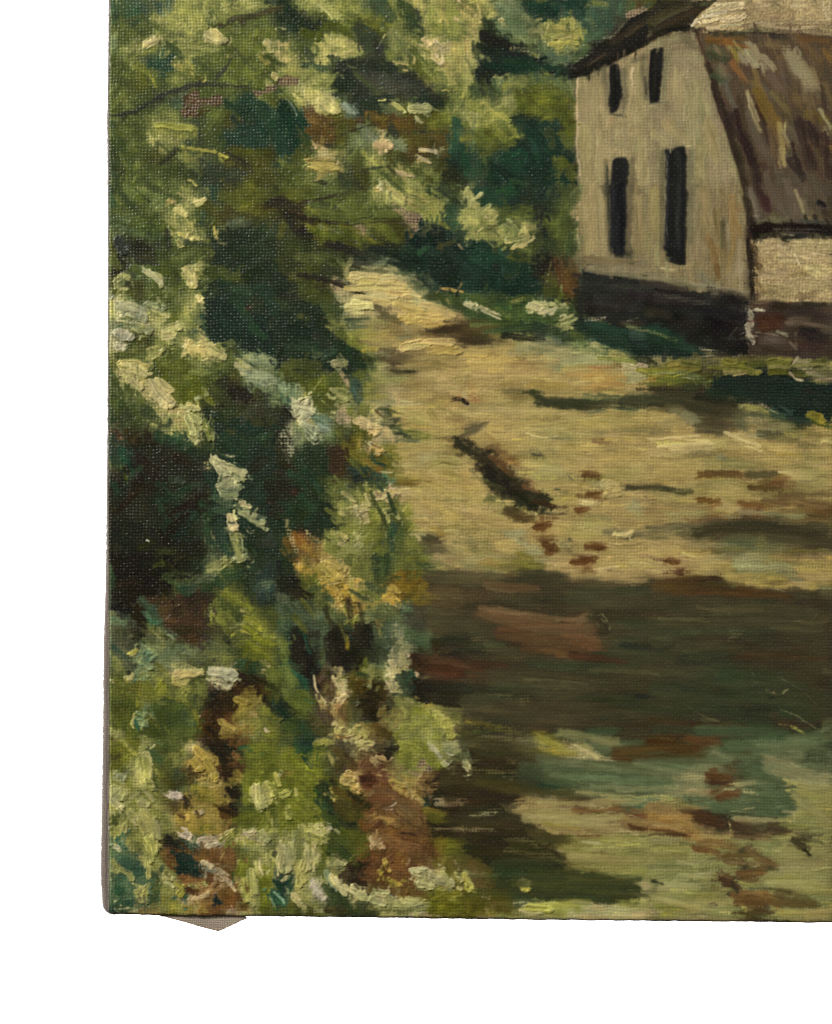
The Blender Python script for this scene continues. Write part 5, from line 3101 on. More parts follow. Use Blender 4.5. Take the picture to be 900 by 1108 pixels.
S 8a5a38 24 830,350 900,350
S 4a2816 20 820,420 900,435
L c8b088 6 810,370 900,390
S 96804c 30 260,350 420,350
S a08a52 40 380,370 560,370
S 9c8654 40 540,400 720,390
S a08c58 40 600,380 780,380
S 92803f 40 400,410 560,420
S a89458 20 390,440 480,455
S 8c7a48 30 560,450 720,445
D b0a070 20 770,450 860,460
S 5a4028 16 560,470 680,465
S 7a4a2c 20 790,430 830,435
S 2a2614 50 240,380 320,410
S 332c18 40 320,440 400,470
D 86846a 30 70,370 180,350
D 7a7050 24 20,430 160,440
D 7c6c4c 16 0,425 90,430
S 241c10 40 20,370 60,380
S 201a10 50 60,470 200,500
D 6a6040 30 220,490 300,490
S 3f3b1c 40 400,490 520,490
D 5c5a38 40 300,500 400,500
S 7a7038 40 470,530 560,520
S 867c44 50 560,500 720,490
S 8a8048 50 720,510 880,500
S 7f7842 50 540,580 700,570
S 857c44 50 700,590 880,580
S 6f6c38 24 640,560 880,570
S 8f8450 16 600,540 760,545
L b8b4ac 6 620,495 650,500
S 9a8c60 16 460,540 500,550
D 6a6034 24 500,600 540,620
S 7f7840 40 840,640 890,640
S 242410 60 40,540 160,560
S 2a2a14 60 200,560 400,570
S 2c2c14 60 260,520 380,540
S 1f2814 50 160,620 320,620
S 28361c 50 340,630 500,640
S 2c3c1f 50 540,670 680,670
S 26361f 50 640,700 780,700
S 223018 50 560,750 720,760
S 2c3a1c 50 400,700 520,710
S 2a3818 50 340,750 480,760
S 243018 50 160,690 240,700
S 2c3818 40 160,750 240,760
D 4a5a30 24 740,670 800,660
S 20301f 24 820,690 860,680
S 2a3018 40 740,770 840,780
K b5b064 50 285,700 310,710
K c2bb78 24 300,690 325,700
K aaa450 30 300,730 320,735
L 6a6a30 4 290,690 310,740
L c9c48c 4 215,690 225,690
S 5a4420 60 40,610 100,640
S 4c3a1c 60 60,680 120,700
S 403418 50 90,620 130,640
K b8b45c 30 10,660 30,700
K bfba68 24 30,690 50,720
K aaa650 20 20,720 40,735
L 6a6a28 4 10,680 40,720
S 8a8430 14 0,545 5,550
S 5f5a1c 60 20,790 120,790
S 6a641c 60 30,830 160,840
S 4f4018 60 140,790 230,790
S 55481f 40 180,830 270,840
D a89878 18 95,765 130,770
D b5a58c 20 260,795 320,795
K a8ac50 40 310,820 420,825
K b0b058 24 340,810 480,805
S 869640 40 460,820 600,820
S 8ca048 30 480,800 620,800
K c2bb78 12 290,830 380,845
S 6a7c30 20 380,850 500,855
L 5a6a28 4 340,820 440,815
L 4a4a20 6 480,830 495,828
S 7a8a40 24 560,840 650,845
D a89880 40 620,840 780,850
D b0a088 24 620,820 780,830
S 6a8038 40 780,800 880,800
S 72883c 24 800,830 890,830
D 9a8c6c 16 780,855 890,860
S b8a070 40 880,710 898,730
D 8a7c60 14 80,865 300,870
D 8a7c60 10 300,868 620,872
@700,800
P 33220f 14 0,0 260,0 260,60 130,110 0,110
P 5a6a4c 20 0,130 260,130 400,110 560,20 640,60 740,180 900,220 900,0 560,0 300,20 280,80
P 7f7a48 20 0,470 240,490 420,480 640,490 900,470 900,880 0,880
P 4a5f48 16 230,300 420,340 720,250 715,390 560,380 410,370 280,350
P 8a8048 20 740,240 900,230 900,460 720,420
P 8a6438 18 0,300 120,330 220,370 260,450 400,490 440,540 240,500 0,430
S 2f1c0c 50 20,30 120,40
S 3a2410 40 60,80 180,60
S 5a3a20 40 270,20 340,20
S 4a3018 30 230,40 290,50
D 6a5430 30 100,100 260,90
S 3f3c1c 30 200,70 270,80
S 24402a 50 380,30 480,30
S 2f4a34 40 360,60 540,60
S 4a3420 16 470,60 500,70
F 5a6e4c 40 300,90 460,90
F 4a6048 40 440,100 560,120
S 7a8a6c 24 320,70 400,90
L b8c4b4 6 210,105 235,100
L a8b8a8 5 290,70 310,80
F 6f7f5a 60 600,50 680,60
F 758056 50 640,90 720,100
F 5a6c52 50 720,60 800,50
S 3a5040 40 760,40 860,40
F 344836 50 780,80 890,90
S 1f3020 40 840,20 900,30
L 1a2414 8 830,0 900,25
F 7a8058 40 680,130 760,150
F 6a7658 60 780,150 890,170
F 768058 40 820,190 900,190
D a09a68 24 700,110 740,150
K a09858 16 660,195 720,220 760,235
S 9a9258 24 700,200 820,230
F 8f8650 40 780,240 890,250
S 8c8448 40 760,290 880,280
S 877f44 50 750,340 880,340
F 85804c 40 740,390 880,400
D 6a6c48 24 720,410 820,420
S 7d7848 40 800,450 890,450
F 7a7a50 40 20,150 160,150
F 55694a 40 20,180 120,190
S 8c7c4c 34 180,140 280,130
D 9a8858 24 200,120 290,140
F 768058 40 160,200 280,210
S 948a5c 40 130,200 240,230
S 9c8c60 30 180,240 300,250
S 8f8458 30 250,260 330,290
K b0a068 16 400,210 440,220
S 96905c 30 440,220 520,210
F 5a6c48 40 20,240 140,260
F 6a7450 30 120,260 200,280
S 56704c 40 220,300 330,320
S 4a6448 40 300,330 420,340
S 4f6448 50 440,150 560,180
F 4a5c48 60 560,150 680,160
F 4c6048 60 500,260 680,250
F 405640 50 540,310 700,310
F 425844 50 520,350 700,350
F 607050 30 480,200 600,210
D 8f9060 20 480,260 540,270
L b5a870 6 470,340 520,330
L b0a468 6 440,355 510,350
L a89c60 6 410,350 470,345
S 5a3620 50 310,180 370,180
S 6a4428 40 340,160 415,145
S 4a3224 40 310,210 380,220
S 3a3430 30 370,220 415,190
S 50341f 30 300,170 320,200
L 5a3820 7 320,160 330,150
S 5c3c20 34 345,290 440,285
S 6a4828 24 350,275 450,270
S 5a3c22 16 450,250 460,240
D c8bca0 12 370,250 400,240
S 50351f 12 210,290 220,310
S 4a2f1c 50 240,380 310,390
S 5c3f2a 40 270,410 340,410
S 463628 40 300,430 350,430
S 2c2c2c 40 350,430 390,435
S 322c28 40 330,400 380,420
L 4a3020 9 220,350 240,370
S 3a2418 20 220,400 250,360
L 5a3c24 9 280,370 295,360
K b09860 9 400,400 410,440
S 46382a 50 440,410 520,420
S 4a4634 50 510,430 570,440
S 3f3a28 40 440,460 500,460
S 55492c 24 520,460 590,470
S 4a3f2a 40 610,420 660,430
S 3f3424 24 620,460 660,460
S 5a4a2c 16 590,420 680,410
L 0f0f10 8 505,485 515,490
S b0a068 24 430,385 560,390
S a89a60 16 560,395 690,398
L c8b888 6 575,365 578,390
L cabb90 6 715,360 715,395 690,400
S 443a22 34 740,520 780,530
S 33291a 24 750,490 760,540
S 141410 20 785,555 798,570
L 2a2416 7 770,540 800,530
S 4a4428 12 705,485 730,510
S 5a5234 16 810,490 855,505
L 0f0f0c 7 840,500 850,510
S 8c6c40 40 20,330 140,360
S 9c7c48 40 120,370 220,400
S 8a6236 40 20,390 120,400
S 95743f 40 150,410 240,440
L c8ac78 6 10,420 100,430 180,450
S 4a2c18 20 20,445 120,460 200,480
D 3c2a18 20 60,470 180,475
L 6a4830 5 105,335 130,360 200,355
S 7a6a40 30 260,440 360,460
F 968850 30 260,470 400,475
F 8a8450 50 20,500 160,500
S 7a7840 40 40,530 180,530
F 80783f 40 40,570 200,560
S 6a4224 34 230,530 330,545
S 6f482a 24 220,520 300,520
L 14100c 7 222,515 228,518
S 7a5c38 40 280,500 420,510
S 6a4a2c 40 350,570 430,580
S 5a3c22 34 380,590 440,600
S 785c34 40 400,540 460,540
S 2c2e2c 24 450,550 500,525
S 6f4c30 50 490,540 540,550
S 70502c 40 530,570 580,590
S 5a4a2a 40 560,600 610,610
S 3f3c2c 30 580,625 610,620
S 54402a 40 460,590 480,610
S 2f302c 24 470,620 490,600
K a08c5c 24 500,605 530,610
S 65401f 40 460,650 540,640
S 5c3c24 40 460,680 520,675
S 74502c 24 520,640 570,650
S 52361f 50 360,660 400,690
S 4a3824 50 390,700 430,700
S 34322a 40 410,720 440,680
S 26261f 30 400,750 430,740
S 6a5a34 30 320,720 350,720
S 7a6a40 16 320,735 360,740
L 5a4a28 6 320,705 320,735
S 1c2a1c 16 30,690 75,695
S 2f3a24 16 40,710 75,700
L 14201a 7 20,685 50,680
F 857c48 40 120,620 280,620
S a09460 24 140,600 240,610
S a89a64 20 150,660 300,670
D 9a8c60 30 240,640 320,640
F 6a6844 30 200,700 280,705
L 6a6848 4 80,670 140,665
L 6a6a4a 4 90,690 180,720 280,700
F 7f7c48 40 20,640 100,650
S 9a8c58 40 60,720 200,730
S a08f54 50 60,760 240,760
S a8965a 50 240,800 400,810
S a39050 40 120,800 240,830
F 807c40 30 200,770 320,760
F 7c8040 40 200,740 360,750
S 5a4c44 24 300,800 320,795
S 3f3834 9 290,808 330,805
L 6a5a30 6 250,825 290,812
S 738038 40 40,820 90,830
S 7f8c3c 24 70,850 120,860
D a09070 20 10,800 40,860
D 8a7c60 16 20,870 240,875
D 847858 10 240,872 500,880
D 847858 14 640,875 900,880
S 6f4c2a 50 440,760 560,750
S 654020 50 480,780 560,800
S 5a3c1f 40 500,830 560,820
S 4f3a20 40 500,860 540,850
S 3a3624 30 520,870 560,850
S 4a4634 24 570,800 600,830
S 35342a 20 590,840 630,830
S 7a5a34 40 560,760 640,770
S 5a4c2a 50 640,750 720,760
S 544a2c 50 660,790 740,800
S 5c5030 40 740,770 810,790
D 4f4628 30 760,800 830,820
S 45401f 24 630,720 690,740
S 6a6a48 16 500,725 640,720
L 2a3420 7 500,722 600,730
S 7a4a26 24 600,790 640,810
S 5c3820 9 800,895 850,890
K b09a54 16 440,790 480,830
S a08c48 40 640,840 760,840
S a39050 40 780,850 890,840
F 85803c 40 760,720 880,740
F 7a7a40 40 600,690 760,680
D 5a5430 12 760,680 800,690
F 8a8050 50 620,560 740,560
F 8c8254 50 640,620 840,610
F 857c4c 60 780,580 890,570
S 8f8450 40 560,520 660,530
F 8a7f4c 50 700,650 890,660
S 968a54 30 680,520 740,500
L 20180f 6 890,790 898,800
L 2a2818 5 850,690 855,695
D 7a7048 12 820,650 890,660
@100,400
S 1f3a28 40 330,560 420,640
S 24422c 30 420,600 500,560
S 1f3826 40 340,760 420,700
S 20402a 34 100,560 130,620
S 1e3a2a 40 560,520 600,600
S 24482e 40 540,640 560,740
S 1f3c28 50 660,360 720,420
S 234428 40 560,780 580,860
S 1c3a30 40 700,260 800,290
S 2c4a30 30 780,340 860,320
S 20402c 40 640,860 660,900
S 274a30 30 400,320 480,360
S 1f3426 40 100,420 140,480
S 2a1a10 26 120,690 200,600 240,520
S 251810 24 380,720 480,640 560,610
S 1e140e 30 320,860 420,760
S 24402c 30 500,700 460,760
S 2c4430 24 180,520 240,470
@300,400
S 1f3c2a 40 130,480 180,560
S 24462e 36 120,620 180,680
S 1c3424 40 20,640 80,700
S 2a4a34 30 190,560 210,620
S 20402c 36 60,500 120,540
@200,300
S 1c3424 60 180,20 260,120
S 20402a 50 260,120 320,220
S 1a3024 60 160,180 220,260
S 2c5032 40 240,60 320,90
S 24482e 40 330,240 400,300
S 1f3c2c 50 380,60 440,160
@700,0
L d0bd90 10 488,440 500,520 530,590
L cbb88a 9 670,590 668,660 680,720
S 70583a 30 520,330 560,480
S 544840 30 640,300 680,420
S 5a4a3c 30 760,420 800,560
S 3a2c26 26 440,480 480,620
S 2c221e 24 560,560 600,700
S 64503c 26 590,620 620,760
S 3a2c28 24 840,420 880,560
S 6a5844 30 340,240 380,360
S 8a7a62 24 470,250 520,320
S 9a8a70 26 690,260 740,380
S 8a7a60 24 760,300 820,430
"""
ACCENTS = """
@500,0,2.25
B 1f1814 14 598,160 625,230 650,330 690,470 705,545
S 5a3a20 12 600,95 680,95
S 7a4426 13 640,100 692,118
S 5c3d26 18 820,92 890,102
S 2f3626 20 600,130 642,150
S 33402f 14 610,185 640,200
K a09478 18 690,128 716,162
S a09074 15 730,140 762,168
D 94866a 34 790,122 850,205
S 9a8a6a 10 800,130 850,210
S 74462e 13 655,152 682,188
S 8c8050 7 660,100 678,128
B 2a1c1e 24 650,290 690,360 735,500
S 241717 12 665,270 682,335 700,400
S 2f1d16 12 720,258 736,292
S 26191a 10 700,360 720,440
S 55504a 16 640,205 662,265
S a49470 6 695,218 706,250 722,292
S 6b4c26 28 720,225 760,300
S a88e5c 11 770,300 776,360
S a89060 9 780,362 786,402
B 2a1f1e 28 820,300 850,400
S 241a1b 14 800,350 826,420
S 2a1f1d 22 880,330 892,425
S 2c2020 18 795,385 830,435
S 241918 12 840,300 862,350
S 55483c 22 740,420 760,500
S 5a4e44 20 790,440 810,520
S 4c4038 20 850,430 866,500
S a4946e 6 870,268 896,312
S 9a8a68 5 810,460 826,500
K 17141d 13 864,488 876,496
S 3a2228 18 728,480 742,510
L 9a8f84 4 700,480 720,540
B 14120f 20 704,556 800,552 900,558
S 55543e 9 715,542 740,536
S 5a5842 9 755,540 790,532
S 48443a 9 820,538 880,540
S 282622 34 300,690 420,700
S 24231f 40 420,720 560,730
S 1d1d1b 34 600,760 680,775
S 2b2824 34 330,730 430,745
S 35322b 18 440,690 540,700
S 1a1a18 26 640,730 690,750
S 7a7458 12 300,660 420,672 540,690
S 7c775a 10 560,690 690,712
F 55503a 16 345,170 352,270
F 5a5540 16 395,170 392,270
F 55503a 16 440,140 446,240
F 5a5540 14 495,140 490,240
F 55503a 18 352,390 356,620
F 58533c 14 412,390 402,610
F 55503a 16 486,370 482,620
F 5a553e 20 556,370 552,630
S 26282a 8 500,375 494,600
L b0a884 3 497,390 490,560
S 3a3a32 6 355,400 358,610
S 6a5c38 22 620,520 640,640
S 7a6640 18 655,480 660,600
S 5a5038 10 630,540 632,600
S 6d6142 20 300,630 420,640
L 3a3a30 5 360,278 400,280
L 45443a 5 455,252 500,246
K b9a884 5 282,190 278,300 284,430
S 14201a 18 40,110 110,150
S 1a1814 16 50,90 110,115
S 143026 20 110,150 200,165
S 0f2c26 22 60,160 160,170
S 16332a 20 140,300 180,340
S 1c3a2c 24 100,380 140,420
S 12302a 24 60,620 160,660
S 2f4f2c 12 120,440 160,450
S 6a7030 18 180,220 250,230
S 747232 18 190,260 240,290
K b5ae68 10 195,90 245,85
K a9a45c 10 210,110 260,105
K beb87c 10 110,590 160,575
K c4bc80 8 130,600 170,585
K a9ad6a 14 40,520 70,500
K b8b47c 12 20,490 50,470
K c9c29a 12 8,742 34,752
K cbc49c 6 45,755 92,776
K c4bd94 16 165,745 196,752
K c6c094 10 190,762 228,750
K b0b07c 7 236,780 268,768
S 5a7838 10 20,790 120,790
S 3c5c34 14 60,810 160,800
K 8a9a50 10 330,870 420,880
S 14201a 16 100,820 200,825
@400,380,1.8
B 2a2e20 20 330,98 420,104 520,100
B 3a3f2e 20 500,94 620,94
B 3f3d2e 32 620,98 720,122
S 2a2822 14 640,92 700,100
B 77776f 18 616,122 640,138
B 4a493c 20 640,150 690,152
B 5a5c54 14 718,140 730,152
P 322d1e 14 158,166 196,172 230,196 262,222 300,256 350,290 366,304 340,312 300,308 262,290 232,262 212,236 196,206 164,184
P 25221a 10 214,214 236,226 262,250 290,280 270,284 240,262 222,240
S 5a3f26 12 236,206 262,226
S 644628 9 250,222 282,244
S 6a4a2c 9 300,262 330,276
S 241d14 14 280,272 318,296
S 3a2616 10 320,292 360,304
S 2c2a1c 12 166,176 196,196
D 5a5236 9 176,172 214,196
D 8a7a4c 7 200,232 236,276
B 5a533a 12 178,166 222,144
B 4d3d24 18 268,310 302,326
B 3f4a28 10 225,252 260,268
L 3a342a 5 326,306 350,318 388,318
B 3a3826 10 500,265 560,266 622,272
B 34321f 26 640,350 760,345 890,372
B 55523a 14 540,345 640,343
B 45432f 18 780,362 895,378
S 5c3a20 10 415,243 445,246
S 5a361c 9 425,280 450,276
S 60391e 9 400,310 425,306
S 5c351c 14 325,345 348,338
S 52301a 13 340,375 362,384
S 5c351c 12 422,380 460,384
S 55301a 11 395,412 436,404
S 5c381e 9 575,406 602,410
S 6a4424 10 640,290 680,290
S 5f3d20 14 640,240 720,240
S 5a4022 12 740,262 800,268
B 6a5030 16 800,285 890,300
K cdb98a 6 540,172 640,166
K c8b486 7 560,186 660,180
K cbb78a 6 690,158 760,186
K c2ac74 9 480,356 508,352
B 4c4436 24 110,440 250,440
B 36332b 24 300,438 380,442
B 574632 16 225,452 330,466
B 45402f 50 100,520 240,530
B 3b382c 46 400,480 560,484
B 49351f 22 560,458 690,462
B 43301c 18 690,468 820,482
B 3a372c 50 600,520 850,520
B 3c3a30 40 480,540 620,545
B 323529 60 480,600 700,640
B 2a3423 56 700,640 880,690
B 3a372a 46 250,640 420,650
B 3b3724 46 200,690 420,710
B 302f1f 46 400,690 600,700
B 343a2a 30 560,570 720,585
B 38291a 12 700,585 890,600
B 2c3626 40 560,660 700,690
B 624a34 24 220,510 330,540 430,540
B 7a6248 8 215,500 330,516 420,522
B 4f3624 22 250,550 400,570
B 6a4a34 18 390,550 440,566
B 3a2014 12 390,592 500,606
B 44301f 20 100,600 190,610
S 3c2018 16 110,615 180,625
S 1f1912 20 110,650 190,660
B 1c1f1c 11 490,570 540,582 590,575
B 20241f 10 598,604 660,612
S 14130e 8 449,518 464,540
L a8a498 3 446,516 468,544
L 9a968c 3 452,512 470,540
L b0a898 4 773,660 784,668
L c89868 4 786,664 798,672
L a8a498 4 804,668 816,660
L 15140f 6 780,676 806,672
L 8a8a5c 3 800,700 850,720 892,752
B 55694c 30 440,760 560,790 700,812
B 62775a 18 520,800 680,822
B 98903f 16 326,752 372,770
B 7f7f4c 18 372,742 480,760
B 3a2712 26 480,782 640,776
B 4a301c 16 620,754 682,764
K a29668 7 398,768 442,792
B 34503a 26 640,736 800,748
B 46604a 20 700,770 800,780
B 3a4a34 24 300,812 400,842
B 6a7858 30 820,762 890,752
B 7d8058 34 780,805 890,842
B 8a8252 20 840,850 895,860
S 5a3a22 20 662,820 700,838
S 3f3530 8 672,842 706,836
S 603d22 15 680,866 722,858
B 2f2a18 34 190,760 320,790
B 3a331c 24 200,830 320,850
B a08a58 14 330,880 520,878
S 12241c 26 680,66 780,60
S 14281e 30 720,86 880,100
S 1c3020 18 660,80 720,90
K 98943c 9 520,36 640,34
K 8c8c3c 9 660,30 760,40
K a3a05a 8 780,30 880,26
S 6a7030 9 560,56 640,60
@100,0,2.25
S 2b2f22 7 44,284 110,270 150,240 220,215 300,208 370,214
S 30342a 9 150,240 220,212 280,205
L 34382c 5 300,200 325,165 346,125
S 3f3a26 12 310,62 350,48 400,38 470,14
L 5a5238 4 315,55 400,30 460,12
K d0c88e 16 278,82 316,96
K c6be84 10 290,70 310,92
K cbc092 10 128,104 152,98
K c4b680 10 420,102 440,112
R 6a4a30 2 228,248 246,222 258,226 256,244 290,236 318,232 318,252 282,252 258,262 252,282 222,284 212,266 236,262
R 9a7a54 2 390,222 412,226 438,208 440,222 404,234
R 9a7a54 2 454,196 480,190 502,190 502,206 476,208
S 3a2414 9 232,262 250,246
S 2f1e12 8 232,280 248,268
S 16301f 22 330,250 390,290
S 1f3826 20 400,260 440,330
S 102c20 22 460,270 500,330
K 9a9a4e 16 160,304 240,312
S 8c8a46 10 160,316 250,330
K a8a052 8 220,356 270,364 330,382
S 2c2e1e 10 164,400 200,370
S 28281c 9 330,370 390,400
K c4a87c 16 690,352 728,356
K d0b88c 8 690,346 724,352
K cfc09a 8 800,364 834,374
K cbbb90 8 790,380 820,400
K cbb98a 9 742,418 778,428
K b8a864 20 524,402 594,408
L 5a4a24 3 520,394 595,396
L 5a4a24 3 520,418 600,416
K c4be80 22 560,250 590,270
S 8a9c86 18 616,258 640,276
K abac7a 18 778,266 816,268
K aab070 9 735,252 764,276
S 8c9a74 16 670,330 690,340
S 7b8c66 14 738,352 764,356
L 2a261a 4 580,345 640,318 740,288
L 2d2618 4 520,490 640,460 720,434
L 2d261c 5 500,530 620,548 760,536
S 24201a 18 440,490 500,500
S 211c16 14 480,520 540,545
S 231f1a 12 580,600 660,630
S 262018 9 500,672 580,684 660,718
K c6b470 14 620,700 760,700
K cbb87c 12 640,720 740,726
K c8c084 20 620,748 676,746
K d2c890 7 620,740 670,734
K bfa862 14 740,740 800,760
K c0a868 14 800,740 880,770
S 15231c 14 720,640 790,650
S 101a15 8 725,626 800,640
K c6be82 16 220,580 246,586
K c8c084 18 226,656 246,690
K c4bc86 10 258,720 270,730
K c9c088 12 250,488 276,484
K c6be80 12 204,512 230,524
S 2c322c 20 70,590 86,610
L 2a2e22 4 90,600 140,640 180,650
K aeb488 14 130,660 170,690
K c6c69a 6 140,656 172,690
K a9b08a 20 70,745 120,760
K bcbc94 7 70,740 130,765
K d0caa0 4 60,780 140,790
K 9aa87c 18 140,740 170,750
K c6c086 16 176,815 204,815
K d3c998 5 176,826 204,822
K aca890 18 60,810 92,820
L 6a6a58 3 58,816 92,826
K bab070 24 70,885 130,890
K beb476 20 240,845 290,860
K c4bc82 20 290,850 320,870
S 8fa26c 26 380,870 440,885
@100,325,3
K c8bd86 30 100,215 175,235
K c2b880 20 120,260 160,290
L 3a3420 4 100,200 190,200
L 4a4428 4 150,200 150,240
K d0c692 34 195,275 265,340
K c8be88 24 215,260 255,290
L d6cc9c 4 190,310 270,352
K c6be84 22 290,345 345,350
K b8ba80 24 310,380 330,430
K b0b47a 14 340,380 350,420
L d0c896 4 385,390 398,430 392,485
L c8c490 4 305,460 340,440
K c9c496 30 395,520 440,560
K c3be8e 24 430,535 490,560
K d3cda2 6 385,500 400,550 420,575
K 9aa676 14 405,600 470,600
L 4a5a3a 3 420,530 490,550
L 5a6a44 3 420,560 495,575
K d8d1a6 5 405,610 430,640 470,640
K 8a9c70 18 420,630 470,630
K cdc390 9 478,655 510,675
K d6cc9c 9 485,665 512,672
K 9aaa78 22 480,690 550,720
K b4bc8c 10 500,690 560,705
L c9c492 4 490,720 525,755
K cdbf90 22 445,705 462,740
K d8cc9c 5 438,715 455,755
K 8f9c5c 16 460,790 480,840
L cfc48e 4 476,765 488,780 485,830
S 8fa47c 30 520,190 580,200
S 9ab088 24 500,240 570,250
L cfd0a4 3 530,265 570,275 590,260
K c6c4a0 28 650,330 690,370
K cfcba8 20 660,340 720,360
K a9b894 22 690,400 730,430
L d8d6b0 4 690,440 720,465 740,465
L 5f7a58 3 690,410 730,450
D b5ad90 22 620,430 650,480
S 94a894 16 730,400 770,420
K d0bf8a 24 860,395 898,410
@100,700,3
K d8d2ae 30 385,80 455,95
K ddd6b4 18 380,70 440,80
K cfc8a0 22 410,115 440,130
L 6a6450 3 385,95 455,100
L 6a6450 3 390,115 450,120
L c2b888 4 400,130 430,145 450,140
K bcb074 26 270,90 350,85
K b6ac6c 14 275,110 310,115
K c0b47a 12 300,80 355,75
K 7f9c6c 20 160,50 190,70
L 3a7060 4 140,50 165,60 185,30
K c2bc62 12 118,20 140,10
K c8c084 9 118,105 135,90
K 7c9c68 22 140,240 170,250
S 245a4c 10 145,240 150,265
K b3b474 6 140,225 132,245 135,265
L 8c8434 4 100,95 130,120 165,175
L 8a8634 4 230,160 290,165 340,210 358,250
K a9ac62 36 160,360 180,420
K b6b670 24 150,400 170,440
K c0bc7c 8 160,345 185,360 190,430
K b0a874 14 170,470 200,500
K aaa766 30 165,540 205,610
K a3a45c 24 180,620 205,670
K b4b070 14 180,700 184,750
K b3ae76 20 205,560 215,620
K c4a858 24 335,330 365,360
K bca050 26 370,370 395,420
K b49a50 20 320,370 345,390
K b0984e 24 420,240 460,270
K a08c44 26 470,170 500,180
S 2a1a10 24 385,190 420,220
S 1f150e 18 375,260 410,290
S 2c1a10 18 410,340 430,400
S 241810 18 440,465 470,490
S 241610 18 420,530 460,545
L 0f0e10 6 400,345 430,355
K d6c8b8 18 258,478 290,485
S 2a2014 16 300,485 306,520
S 1a1812 26 245,620 275,640
K c0bc78 36 535,460 548,510
K c9c284 12 528,450 535,520
K b8b56c 24 570,440 590,480
K b0ae5c 14 595,410 610,450
K c8bf98 10 505,600 520,595
K c2be80 20 550,600 565,625
K b5b26c 20 520,730 530,800
K c0ba78 8 540,710 535,760
K cbc290 7 545,700 555,740
S 132a26 34 290,690 340,720
S 0f2622 28 280,720 345,735
S 173830 12 285,700 330,705
L 2a5a50 4 290,680 320,710
L 35665a 4 310,730 345,715
K cbbd98 18 360,700 385,715
K cfc0a8 16 300,610 320,615
K c9b494 12 350,640 400,630
K bfa888 14 400,720 440,740
K b5b46c 14 325,775 365,770
S 6a4424 22 380,690 460,700
S 8a5a36 16 310,750 370,790
L c4b070 3 410,700 430,670
L cbb884 3 400,740 440,700
K c4b084 9 330,820 380,800
S 14282c 12 405,820 415,830
K c6bd8c 16 620,650 640,720
K c2bc80 14 640,640 650,700
K cbc48c 8 600,650 605,740
K c8c18a 14 690,640 705,720
K d0c894 7 715,660 720,730
K bab470 18 665,720 690,760
S 12302a 22 590,760 620,790
K 7ca888 7 590,800 625,825
K c8bf88 14 650,800 675,820
K d3c9b0 12 730,790 750,820
K bfb8a4 16 715,760 740,800
K c6c08a 20 780,750 820,800
K cbc592 18 815,780 895,820
K d2cc9c 8 790,750 810,790
K c6c186 18 860,810 898,820
L 5a6a34 3 610,640 600,740
L 5a6a34 3 670,650 660,740
@400,800,4.5
K cdc690 44 220,650 290,665
K c6be84 50 250,700 300,710
K c9c490 40 320,690 390,700
K d2ca9c 22 200,640 270,640
L 7a7840 5 270,640 280,690
K c2bd80 24 360,650 390,720
K b8b45c 26 460,660 480,700
K bfba68 20 480,690 500,720
L 6a6a28 4 460,680 490,720
K c2bb78 24 745,690 770,710
K aaa450 26 750,725 770,735
K bdb77c 20 740,830 830,845
K a8ac50 30 770,820 880,825
@500,0,2.25
D 3c4a2c 12 300,770 360,790
D a8a080 8 300,780 350,775
D 5a6a3c 10 400,790 520,830
D b0a684 6 580,850 640,858
D 34332e 20 340,690 460,705
D 3f3c34 16 470,715 600,740
D 3a382f 14 600,700 680,720
D 4a463c 16 760,560 880,565
@460,740,2.045
B 5c6c4c 20 250,165 400,185 560,205
B 566a4a 16 280,200 450,215 640,225
B 6a7850 12 400,228 560,238
B 3f3a1e 26 120,220 260,240
B 3f3a20 24 240,330 300,350
B 34301a 24 60,300 200,310
B 33371c 22 150,400 300,390
B 35401f 22 320,430 460,440
B 2f3c1c 22 200,440 420,460
D 6a6440 14 120,120 240,125
D 5c5632 14 100,190 200,200
D 8a8458 8 100,290 160,284
D 8a7c58 6 20,322 150,322
D 5a5634 14 180,370 280,380
D 55562e 12 220,340 320,410
B 4a351c 14 420,150 580,140
D 8a7448 10 340,265 420,285
B 8a4e2c 9 330,280 430,276
B 9a7c48 16 440,300 560,320
B 9a8c58 20 220,295 400,310
S 5a3a22 12 622,200 678,206
S 4a3022 9 630,218 680,214
S 5c3c22 10 645,246 696,246
S 4c341e 18 600,296 660,310
B 45382a 16 690,318 740,330
B 463a26 12 760,318 796,324
S 3c3420 12 812,346 840,362
S 1f1c14 6 838,366 850,376
S 6a4626 11 600,362 650,372
B 5f4226 14 660,380 720,378
B 65472a 14 720,370 770,398
B 5a4026 16 690,420 740,416
S 4c3422 16 655,430 690,450
S 34302a 10 678,440 690,462
B 604425 20 690,480 760,478
B 5c4826 18 760,480 860,486
S 4a3a22 12 730,500 770,505
B a3965e 20 500,470 640,500
B a39660 16 520,440 600,450
B 9c9058 20 760,440 880,450
B 9a8e58 18 320,380 500,390
B 9a8f5a 18 820,250 890,300
D a89878 8 380,500 520,506
S 1f2a18 6 500,436 524,440
@500,0,2.25
L 756c4e 13 288,652 360,658 430,668
L 756c4e 11 420,668 500,682 560,692
L 7a7156 5 300,650 420,662
@100,0,2.25
S 4c5a30 14 60,60 120,40
S 3f5230 18 180,110 220,140
S 44562e 16 60,330 100,420
S 3a4c2a 18 120,440 180,470
S 4a5a30 14 250,150 300,180
S 425430 16 70,470 120,520
S 364a2a 16 140,540 170,580
S 50602f 16 350,120 400,170
S 46562e 14 420,140 470,160
S 3c4e2a 14 180,620 210,690
S 2f4228 14 230,590 300,600
S 4f5f34 12 640,180 700,230
S 5a6a36 12 780,120 830,180
S 4c5c30 14 700,420 760,470
@500,0,2.25
L 736a4c 14 352,648 410,652 478,658
L 776e50 12 360,652 420,656 474,660
L 736a4c 9 365,656 440,660
@300,400,2.25
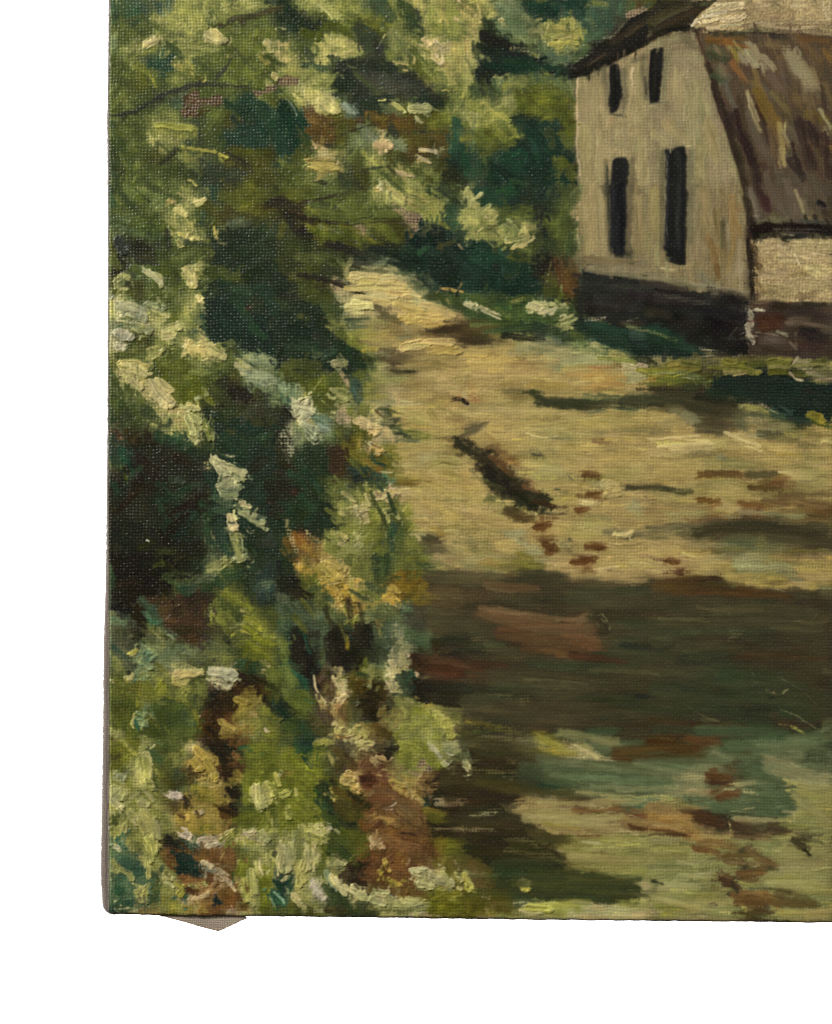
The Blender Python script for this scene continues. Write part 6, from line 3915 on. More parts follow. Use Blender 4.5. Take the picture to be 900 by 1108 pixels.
S 5a6a34 12 180,220 210,260
S 6a7a3c 10 140,260 170,300
S 48582c 12 200,280 230,330
S 3a4a26 10 230,300 250,350
K b8ae74 12 160,300 190,320
K c0b47a 9 215,305 225,330
S 7a8440 12 120,340 160,370
S 8a6a34 12 60,430 100,460
S 2f4426 10 250,340 270,390
S 2a3f26 9 270,300 285,350
S 5f6f36 12 290,330 320,380
S 4c5c30 14 100,560 140,590
S 3f5030 14 180,540 230,560
S 4a5a38 14 220,520 260,540
S 2c2a1c 12 120,580 135,630
S 2a241a 12 170,560 180,610
S 33301f 10 200,570 208,620
S 5a5a2c 10 150,620 170,660
S 8a8448 8 240,610 250,650
S 6a7436 12 60,560 90,600
S 55682e 14 40,600 70,640
@500,0,2.25
P 776e52 4 304,645 380,648 452,655 452,667 380,662 304,658
@400,380,1.8
B 6a4c36 9 240,512 330,528 420,536
B 5c3c28 8 250,540 330,556 420,560
B 7a6048 5 230,506 300,514
B 4a2e1e 8 300,570 420,582
B 5a4634 9 240,456 330,462
B 3f2a1c 7 600,462 700,466
B 54381f 7 700,470 810,478
B 4c3426 8 120,604 190,612
B 4e4a3c 8 640,500 760,506
B 55503f 7 560,520 660,524
B 4a4838 8 780,540 880,544
B 575342 6 300,640 420,646
B 4c4a36 7 430,620 560,628
"""
S = 1.5                                     # grid samples per photograph pixel
X0, X1, Y0, Y1 = 108.0, 900.0, 0.0, 1004.0   # the painted area in photograph pixels
W, H = int((X1 - X0) * S) + 1, int((Y1 - Y0) * S) + 1
rng = np.random.default_rng(7)
SAT, TONE = .99, (1.0, .985, .965)
xs = X0 + np.arange(W) / S
ys = Y0 + np.arange(H) / S

def hexc(h):
    return np.array([int(h[i:i + 2], 16) for i in (0, 2, 4)], dtype=np.float32) / 255.0

def vnoise(scale, seed):
    """smooth value noise over the whole field, about -1..1"""
    r = np.random.default_rng(seed)
    gw, gh = int(W / S / scale) + 4, int(H / S / scale) + 4
    g = r.uniform(-1, 1, (gh, gw)).astype(np.float32)
    fx, fy = (xs - X0) / scale, (ys - Y0) / scale
    ix, iy = fx.astype(int), fy.astype(int)
    tx, ty = fx - ix, fy - iy
    tx, ty = tx * tx * (3 - 2 * tx), ty * ty * (3 - 2 * ty)
    a = g[iy][:, ix]; b = g[iy][:, ix + 1]; c = g[iy + 1][:, ix]; d = g[iy + 1][:, ix + 1]
    top = a + (b - a) * tx[None, :]; bot = c + (d - c) * tx[None, :]
    return (top + (bot - top) * ty[:, None]).astype(np.float32)

def stretch(sx, sy, seed):
    """noise drawn out along one direction"""
    r = np.random.default_rng(seed)
    gw, gh = int(W / S / sx) + 4, int(H / S / sy) + 4
    g = r.uniform(-1, 1, (gh, gw)).astype(np.float32)
    fx, fy = (xs - X0) / sx, (ys - Y0) / sy
    ix, iy = fx.astype(int), fy.astype(int); tx, ty = fx - ix, fy - iy
    rows = g[:, ix] * (1 - tx) + g[:, ix + 1] * tx
    return (rows[iy] * (1 - ty)[:, None] + rows[iy + 1] * ty[:, None]).astype(np.float32)

N2, N4, N8, N20, N60 = vnoise(1.7, 1), vnoise(4, 2), vnoise(9, 3), vnoise(20, 4), vnoise(60, 5)
RAG = 0.5 * N2 + 0.6 * N4 + 0.35 * N8
PER = 3.5                                    # weave period in pixels
def weave_height(X, Y):
    a, b = np.cos(np.pi * X / PER), np.cos(np.pi * Y / PER)
    s = a * b
    return np.maximum(np.abs(a) * (0.65 + 0.35 * s), np.abs(b) * (0.65 - 0.35 * s))
GX, GY = np.meshgrid(xs, ys)
GX = GX.astype(np.float32); GY = GY.astype(np.float32)
WEAVE = weave_height(GX + 0.8 * N20 + 0.3 * N8, GY + 0.8 * N60 + 0.3 * N8).astype(np.float32)

C = np.zeros((H, W, 3), np.float32)          # pigment (display values)
Z = np.zeros((H, W), np.float32)             # relief in pixels
T = np.zeros((H, W), np.float32)             # how far the paint fills the weave
R = np.zeros((H, W), np.float32)             # bare, unpainted canvas
BR = rng.uniform(-1, 1, (40, 97, 24)).astype(np.float32)
BR = (BR + np.roll(BR, 1, 2) + np.roll(BR, 2, 2)) / 1.9

def box(x0, y0, x1, y1):
    i0 = max(0, int((x0 - X0) * S)); i1 = min(W, int((x1 - X0) * S) + 2)
    j0 = max(0, int((y0 - Y0) * S)); j1 = min(H, int((y1 - Y0) * S) + 2)
    return (slice(j0, j1), slice(i0, i1)) if i1 > i0 and j1 > j0 else None

def spline(p):
    if len(p) < 3: return p
    q = np.vstack([2 * p[0] - p[1], p, 2 * p[-1] - p[-2]]); out = []
    for i in range(1, len(q) - 2):
        for t in np.linspace(0, 1, 5)[:-1]:
            a, b, c, d = q[i - 1:i + 3]
            out.append(0.5 * (2 * b + (c - a) * t + (2 * a - 5 * b + 4 * c - d) * t * t + (3 * b - a - 3 * c + d) * t ** 3))
    return np.array(out + [p[-1]])

#            op   rag  bristle height ridge feather fill pick
KIND = dict(S=(.90, .60, .120, .34, .16, 1.8, .42, .46),
            K=(1.0, .30, .120, .80, .55, 0.8, 1.0, .22),
            D=(.90, .70, .110, .22, .05, 1.4, .25, .40),
            L=(.66, .35, .050, .26, .10, 1.1, .45, .20),
            F=(.62, .30, .050, .06, .00, 5.0, .25, .25),
            k=(.85, .20, .040, .0, .0, .8, 1.0, .15),
            B=(.80, .30, .130, .24, .05, 2.2, .60, .50),
            A=(.72, .60, .110, .26, .10, 1.8, .35, .60))
WX = (1.3 * N20 + .5 * N8 + .5 * N4 + .35 * N2).astype(np.float32)
WY = (1.3 * np.roll(N20, 99, 1) + .5 * np.roll(N8, 61, 1) + .5 * np.roll(N4, 53, 0) + .35 * np.roll(N2, 47, 0)).astype(np.float32)
PXG, PYG = GX + WX, GY + WY

def stroke(kind, col, w, pts):
    op, rag, bris, hgt, ridge, fea, fill, pick = KIND[kind]
    p = spline(np.asarray(pts, np.float32))
    r = max(w / 2, 0.55)
    if kind == 'F': fea = max(3.0, r * 1.5)
    elif kind == 'B': fea = max(1.8, r * .75)
    elif kind in 'SA': fea = min(3.0, fea * (.6 + r / 8))
    m = r * 1.6 + 4 + fea
    bx = box(p[:, 0].min() - m, p[:, 1].min() - m, p[:, 0].max() + m, p[:, 1].max() + m)
    if bx is None: return
    X, Y = PXG[bx], PYG[bx]
    best = np.full(X.shape, 1e9, np.float32); U = np.zeros_like(X); V = np.zeros_like(X); acc = 0.0
    total = np.hypot(*(p[1:] - p[:-1]).T).sum() + 1e-6
    tab = BR[rng.integers(40)]
    off = rng.uniform(0, 20)
    n_seg = len(p) - 1
    for i, (a, b) in enumerate(zip(p[:-1], p[1:])):
        d = b - a; L = float(np.hypot(*d))
        if L < 1e-4: d = np.array([1, 0]); L = 1e-3
        tx, ty = d / L if L > 1e-3 else (1.0, 0.0)
        s = (X - a[0]) * tx + (Y - a[1]) * ty
        u = (X - a[0]) * -ty + (Y - a[1]) * tx
        v = np.maximum(np.maximum(-s, s - L), 0)
        if kind not in 'LFk' and w > 3 and i in (0, n_seg - 1):       # each bristle lifts off at its own place
            fe = (u / 1.5 + 48 + off) % 96; ie = fe.astype(int)
            be = tab[ie, 3] * (1 - (fe - ie)) + tab[np.minimum(ie + 1, 96), 3] * (fe - ie)
            v = np.maximum(v + (v > 0) * r * (.25 if kind == 'K' else .45) * be, 0)
        dist = (np.abs(u) ** 2.2 + v ** 2.2) ** (1 / 2.2)
        k = dist < best
        best = np.where(k, dist, best); U = np.where(k, u, U); V = np.where(k, acc + np.clip(s, -r, L + r), V)
        acc += L
    fu = (U / 1.35 + 48 + off) % 96; iu = fu.astype(int); tu = fu - iu
    step = max(7.0, w * 1.1)
    iv = (np.abs(V) / step).astype(int) % 23; tv = (np.abs(V) / step) % 1.0
    b0 = tab[iu, iv] * (1 - tu) + tab[np.minimum(iu + 1, 96), iv] * tu
    b1 = tab[iu, iv + 1] * (1 - tu) + tab[np.minimum(iu + 1, 96), iv + 1] * tu
    br = b0 * (1 - tv) + b1 * tv
    along = np.clip(V / total, 0, 1)
    wp = np.interp(along, [0, .25, .5, .75, 1], rng.uniform(.72, 1.12, 5)) if kind not in 'LFk' else np.interp(along, [0, .2, .5, .8, 1], [.7, 1, rng.uniform(.7, 1.1), rng.uniform(.6, 1), .4])
    rr = r * wp
    edge = best + rag * min(r, 6.0) * 0.6 * RAG[bx] + ((.16 if kind == 'K' else .34) * min(r, 3) * br * np.clip(best / rr * 2 - 1, 0, 1) if kind != 'F' else 0)
    a = np.clip((rr - edge) / fea + 0.5, 0, 1)
    a = a * a * (3 - 2 * a)
    a *= np.clip(op - pick * np.clip(br + .15, 0, 1) * (0.3 + 0.7 * along), 0, 1)
    if kind == 'D':
        q = WEAVE[bx] * 1.3 + 0.55 * RAG[bx] + 0.45 * br - 0.15
        a *= np.clip((q - 0.35) / 0.5, 0, 1)
    elif kind == 'L':
        a *= np.clip(.85 + .9 * N4[bx] + .4 * N2[bx], .1, 1)
    elif kind in 'SAB' and w > 3:                      # the tail of a stroke breaks up on the threads
        q = WEAVE[bx] * .9 + 0.6 * br + 1.0 * (1.2 - along)
        a *= np.clip((q - 0.15) / 0.6, 0, 1)
    if kind in 'SKAB' and w > 4:                       # wet paint picked up from below
        und = C[bx].reshape(-1, 3)[(a > .5).reshape(-1)]
        if len(und): col = col * .88 + und.mean(0) * .12
    col = col * (1 + rng.normal(0, .018)) + rng.normal(0, .006, 3)
    A3 = a[..., None]
    C[bx] = C[bx] * (1 - A3) + (col * (1 + bris * br[..., None])) * A3
    if kind == 'F': return
    if kind == 'k':                                    # one bristle's ridge on top of a loaded dab
        Z[bx] += a * .34; return
    k = np.clip(hgt * min(1.0, .45 + w / 14), 0, 9)
    rim = ridge * np.exp(-((best / rr - .86) / .18) ** 2) * min(1.0, w / 7) * np.clip(0.6 + 0.9 * N8[bx], 0, 2)
    end = ridge * 1.2 * np.clip((along - .82) / .18, 0, 1) * min(1.0, w / 7)
    body = k * (0.72 + 0.6 * br) + rim + end + .25 * Z[bx]
    Z[bx] = Z[bx] * (1 - a) + body * a
    T[bx] = T[bx] * (1 - a) + fill * a
    R[bx] *= (1 - a)
    if kind == 'K' and w > 4.2 and total > w * .35:   # bristle trails through the thick dab, bowed like the turn of the wrist
        d = p[-1] - p[0]; nrm = np.array([-d[1], d[0]]) / (np.hypot(*d) + 1e-6)
        n = int(w / 1.9); bow = rng.normal(0, .12) * total
        tt = np.linspace(0, 1, len(p)) if len(p) > 2 else None
        q = p if len(p) > 2 else np.array([p[0], (p[0] + p[1]) / 2, p[1]])
        ext = d / (np.hypot(*d) + 1e-6) * r * .55
        for i in range(n):
            o = ((i + .5) / n - .5) * w * .86
            e = math.sqrt(max(.12, 1 - (2 * o / w) ** 2))
            sub = q + nrm * o
            sub[0] = sub[0] - ext * e * rng.uniform(.3, 1); sub[-1] = sub[-1] + ext * e * rng.uniform(.3, 1.1)
            sub[len(sub) // 2] = sub[len(sub) // 2] + nrm * bow
            if rng.random() < .85:
                stroke('k', col * rng.choice([.80, .90, 1.0, 1.05, 1.10]), rng.uniform(1.1, 1.7), sub)

def polydist(pts, X, Y):
    p = np.asarray(pts, np.float32); d = np.full(X.shape, 1e9, np.float32); ins = np.zeros(X.shape, bool)
    for a, b in zip(p, np.roll(p, -1, 0)):
        e = b - a
        t = np.clip(((X - a[0]) * e[0] + (Y - a[1]) * e[1]) / (e @ e + 1e-9), 0, 1)
        d = np.minimum(d, np.hypot(X - a[0] - t * e[0], Y - a[1] - t * e[1]))
        c = (a[1] > Y) != (b[1] > Y)
        ins ^= c & (X < a[0] + (Y - a[1]) * e[0] / (e[1] + 1e-9))
    return np.where(ins, -d, d)

def poly(kind, col, fea, pts):
    p = np.asarray(pts, np.float32); m = fea + 4
    bx = box(p[:, 0].min() - m, p[:, 1].min() - m, p[:, 0].max() + m, p[:, 1].max() + m)
    if bx is None: return
    d = polydist(p, PXG[bx], PYG[bx]) + RAG[bx] * (fea * .8 if kind == 'P' else .7)
    a = np.clip(.5 - d / max(fea, .8), 0, 1); a = a * a * (3 - 2 * a)
    if kind == 'R':
        R[bx] = np.maximum(R[bx], a * np.clip(.75 + .5 * N4[bx], 0, 1)); T[bx] *= 1 - a; Z[bx] *= 1 - a
    A3 = a[..., None]
    C[bx] = C[bx] * (1 - A3) + col * (1 + .05 * N8[bx][..., None] + .04 * N2[bx][..., None]) * A3
    if kind == 'Q': Z[bx] = Z[bx] * (1 - a) + (.2 + .1 * N4[bx]) * a; T[bx] = T[bx] * (1 - a) + .4 * a

# ---- regions of the picture, in photograph pixels
WALL = [(624, 83), (660, 70), (700, 47), (740, 35), (752, 40), (770, 95), (800, 200), (809, 245), (810, 316), (770, 313), (740, 306), (700, 303), (634, 291), (626, 220)]
ROOF = [(752, 36), (900, 38), (900, 249), (811, 248), (800, 200), (770, 95)]
EAVE = [(617, 83), (622, 70), (660, 45), (690, 16), (712, 0), (776, 0), (747, 27), (738, 36), (700, 49), (660, 71), (624, 85)]
RIDGE = [(748, 29), (762, 10), (776, 0), (900, 0), (900, 39), (820, 36), (752, 33)]
LOW = [(811, 258), (900, 260), (900, 331), (812, 322)]
PLINTH = [(624, 290), (700, 304), (770, 314), (810, 317), (812, 322), (900, 331), (900, 388), (806, 386), (740, 380), (690, 362), (626, 352)]
LANE = [(372, 288), (430, 285), (455, 310), (480, 335), (560, 362), (640, 382), (680, 400), (740, 420), (800, 428), (840, 452), (900, 468), (900, 999),
        (640, 999), (545, 985), (520, 960), (485, 930), (470, 870), (500, 830), (470, 765), (455, 720), (462, 650), (448, 570), (420, 500), (405, 430), (410, 390), (380, 350)]
SHADE = [(455, 640), (520, 612), (640, 628), (720, 628), (900, 650), (900, 800), (700, 830), (620, 870), (600, 920), (680, 940), (720, 975), (640, 985), (520, 985), (500, 930), (470, 830)]
WINDOWS = [[(657, 72), (664, 69), (670, 71), (673, 89), (671, 104), (669, 117), (666, 122), (659, 122), (657, 107)],
           [(703, 54), (717, 52), (718, 67), (715, 93), (712, 111), (703, 112), (700, 93)],
           [(662, 173), (677, 170), (680, 178), (678, 224), (677, 264), (675, 277), (661, 277), (659, 267), (660, 200)],
           [(719, 161), (740, 158), (743, 171), (742, 244), (740, 285), (733, 285), (720, 282), (717, 267), (719, 240)]]

def inside(pts, x, y):
    r = False
    for (ax, ay), (bx_, by) in zip(pts, pts[1:] + pts[:1]):
        if (ay > y) != (by > y) and x < ax + (y - ay) * (bx_ - ax) / (by - ay): r = not r
    return r

# ---- 1. underpainting from the 20-pixel colour grid, with wandering borders
grid = np.array([[hexc(PAL[c]) for c in row] for row in GRID.split()])
gx = np.clip((GX + 7 * N20 + 4 * N8 - 100) / 20 - .5, 0, 38.999); gy = np.clip((GY + 7 * np.roll(N20, 137, 1) + 4 * np.roll(N8, 91, 0)) / 20 - .5, 0, 48.999)
ix, iy = gx.astype(int), gy.astype(int)
sh = lambda t: np.clip((t - .5) * 1.8 + .5, 0, 1)[..., None]
tx, ty = sh(gx - ix), sh(gy - iy)
C[:] = (grid[iy, ix] * (1 - tx) + grid[iy, ix + 1] * tx) * (1 - ty) + (grid[iy + 1, ix] * (1 - tx) + grid[iy + 1, ix + 1] * tx) * ty

# ---- 2. the listed shapes, parsed
def parse(text, soften):
    ops = []
    for line in text.strip().split('\n'):
        if not line.strip(): continue
        if line[0] == '@':
            h = [float(q) for q in line[1:].split(',')]; ox, oy, sc = (h + [4.5])[:3]; continue
        t = line.split()
        pts = [(ox + float(a) / sc, oy + float(b) / sc) for a, b in (q.split(',') for q in t[3:])]
        kind = t[0]
        mxp, myp = np.mean(pts, 0)
        if soften:
            if kind == 'K' and inside(ROOF, mxp, myp): kind = 'B'
            if kind == 'S' and any(inside(q, mxp, myp) for q in (ROOF, WALL, PLINTH, EAVE, LANE)): kind = 'B'   # thin, blended paint
        ops.append((kind, hexc(t[1]), float(t[2]) / sc, pts))
    return ops
ops = parse(STROKES, True)
for o in ops:
    if o[0] == 'P': poly(*o)

# ---- 3. loose brushwork over the blocked-in masses, each dab taking the pigment under it
def dabs(n):
    px = rng.uniform(114, 900, n); py = rng.uniform(0, 1000, n)
    for x, y in zip(px, py):
        i, j = min(W - 1, int((x - X0) * S)), min(H - 1, int((y - Y0) * S))
        n1, n2 = float(N60[j, i]), float(N20[j, i])
        if inside(WALL, x, y): ang, L, w, jit = math.pi / 2 + .12 * n2, 16, 5, .018
        elif inside(ROOF, x, y): ang, L, w, jit = 1.2 + .2 * n2, 15, 5, .04
        elif inside(LANE, x, y) or inside(PLINTH, x, y): ang, L, w, jit = .05 + .16 * n2, 24, 4.5, .028
        elif inside(EAVE, x, y): ang, L, w, jit = -.55, 16, 4, .03
        else: ang, L, w, jit = 1.0 + 1.6 * n1 + 1.2 * n2, 11, 6, .055
        L *= rng.uniform(.5, 1.4); w *= rng.uniform(.6, 1.3)
        c, s = math.cos(ang), math.sin(ang)
        col = C[j, i] * (1 + rng.normal(0, jit)) + rng.normal(0, jit * .18, 3)
        bend = rng.uniform(-.15, .15) * L
        stroke('A', col, w, [(x - c * L / 2, y - s * L / 2), (x - s * bend, y + c * bend), (x + c * L / 2, y + s * L / 2)])
dabs(9000)

# ---- 4. the listed strokes, in order
for o in ops:
    if o[0] == 'P': continue
    (poly if o[0] in 'PQR' else stroke)(*o)

# ---- 4b. loose small touches that vary the leaves, and long soft drags that pull the thin paint together
def touches(n):
    px = rng.uniform(118, 640, n); py = rng.uniform(0, 990, n)
    for x, y in zip(px, py):
        if inside(LANE, x, y) or inside(WALL, x, y) or inside(PLINTH, x, y) or inside(EAVE, x, y): continue
        i, j = min(W - 1, int((x - X0) * S)), min(H - 1, int((y - Y0) * S))
        i2 = int(np.clip(i + rng.normal(0, 7), 15, W - 1)); j2 = int(np.clip(j + rng.normal(0, 7), 0, H - 1))
        col = C[j2, i2] * (1 + rng.normal(0, .09)) + rng.normal(0, .008, 3)
        ang = 1.0 + 1.6 * float(N60[j, i]) + 1.4 * float(N20[j, i]) + rng.normal(0, .4)
        L, w = rng.uniform(2, 9), rng.uniform(1.8, 4.5)
        c, s = math.cos(ang), math.sin(ang); bend = rng.uniform(-.25, .25) * L
        stroke('K' if rng.random() < .12 else 'A', np.clip(col, .03, .85), w, [(x - c * L / 2, y - s * L / 2), (x - s * bend, y + c * bend), (x + c * L / 2, y + s * L / 2)])
def drags(n):
    px = rng.uniform(380, 900, n); py = rng.uniform(0, 998, n)
    for x, y in zip(px, py):
        i, j = min(W - 1, int((x - X0) * S)), min(H - 1, int((y - Y0) * S)); n2 = float(N20[j, i])
        if inside(ROOF, x, y): ang, L, w, jit = 1.22 + .1 * n2, 22, 2.6, .07
        elif inside(WALL, x, y):
            if any(inside(q, x, y) for q in WINDOWS): continue
            ang, L, w, jit = math.pi / 2 + .06 * n2, 14, 2.6, .02
        elif inside(LANE, x, y): ang, L, w, jit = .04 + .10 * n2, 20, 2.4, .03
        elif inside(PLINTH, x, y): ang, L, w, jit = .08, 14, 2.4, .06
        elif inside(LOW, x, y): ang, L, w, jit = .1 + .5 * n2, 7, 2.6, .06
        else: continue
        L *= rng.uniform(.5, 1.3); w *= rng.uniform(.6, 1.5); c, s = math.cos(ang), math.sin(ang)
        stroke('A', C[j, i] * (1 + rng.normal(0, jit)), w, [(x - c * L / 2, y - s * L / 2), (x + c * L / 2, y + s * L / 2)])
def scuffs(n):
    for x, y in zip(rng.uniform(390, 900, n), rng.uniform(290, 996, n)):
        if not inside(LANE, x, y): continue
        i, j = min(W - 1, int((x - X0) * S)), min(H - 1, int((y - Y0) * S))
        L, a = rng.uniform(6, 34), rng.normal(.03, .09)
        col = C[j, i] * rng.choice([.80, .88, 1.08, 1.16, 1.22]) * np.array([1, rng.uniform(.95, 1.02), rng.uniform(.85, 1.05)])
        stroke('D', np.clip(col, .04, .8), rng.uniform(1.6, 5.5), [(x - L / 2, y - a * L / 2), (x, y + rng.normal(0, .6)), (x + L / 2, y + a * L / 2)])
touches(8500)
drags(5200)
scuffs(900)
# ---- 4c. the last, crisp accents
for o in parse(ACCENTS, False): (poly if o[0] in 'PQR' else stroke)(*o)

def blur(a, n):
    for _ in range(n):
        a = (a + np.roll(a, 1, 0) + np.roll(a, -1, 0)) / 3
        a = (a + np.roll(a, 1, 1) + np.roll(a, -1, 1)) / 3
    return a
Z += .05 * N2 + .05 * N4
Z = 1.4 * (.5 * Z + .5 * blur(Z, 1))
C *= 1 + .035 * N2[..., None] + .03 * N8[..., None]
# less gloss on house and lane, imitating weaker light there; more in the leaves
def region(pts, f):
    d = polydist(pts, GX, GY); return np.clip(.5 - d / f, 0, 1)
HOUSE = [(626, 90), (760, 0), (900, 0), (900, 388), (806, 386), (690, 362), (626, 352)]
touches(1500)
# soft, wet edges round the windows, the base of the walls and the shade on the lane
SOFT = blur(C, 3); SOFTER = blur(SOFT, 5)
for q in WINDOWS:
    d = polydist(q, GX, GY); m = (.75 * np.exp(-(d / 2.6) ** 2))[..., None]; C[:] = C * (1 - m) + SOFT * m
for q, wd in ((PLINTH, 3.0), (WALL, 2.0)):
    d = polydist(q, GX, GY); m = (.6 * np.exp(-(d / wd) ** 2))[..., None]; C[:] = C * (1 - m) + SOFT * m
m = (.32 * region(LANE, 10) * np.clip(.55 + .8 * N60 + .4 * N20, 0, 1))[..., None]; C[:] = C * (1 - m) + SOFT * m
d = polydist(SHADE, GX, GY); m = (.7 * np.exp(-(d / 7) ** 2) * region(LANE, 14))[..., None]; C[:] = C * (1 - m) + SOFTER * m
m = (.35 * region(ROOF, 6))[..., None]; C[:] = C * (1 - m) + SOFT * m
# ---- 5. the palette as a whole: earthier greens, duller reds, less blue
r_, g_, b_ = C[..., 0].copy(), C[..., 1].copy(), C[..., 2].copy()
gr = np.clip(g_ - r_, 0, 1); bl = np.clip(b_ - r_, 0, 1); rd = np.clip(r_ - g_ - .07, 0, 1)
C[..., 0] = r_ + (.18 + .45 * np.clip((r_ - b_) / .16, 0, 1)) * gr * (1 - .95 * np.clip(bl / (gr + 1e-4), 0, 1)) - .14 * rd
C[..., 1] = g_ + .22 * rd - (.06 + .16 * np.clip((r_ - b_) / .16, 0, 1)) * gr
C[..., 2] = b_ - .22 * bl + .10 * rd - .05 * np.clip(.5 * (r_ + g_) - b_, 0, 1)
lum = C @ np.array([.3, .59, .11], np.float32)
dark = np.clip(1 - lum / .24, 0, 1)
leaf = np.clip(1 - region(HOUSE, 12) - region(LANE, 12), 0, 1)
C[..., 0] -= .75 * dark * leaf * np.clip(C[..., 0] - C[..., 1] * .92, 0, 1)      # leaf shadows are green-black, not brown
C += (.030 * dark * leaf)[..., None] * np.array([.95, 1.2, .75], np.float32)
C[..., 2] -= .35 * leaf * np.clip(C[..., 2] - C[..., 0] * 1.05, 0, 1)
C[..., 1] -= .22 * leaf * np.clip(1 - lum / .3, 0, 1) * np.clip(C[..., 1] - C[..., 0] * 1.25, 0, 1)
flow = .5 * stretch(34, 3.2, 21) + .5 * stretch(16, 1.8, 22) + .5 * stretch(60, 9, 23)
lane = region(LANE, 12)
C *= 1 + (lane * flow)[..., None] * np.array([.085, .085, .11], np.float32)
C[..., 2] -= lane * .95 * np.clip(C[..., 2] - C[..., 1] * .64, 0, 1) * np.clip((lum - .1) / .1, 0, 1)
C[..., 0] += lane * (.16 + .69 * np.clip((lum - .40) / .08, 0, 1)) * np.clip(C[..., 1] - C[..., 0] + .03, 0, 1)
C[..., 0] -= lane * .03 * np.clip(stretch(48, 12, 24), 0, 1)
grainy = region(LOW, 3) + region(RIDGE, 3)
C *= 1 + (grainy * (.5 * N2 + .5 * stretch(9, 2.2, 25)))[..., None] * .11
Z += grainy * .22 * (stretch(9, 2.0, 26) + N2)
upr = region(WALL, 4); C *= 1 + (upr * (.6 * stretch(2.4, 30, 27) + .5 * stretch(9, 22, 28)))[..., None] * np.array([.06, .06, .075], np.float32)
lane_l = region(LANE, 16) * np.clip((lum - .27) / .16, 0, 1) * np.clip((.80 - lum) / .22, 0, 1)
C *= 1 + lane_l[..., None] * np.array([.045, .05, .11], np.float32)
C *= 1 + (region([(560, 850), (900, 820), (900, 1002), (600, 1002)], 40) * lane_l)[..., None] * np.array([.04, .06, .06], np.float32)
C *= 1 + region(WALL, 4)[..., None] * np.array([.14, .145, .16], np.float32) * np.clip((lum - .25) / .1, 0, 1)[..., None]
hi = leaf * np.clip((lum - .42) / .3, 0, 1)
C *= 1 - hi[..., None] * np.array([.09, .095, .13], np.float32)
C *= 1 + (leaf * np.clip(lum / .3, 0, 1) * (.5 * N8 + .45 * N20 + .3 * N4))[..., None] * np.array([.21, .19, .17], np.float32)
cool = leaf * np.clip((lum - .2) / .15, 0, 1) * np.clip((.62 - lum) / .2, 0, 1) * np.clip((620 - GY) / 200, .25, 1)
C *= 1 - cool[..., None] * np.array([.22, .155, .17], np.float32)
C *= 1 - region([(680, 366), (740, 380), (806, 384), (900, 386), (900, 414), (840, 408), (760, 404), (690, 398)], 5)[..., None] * np.array([.12, .17, .08], np.float32)
roof = region(ROOF, 5)
C *= 1 - (roof * np.clip((lum - .36) / .2, 0, 1))[..., None] * np.array([.17, .16, .15], np.float32)
base = region(PLINTH, 3); mot = np.clip(.5 * N8 + .4 * stretch(14, 4, 41) + .3 * N20, -.6, 1)
C += (base * (.016 + .034 * mot))[..., None] * np.array([1.0, 1.0, .95], np.float32)
for q in WINDOWS: C += (region(q, 3) * (.014 + .02 * np.clip(stretch(4, 18, 43), -.5, 1)))[..., None] * np.array([.9, 1.0, 1.05], np.float32)
low = leaf * np.clip((GY - 640) / 80, 0, 1) * np.clip((C[..., 2] - C[..., 0]) / .08, 0, 1)
C += (low * .35)[..., None] * ((C @ np.array([.3, .59, .11], np.float32))[..., None] * np.array([.92, 1.04, .80], np.float32) - C)
C *= 1 + (lane * np.clip(1 - lum / .3, 0, 1) * flow)[..., None] * np.array([.16, .13, .13], np.float32)
C[..., 2] -= roof * .55 * np.clip(C[..., 2] - C[..., 1] * .84, 0, 1)
C *= 1 + roof[..., None] * np.array([.12, .15, .10], np.float32)
band = region(SHADE, 14); band *= np.clip(1 - lum / .36, 0, 1)
C *= 1 + band[..., None] * np.array([.29, .30, .24], np.float32)
C += (.040 * band)[..., None] * np.array([1.08, 1.04, .76], np.float32)
lum = C @ np.array([.3, .59, .11], np.float32)
C = lum[..., None] + (C - lum[..., None]) * SAT
C = np.clip(C * np.array(TONE, np.float32), .02, .97)
house_lane = np.maximum(region(HOUSE, 20), .85 * region(LANE, 30))
UPLEFT = np.clip((560 - GY) / 200, 0, 1) * np.clip((480 - GX) / 160, 0, 1)
GLOSS = np.clip(1.0 + .35 * UPLEFT - .80 * house_lane + .35 * N60 * (1 - house_lane) + .15 * N20, .05, 1.45)
T = np.clip(T - .12 * UPLEFT + .16 * np.clip((GY - 620) / 120, 0, 1) + .30 * house_lane + .12 * N60 * (1 - house_lane), 0, 1.05)
# ------------------------------------------------------------------ the scene
for o in list(bpy.data.objects): bpy.data.objects.remove(o)
scene = bpy.context.scene
COL = scene.collection
PX = 0.0004                                   # metres per photograph pixel
def wx(x): return (x - 450.0) * PX
def wz(y): return (554.0 - y) * PX

def lin(c):
    c = np.clip(c, 0, 1)
    return np.where(c <= .04045, c / 12.92, ((c + .055) / 1.055) ** 2.4)

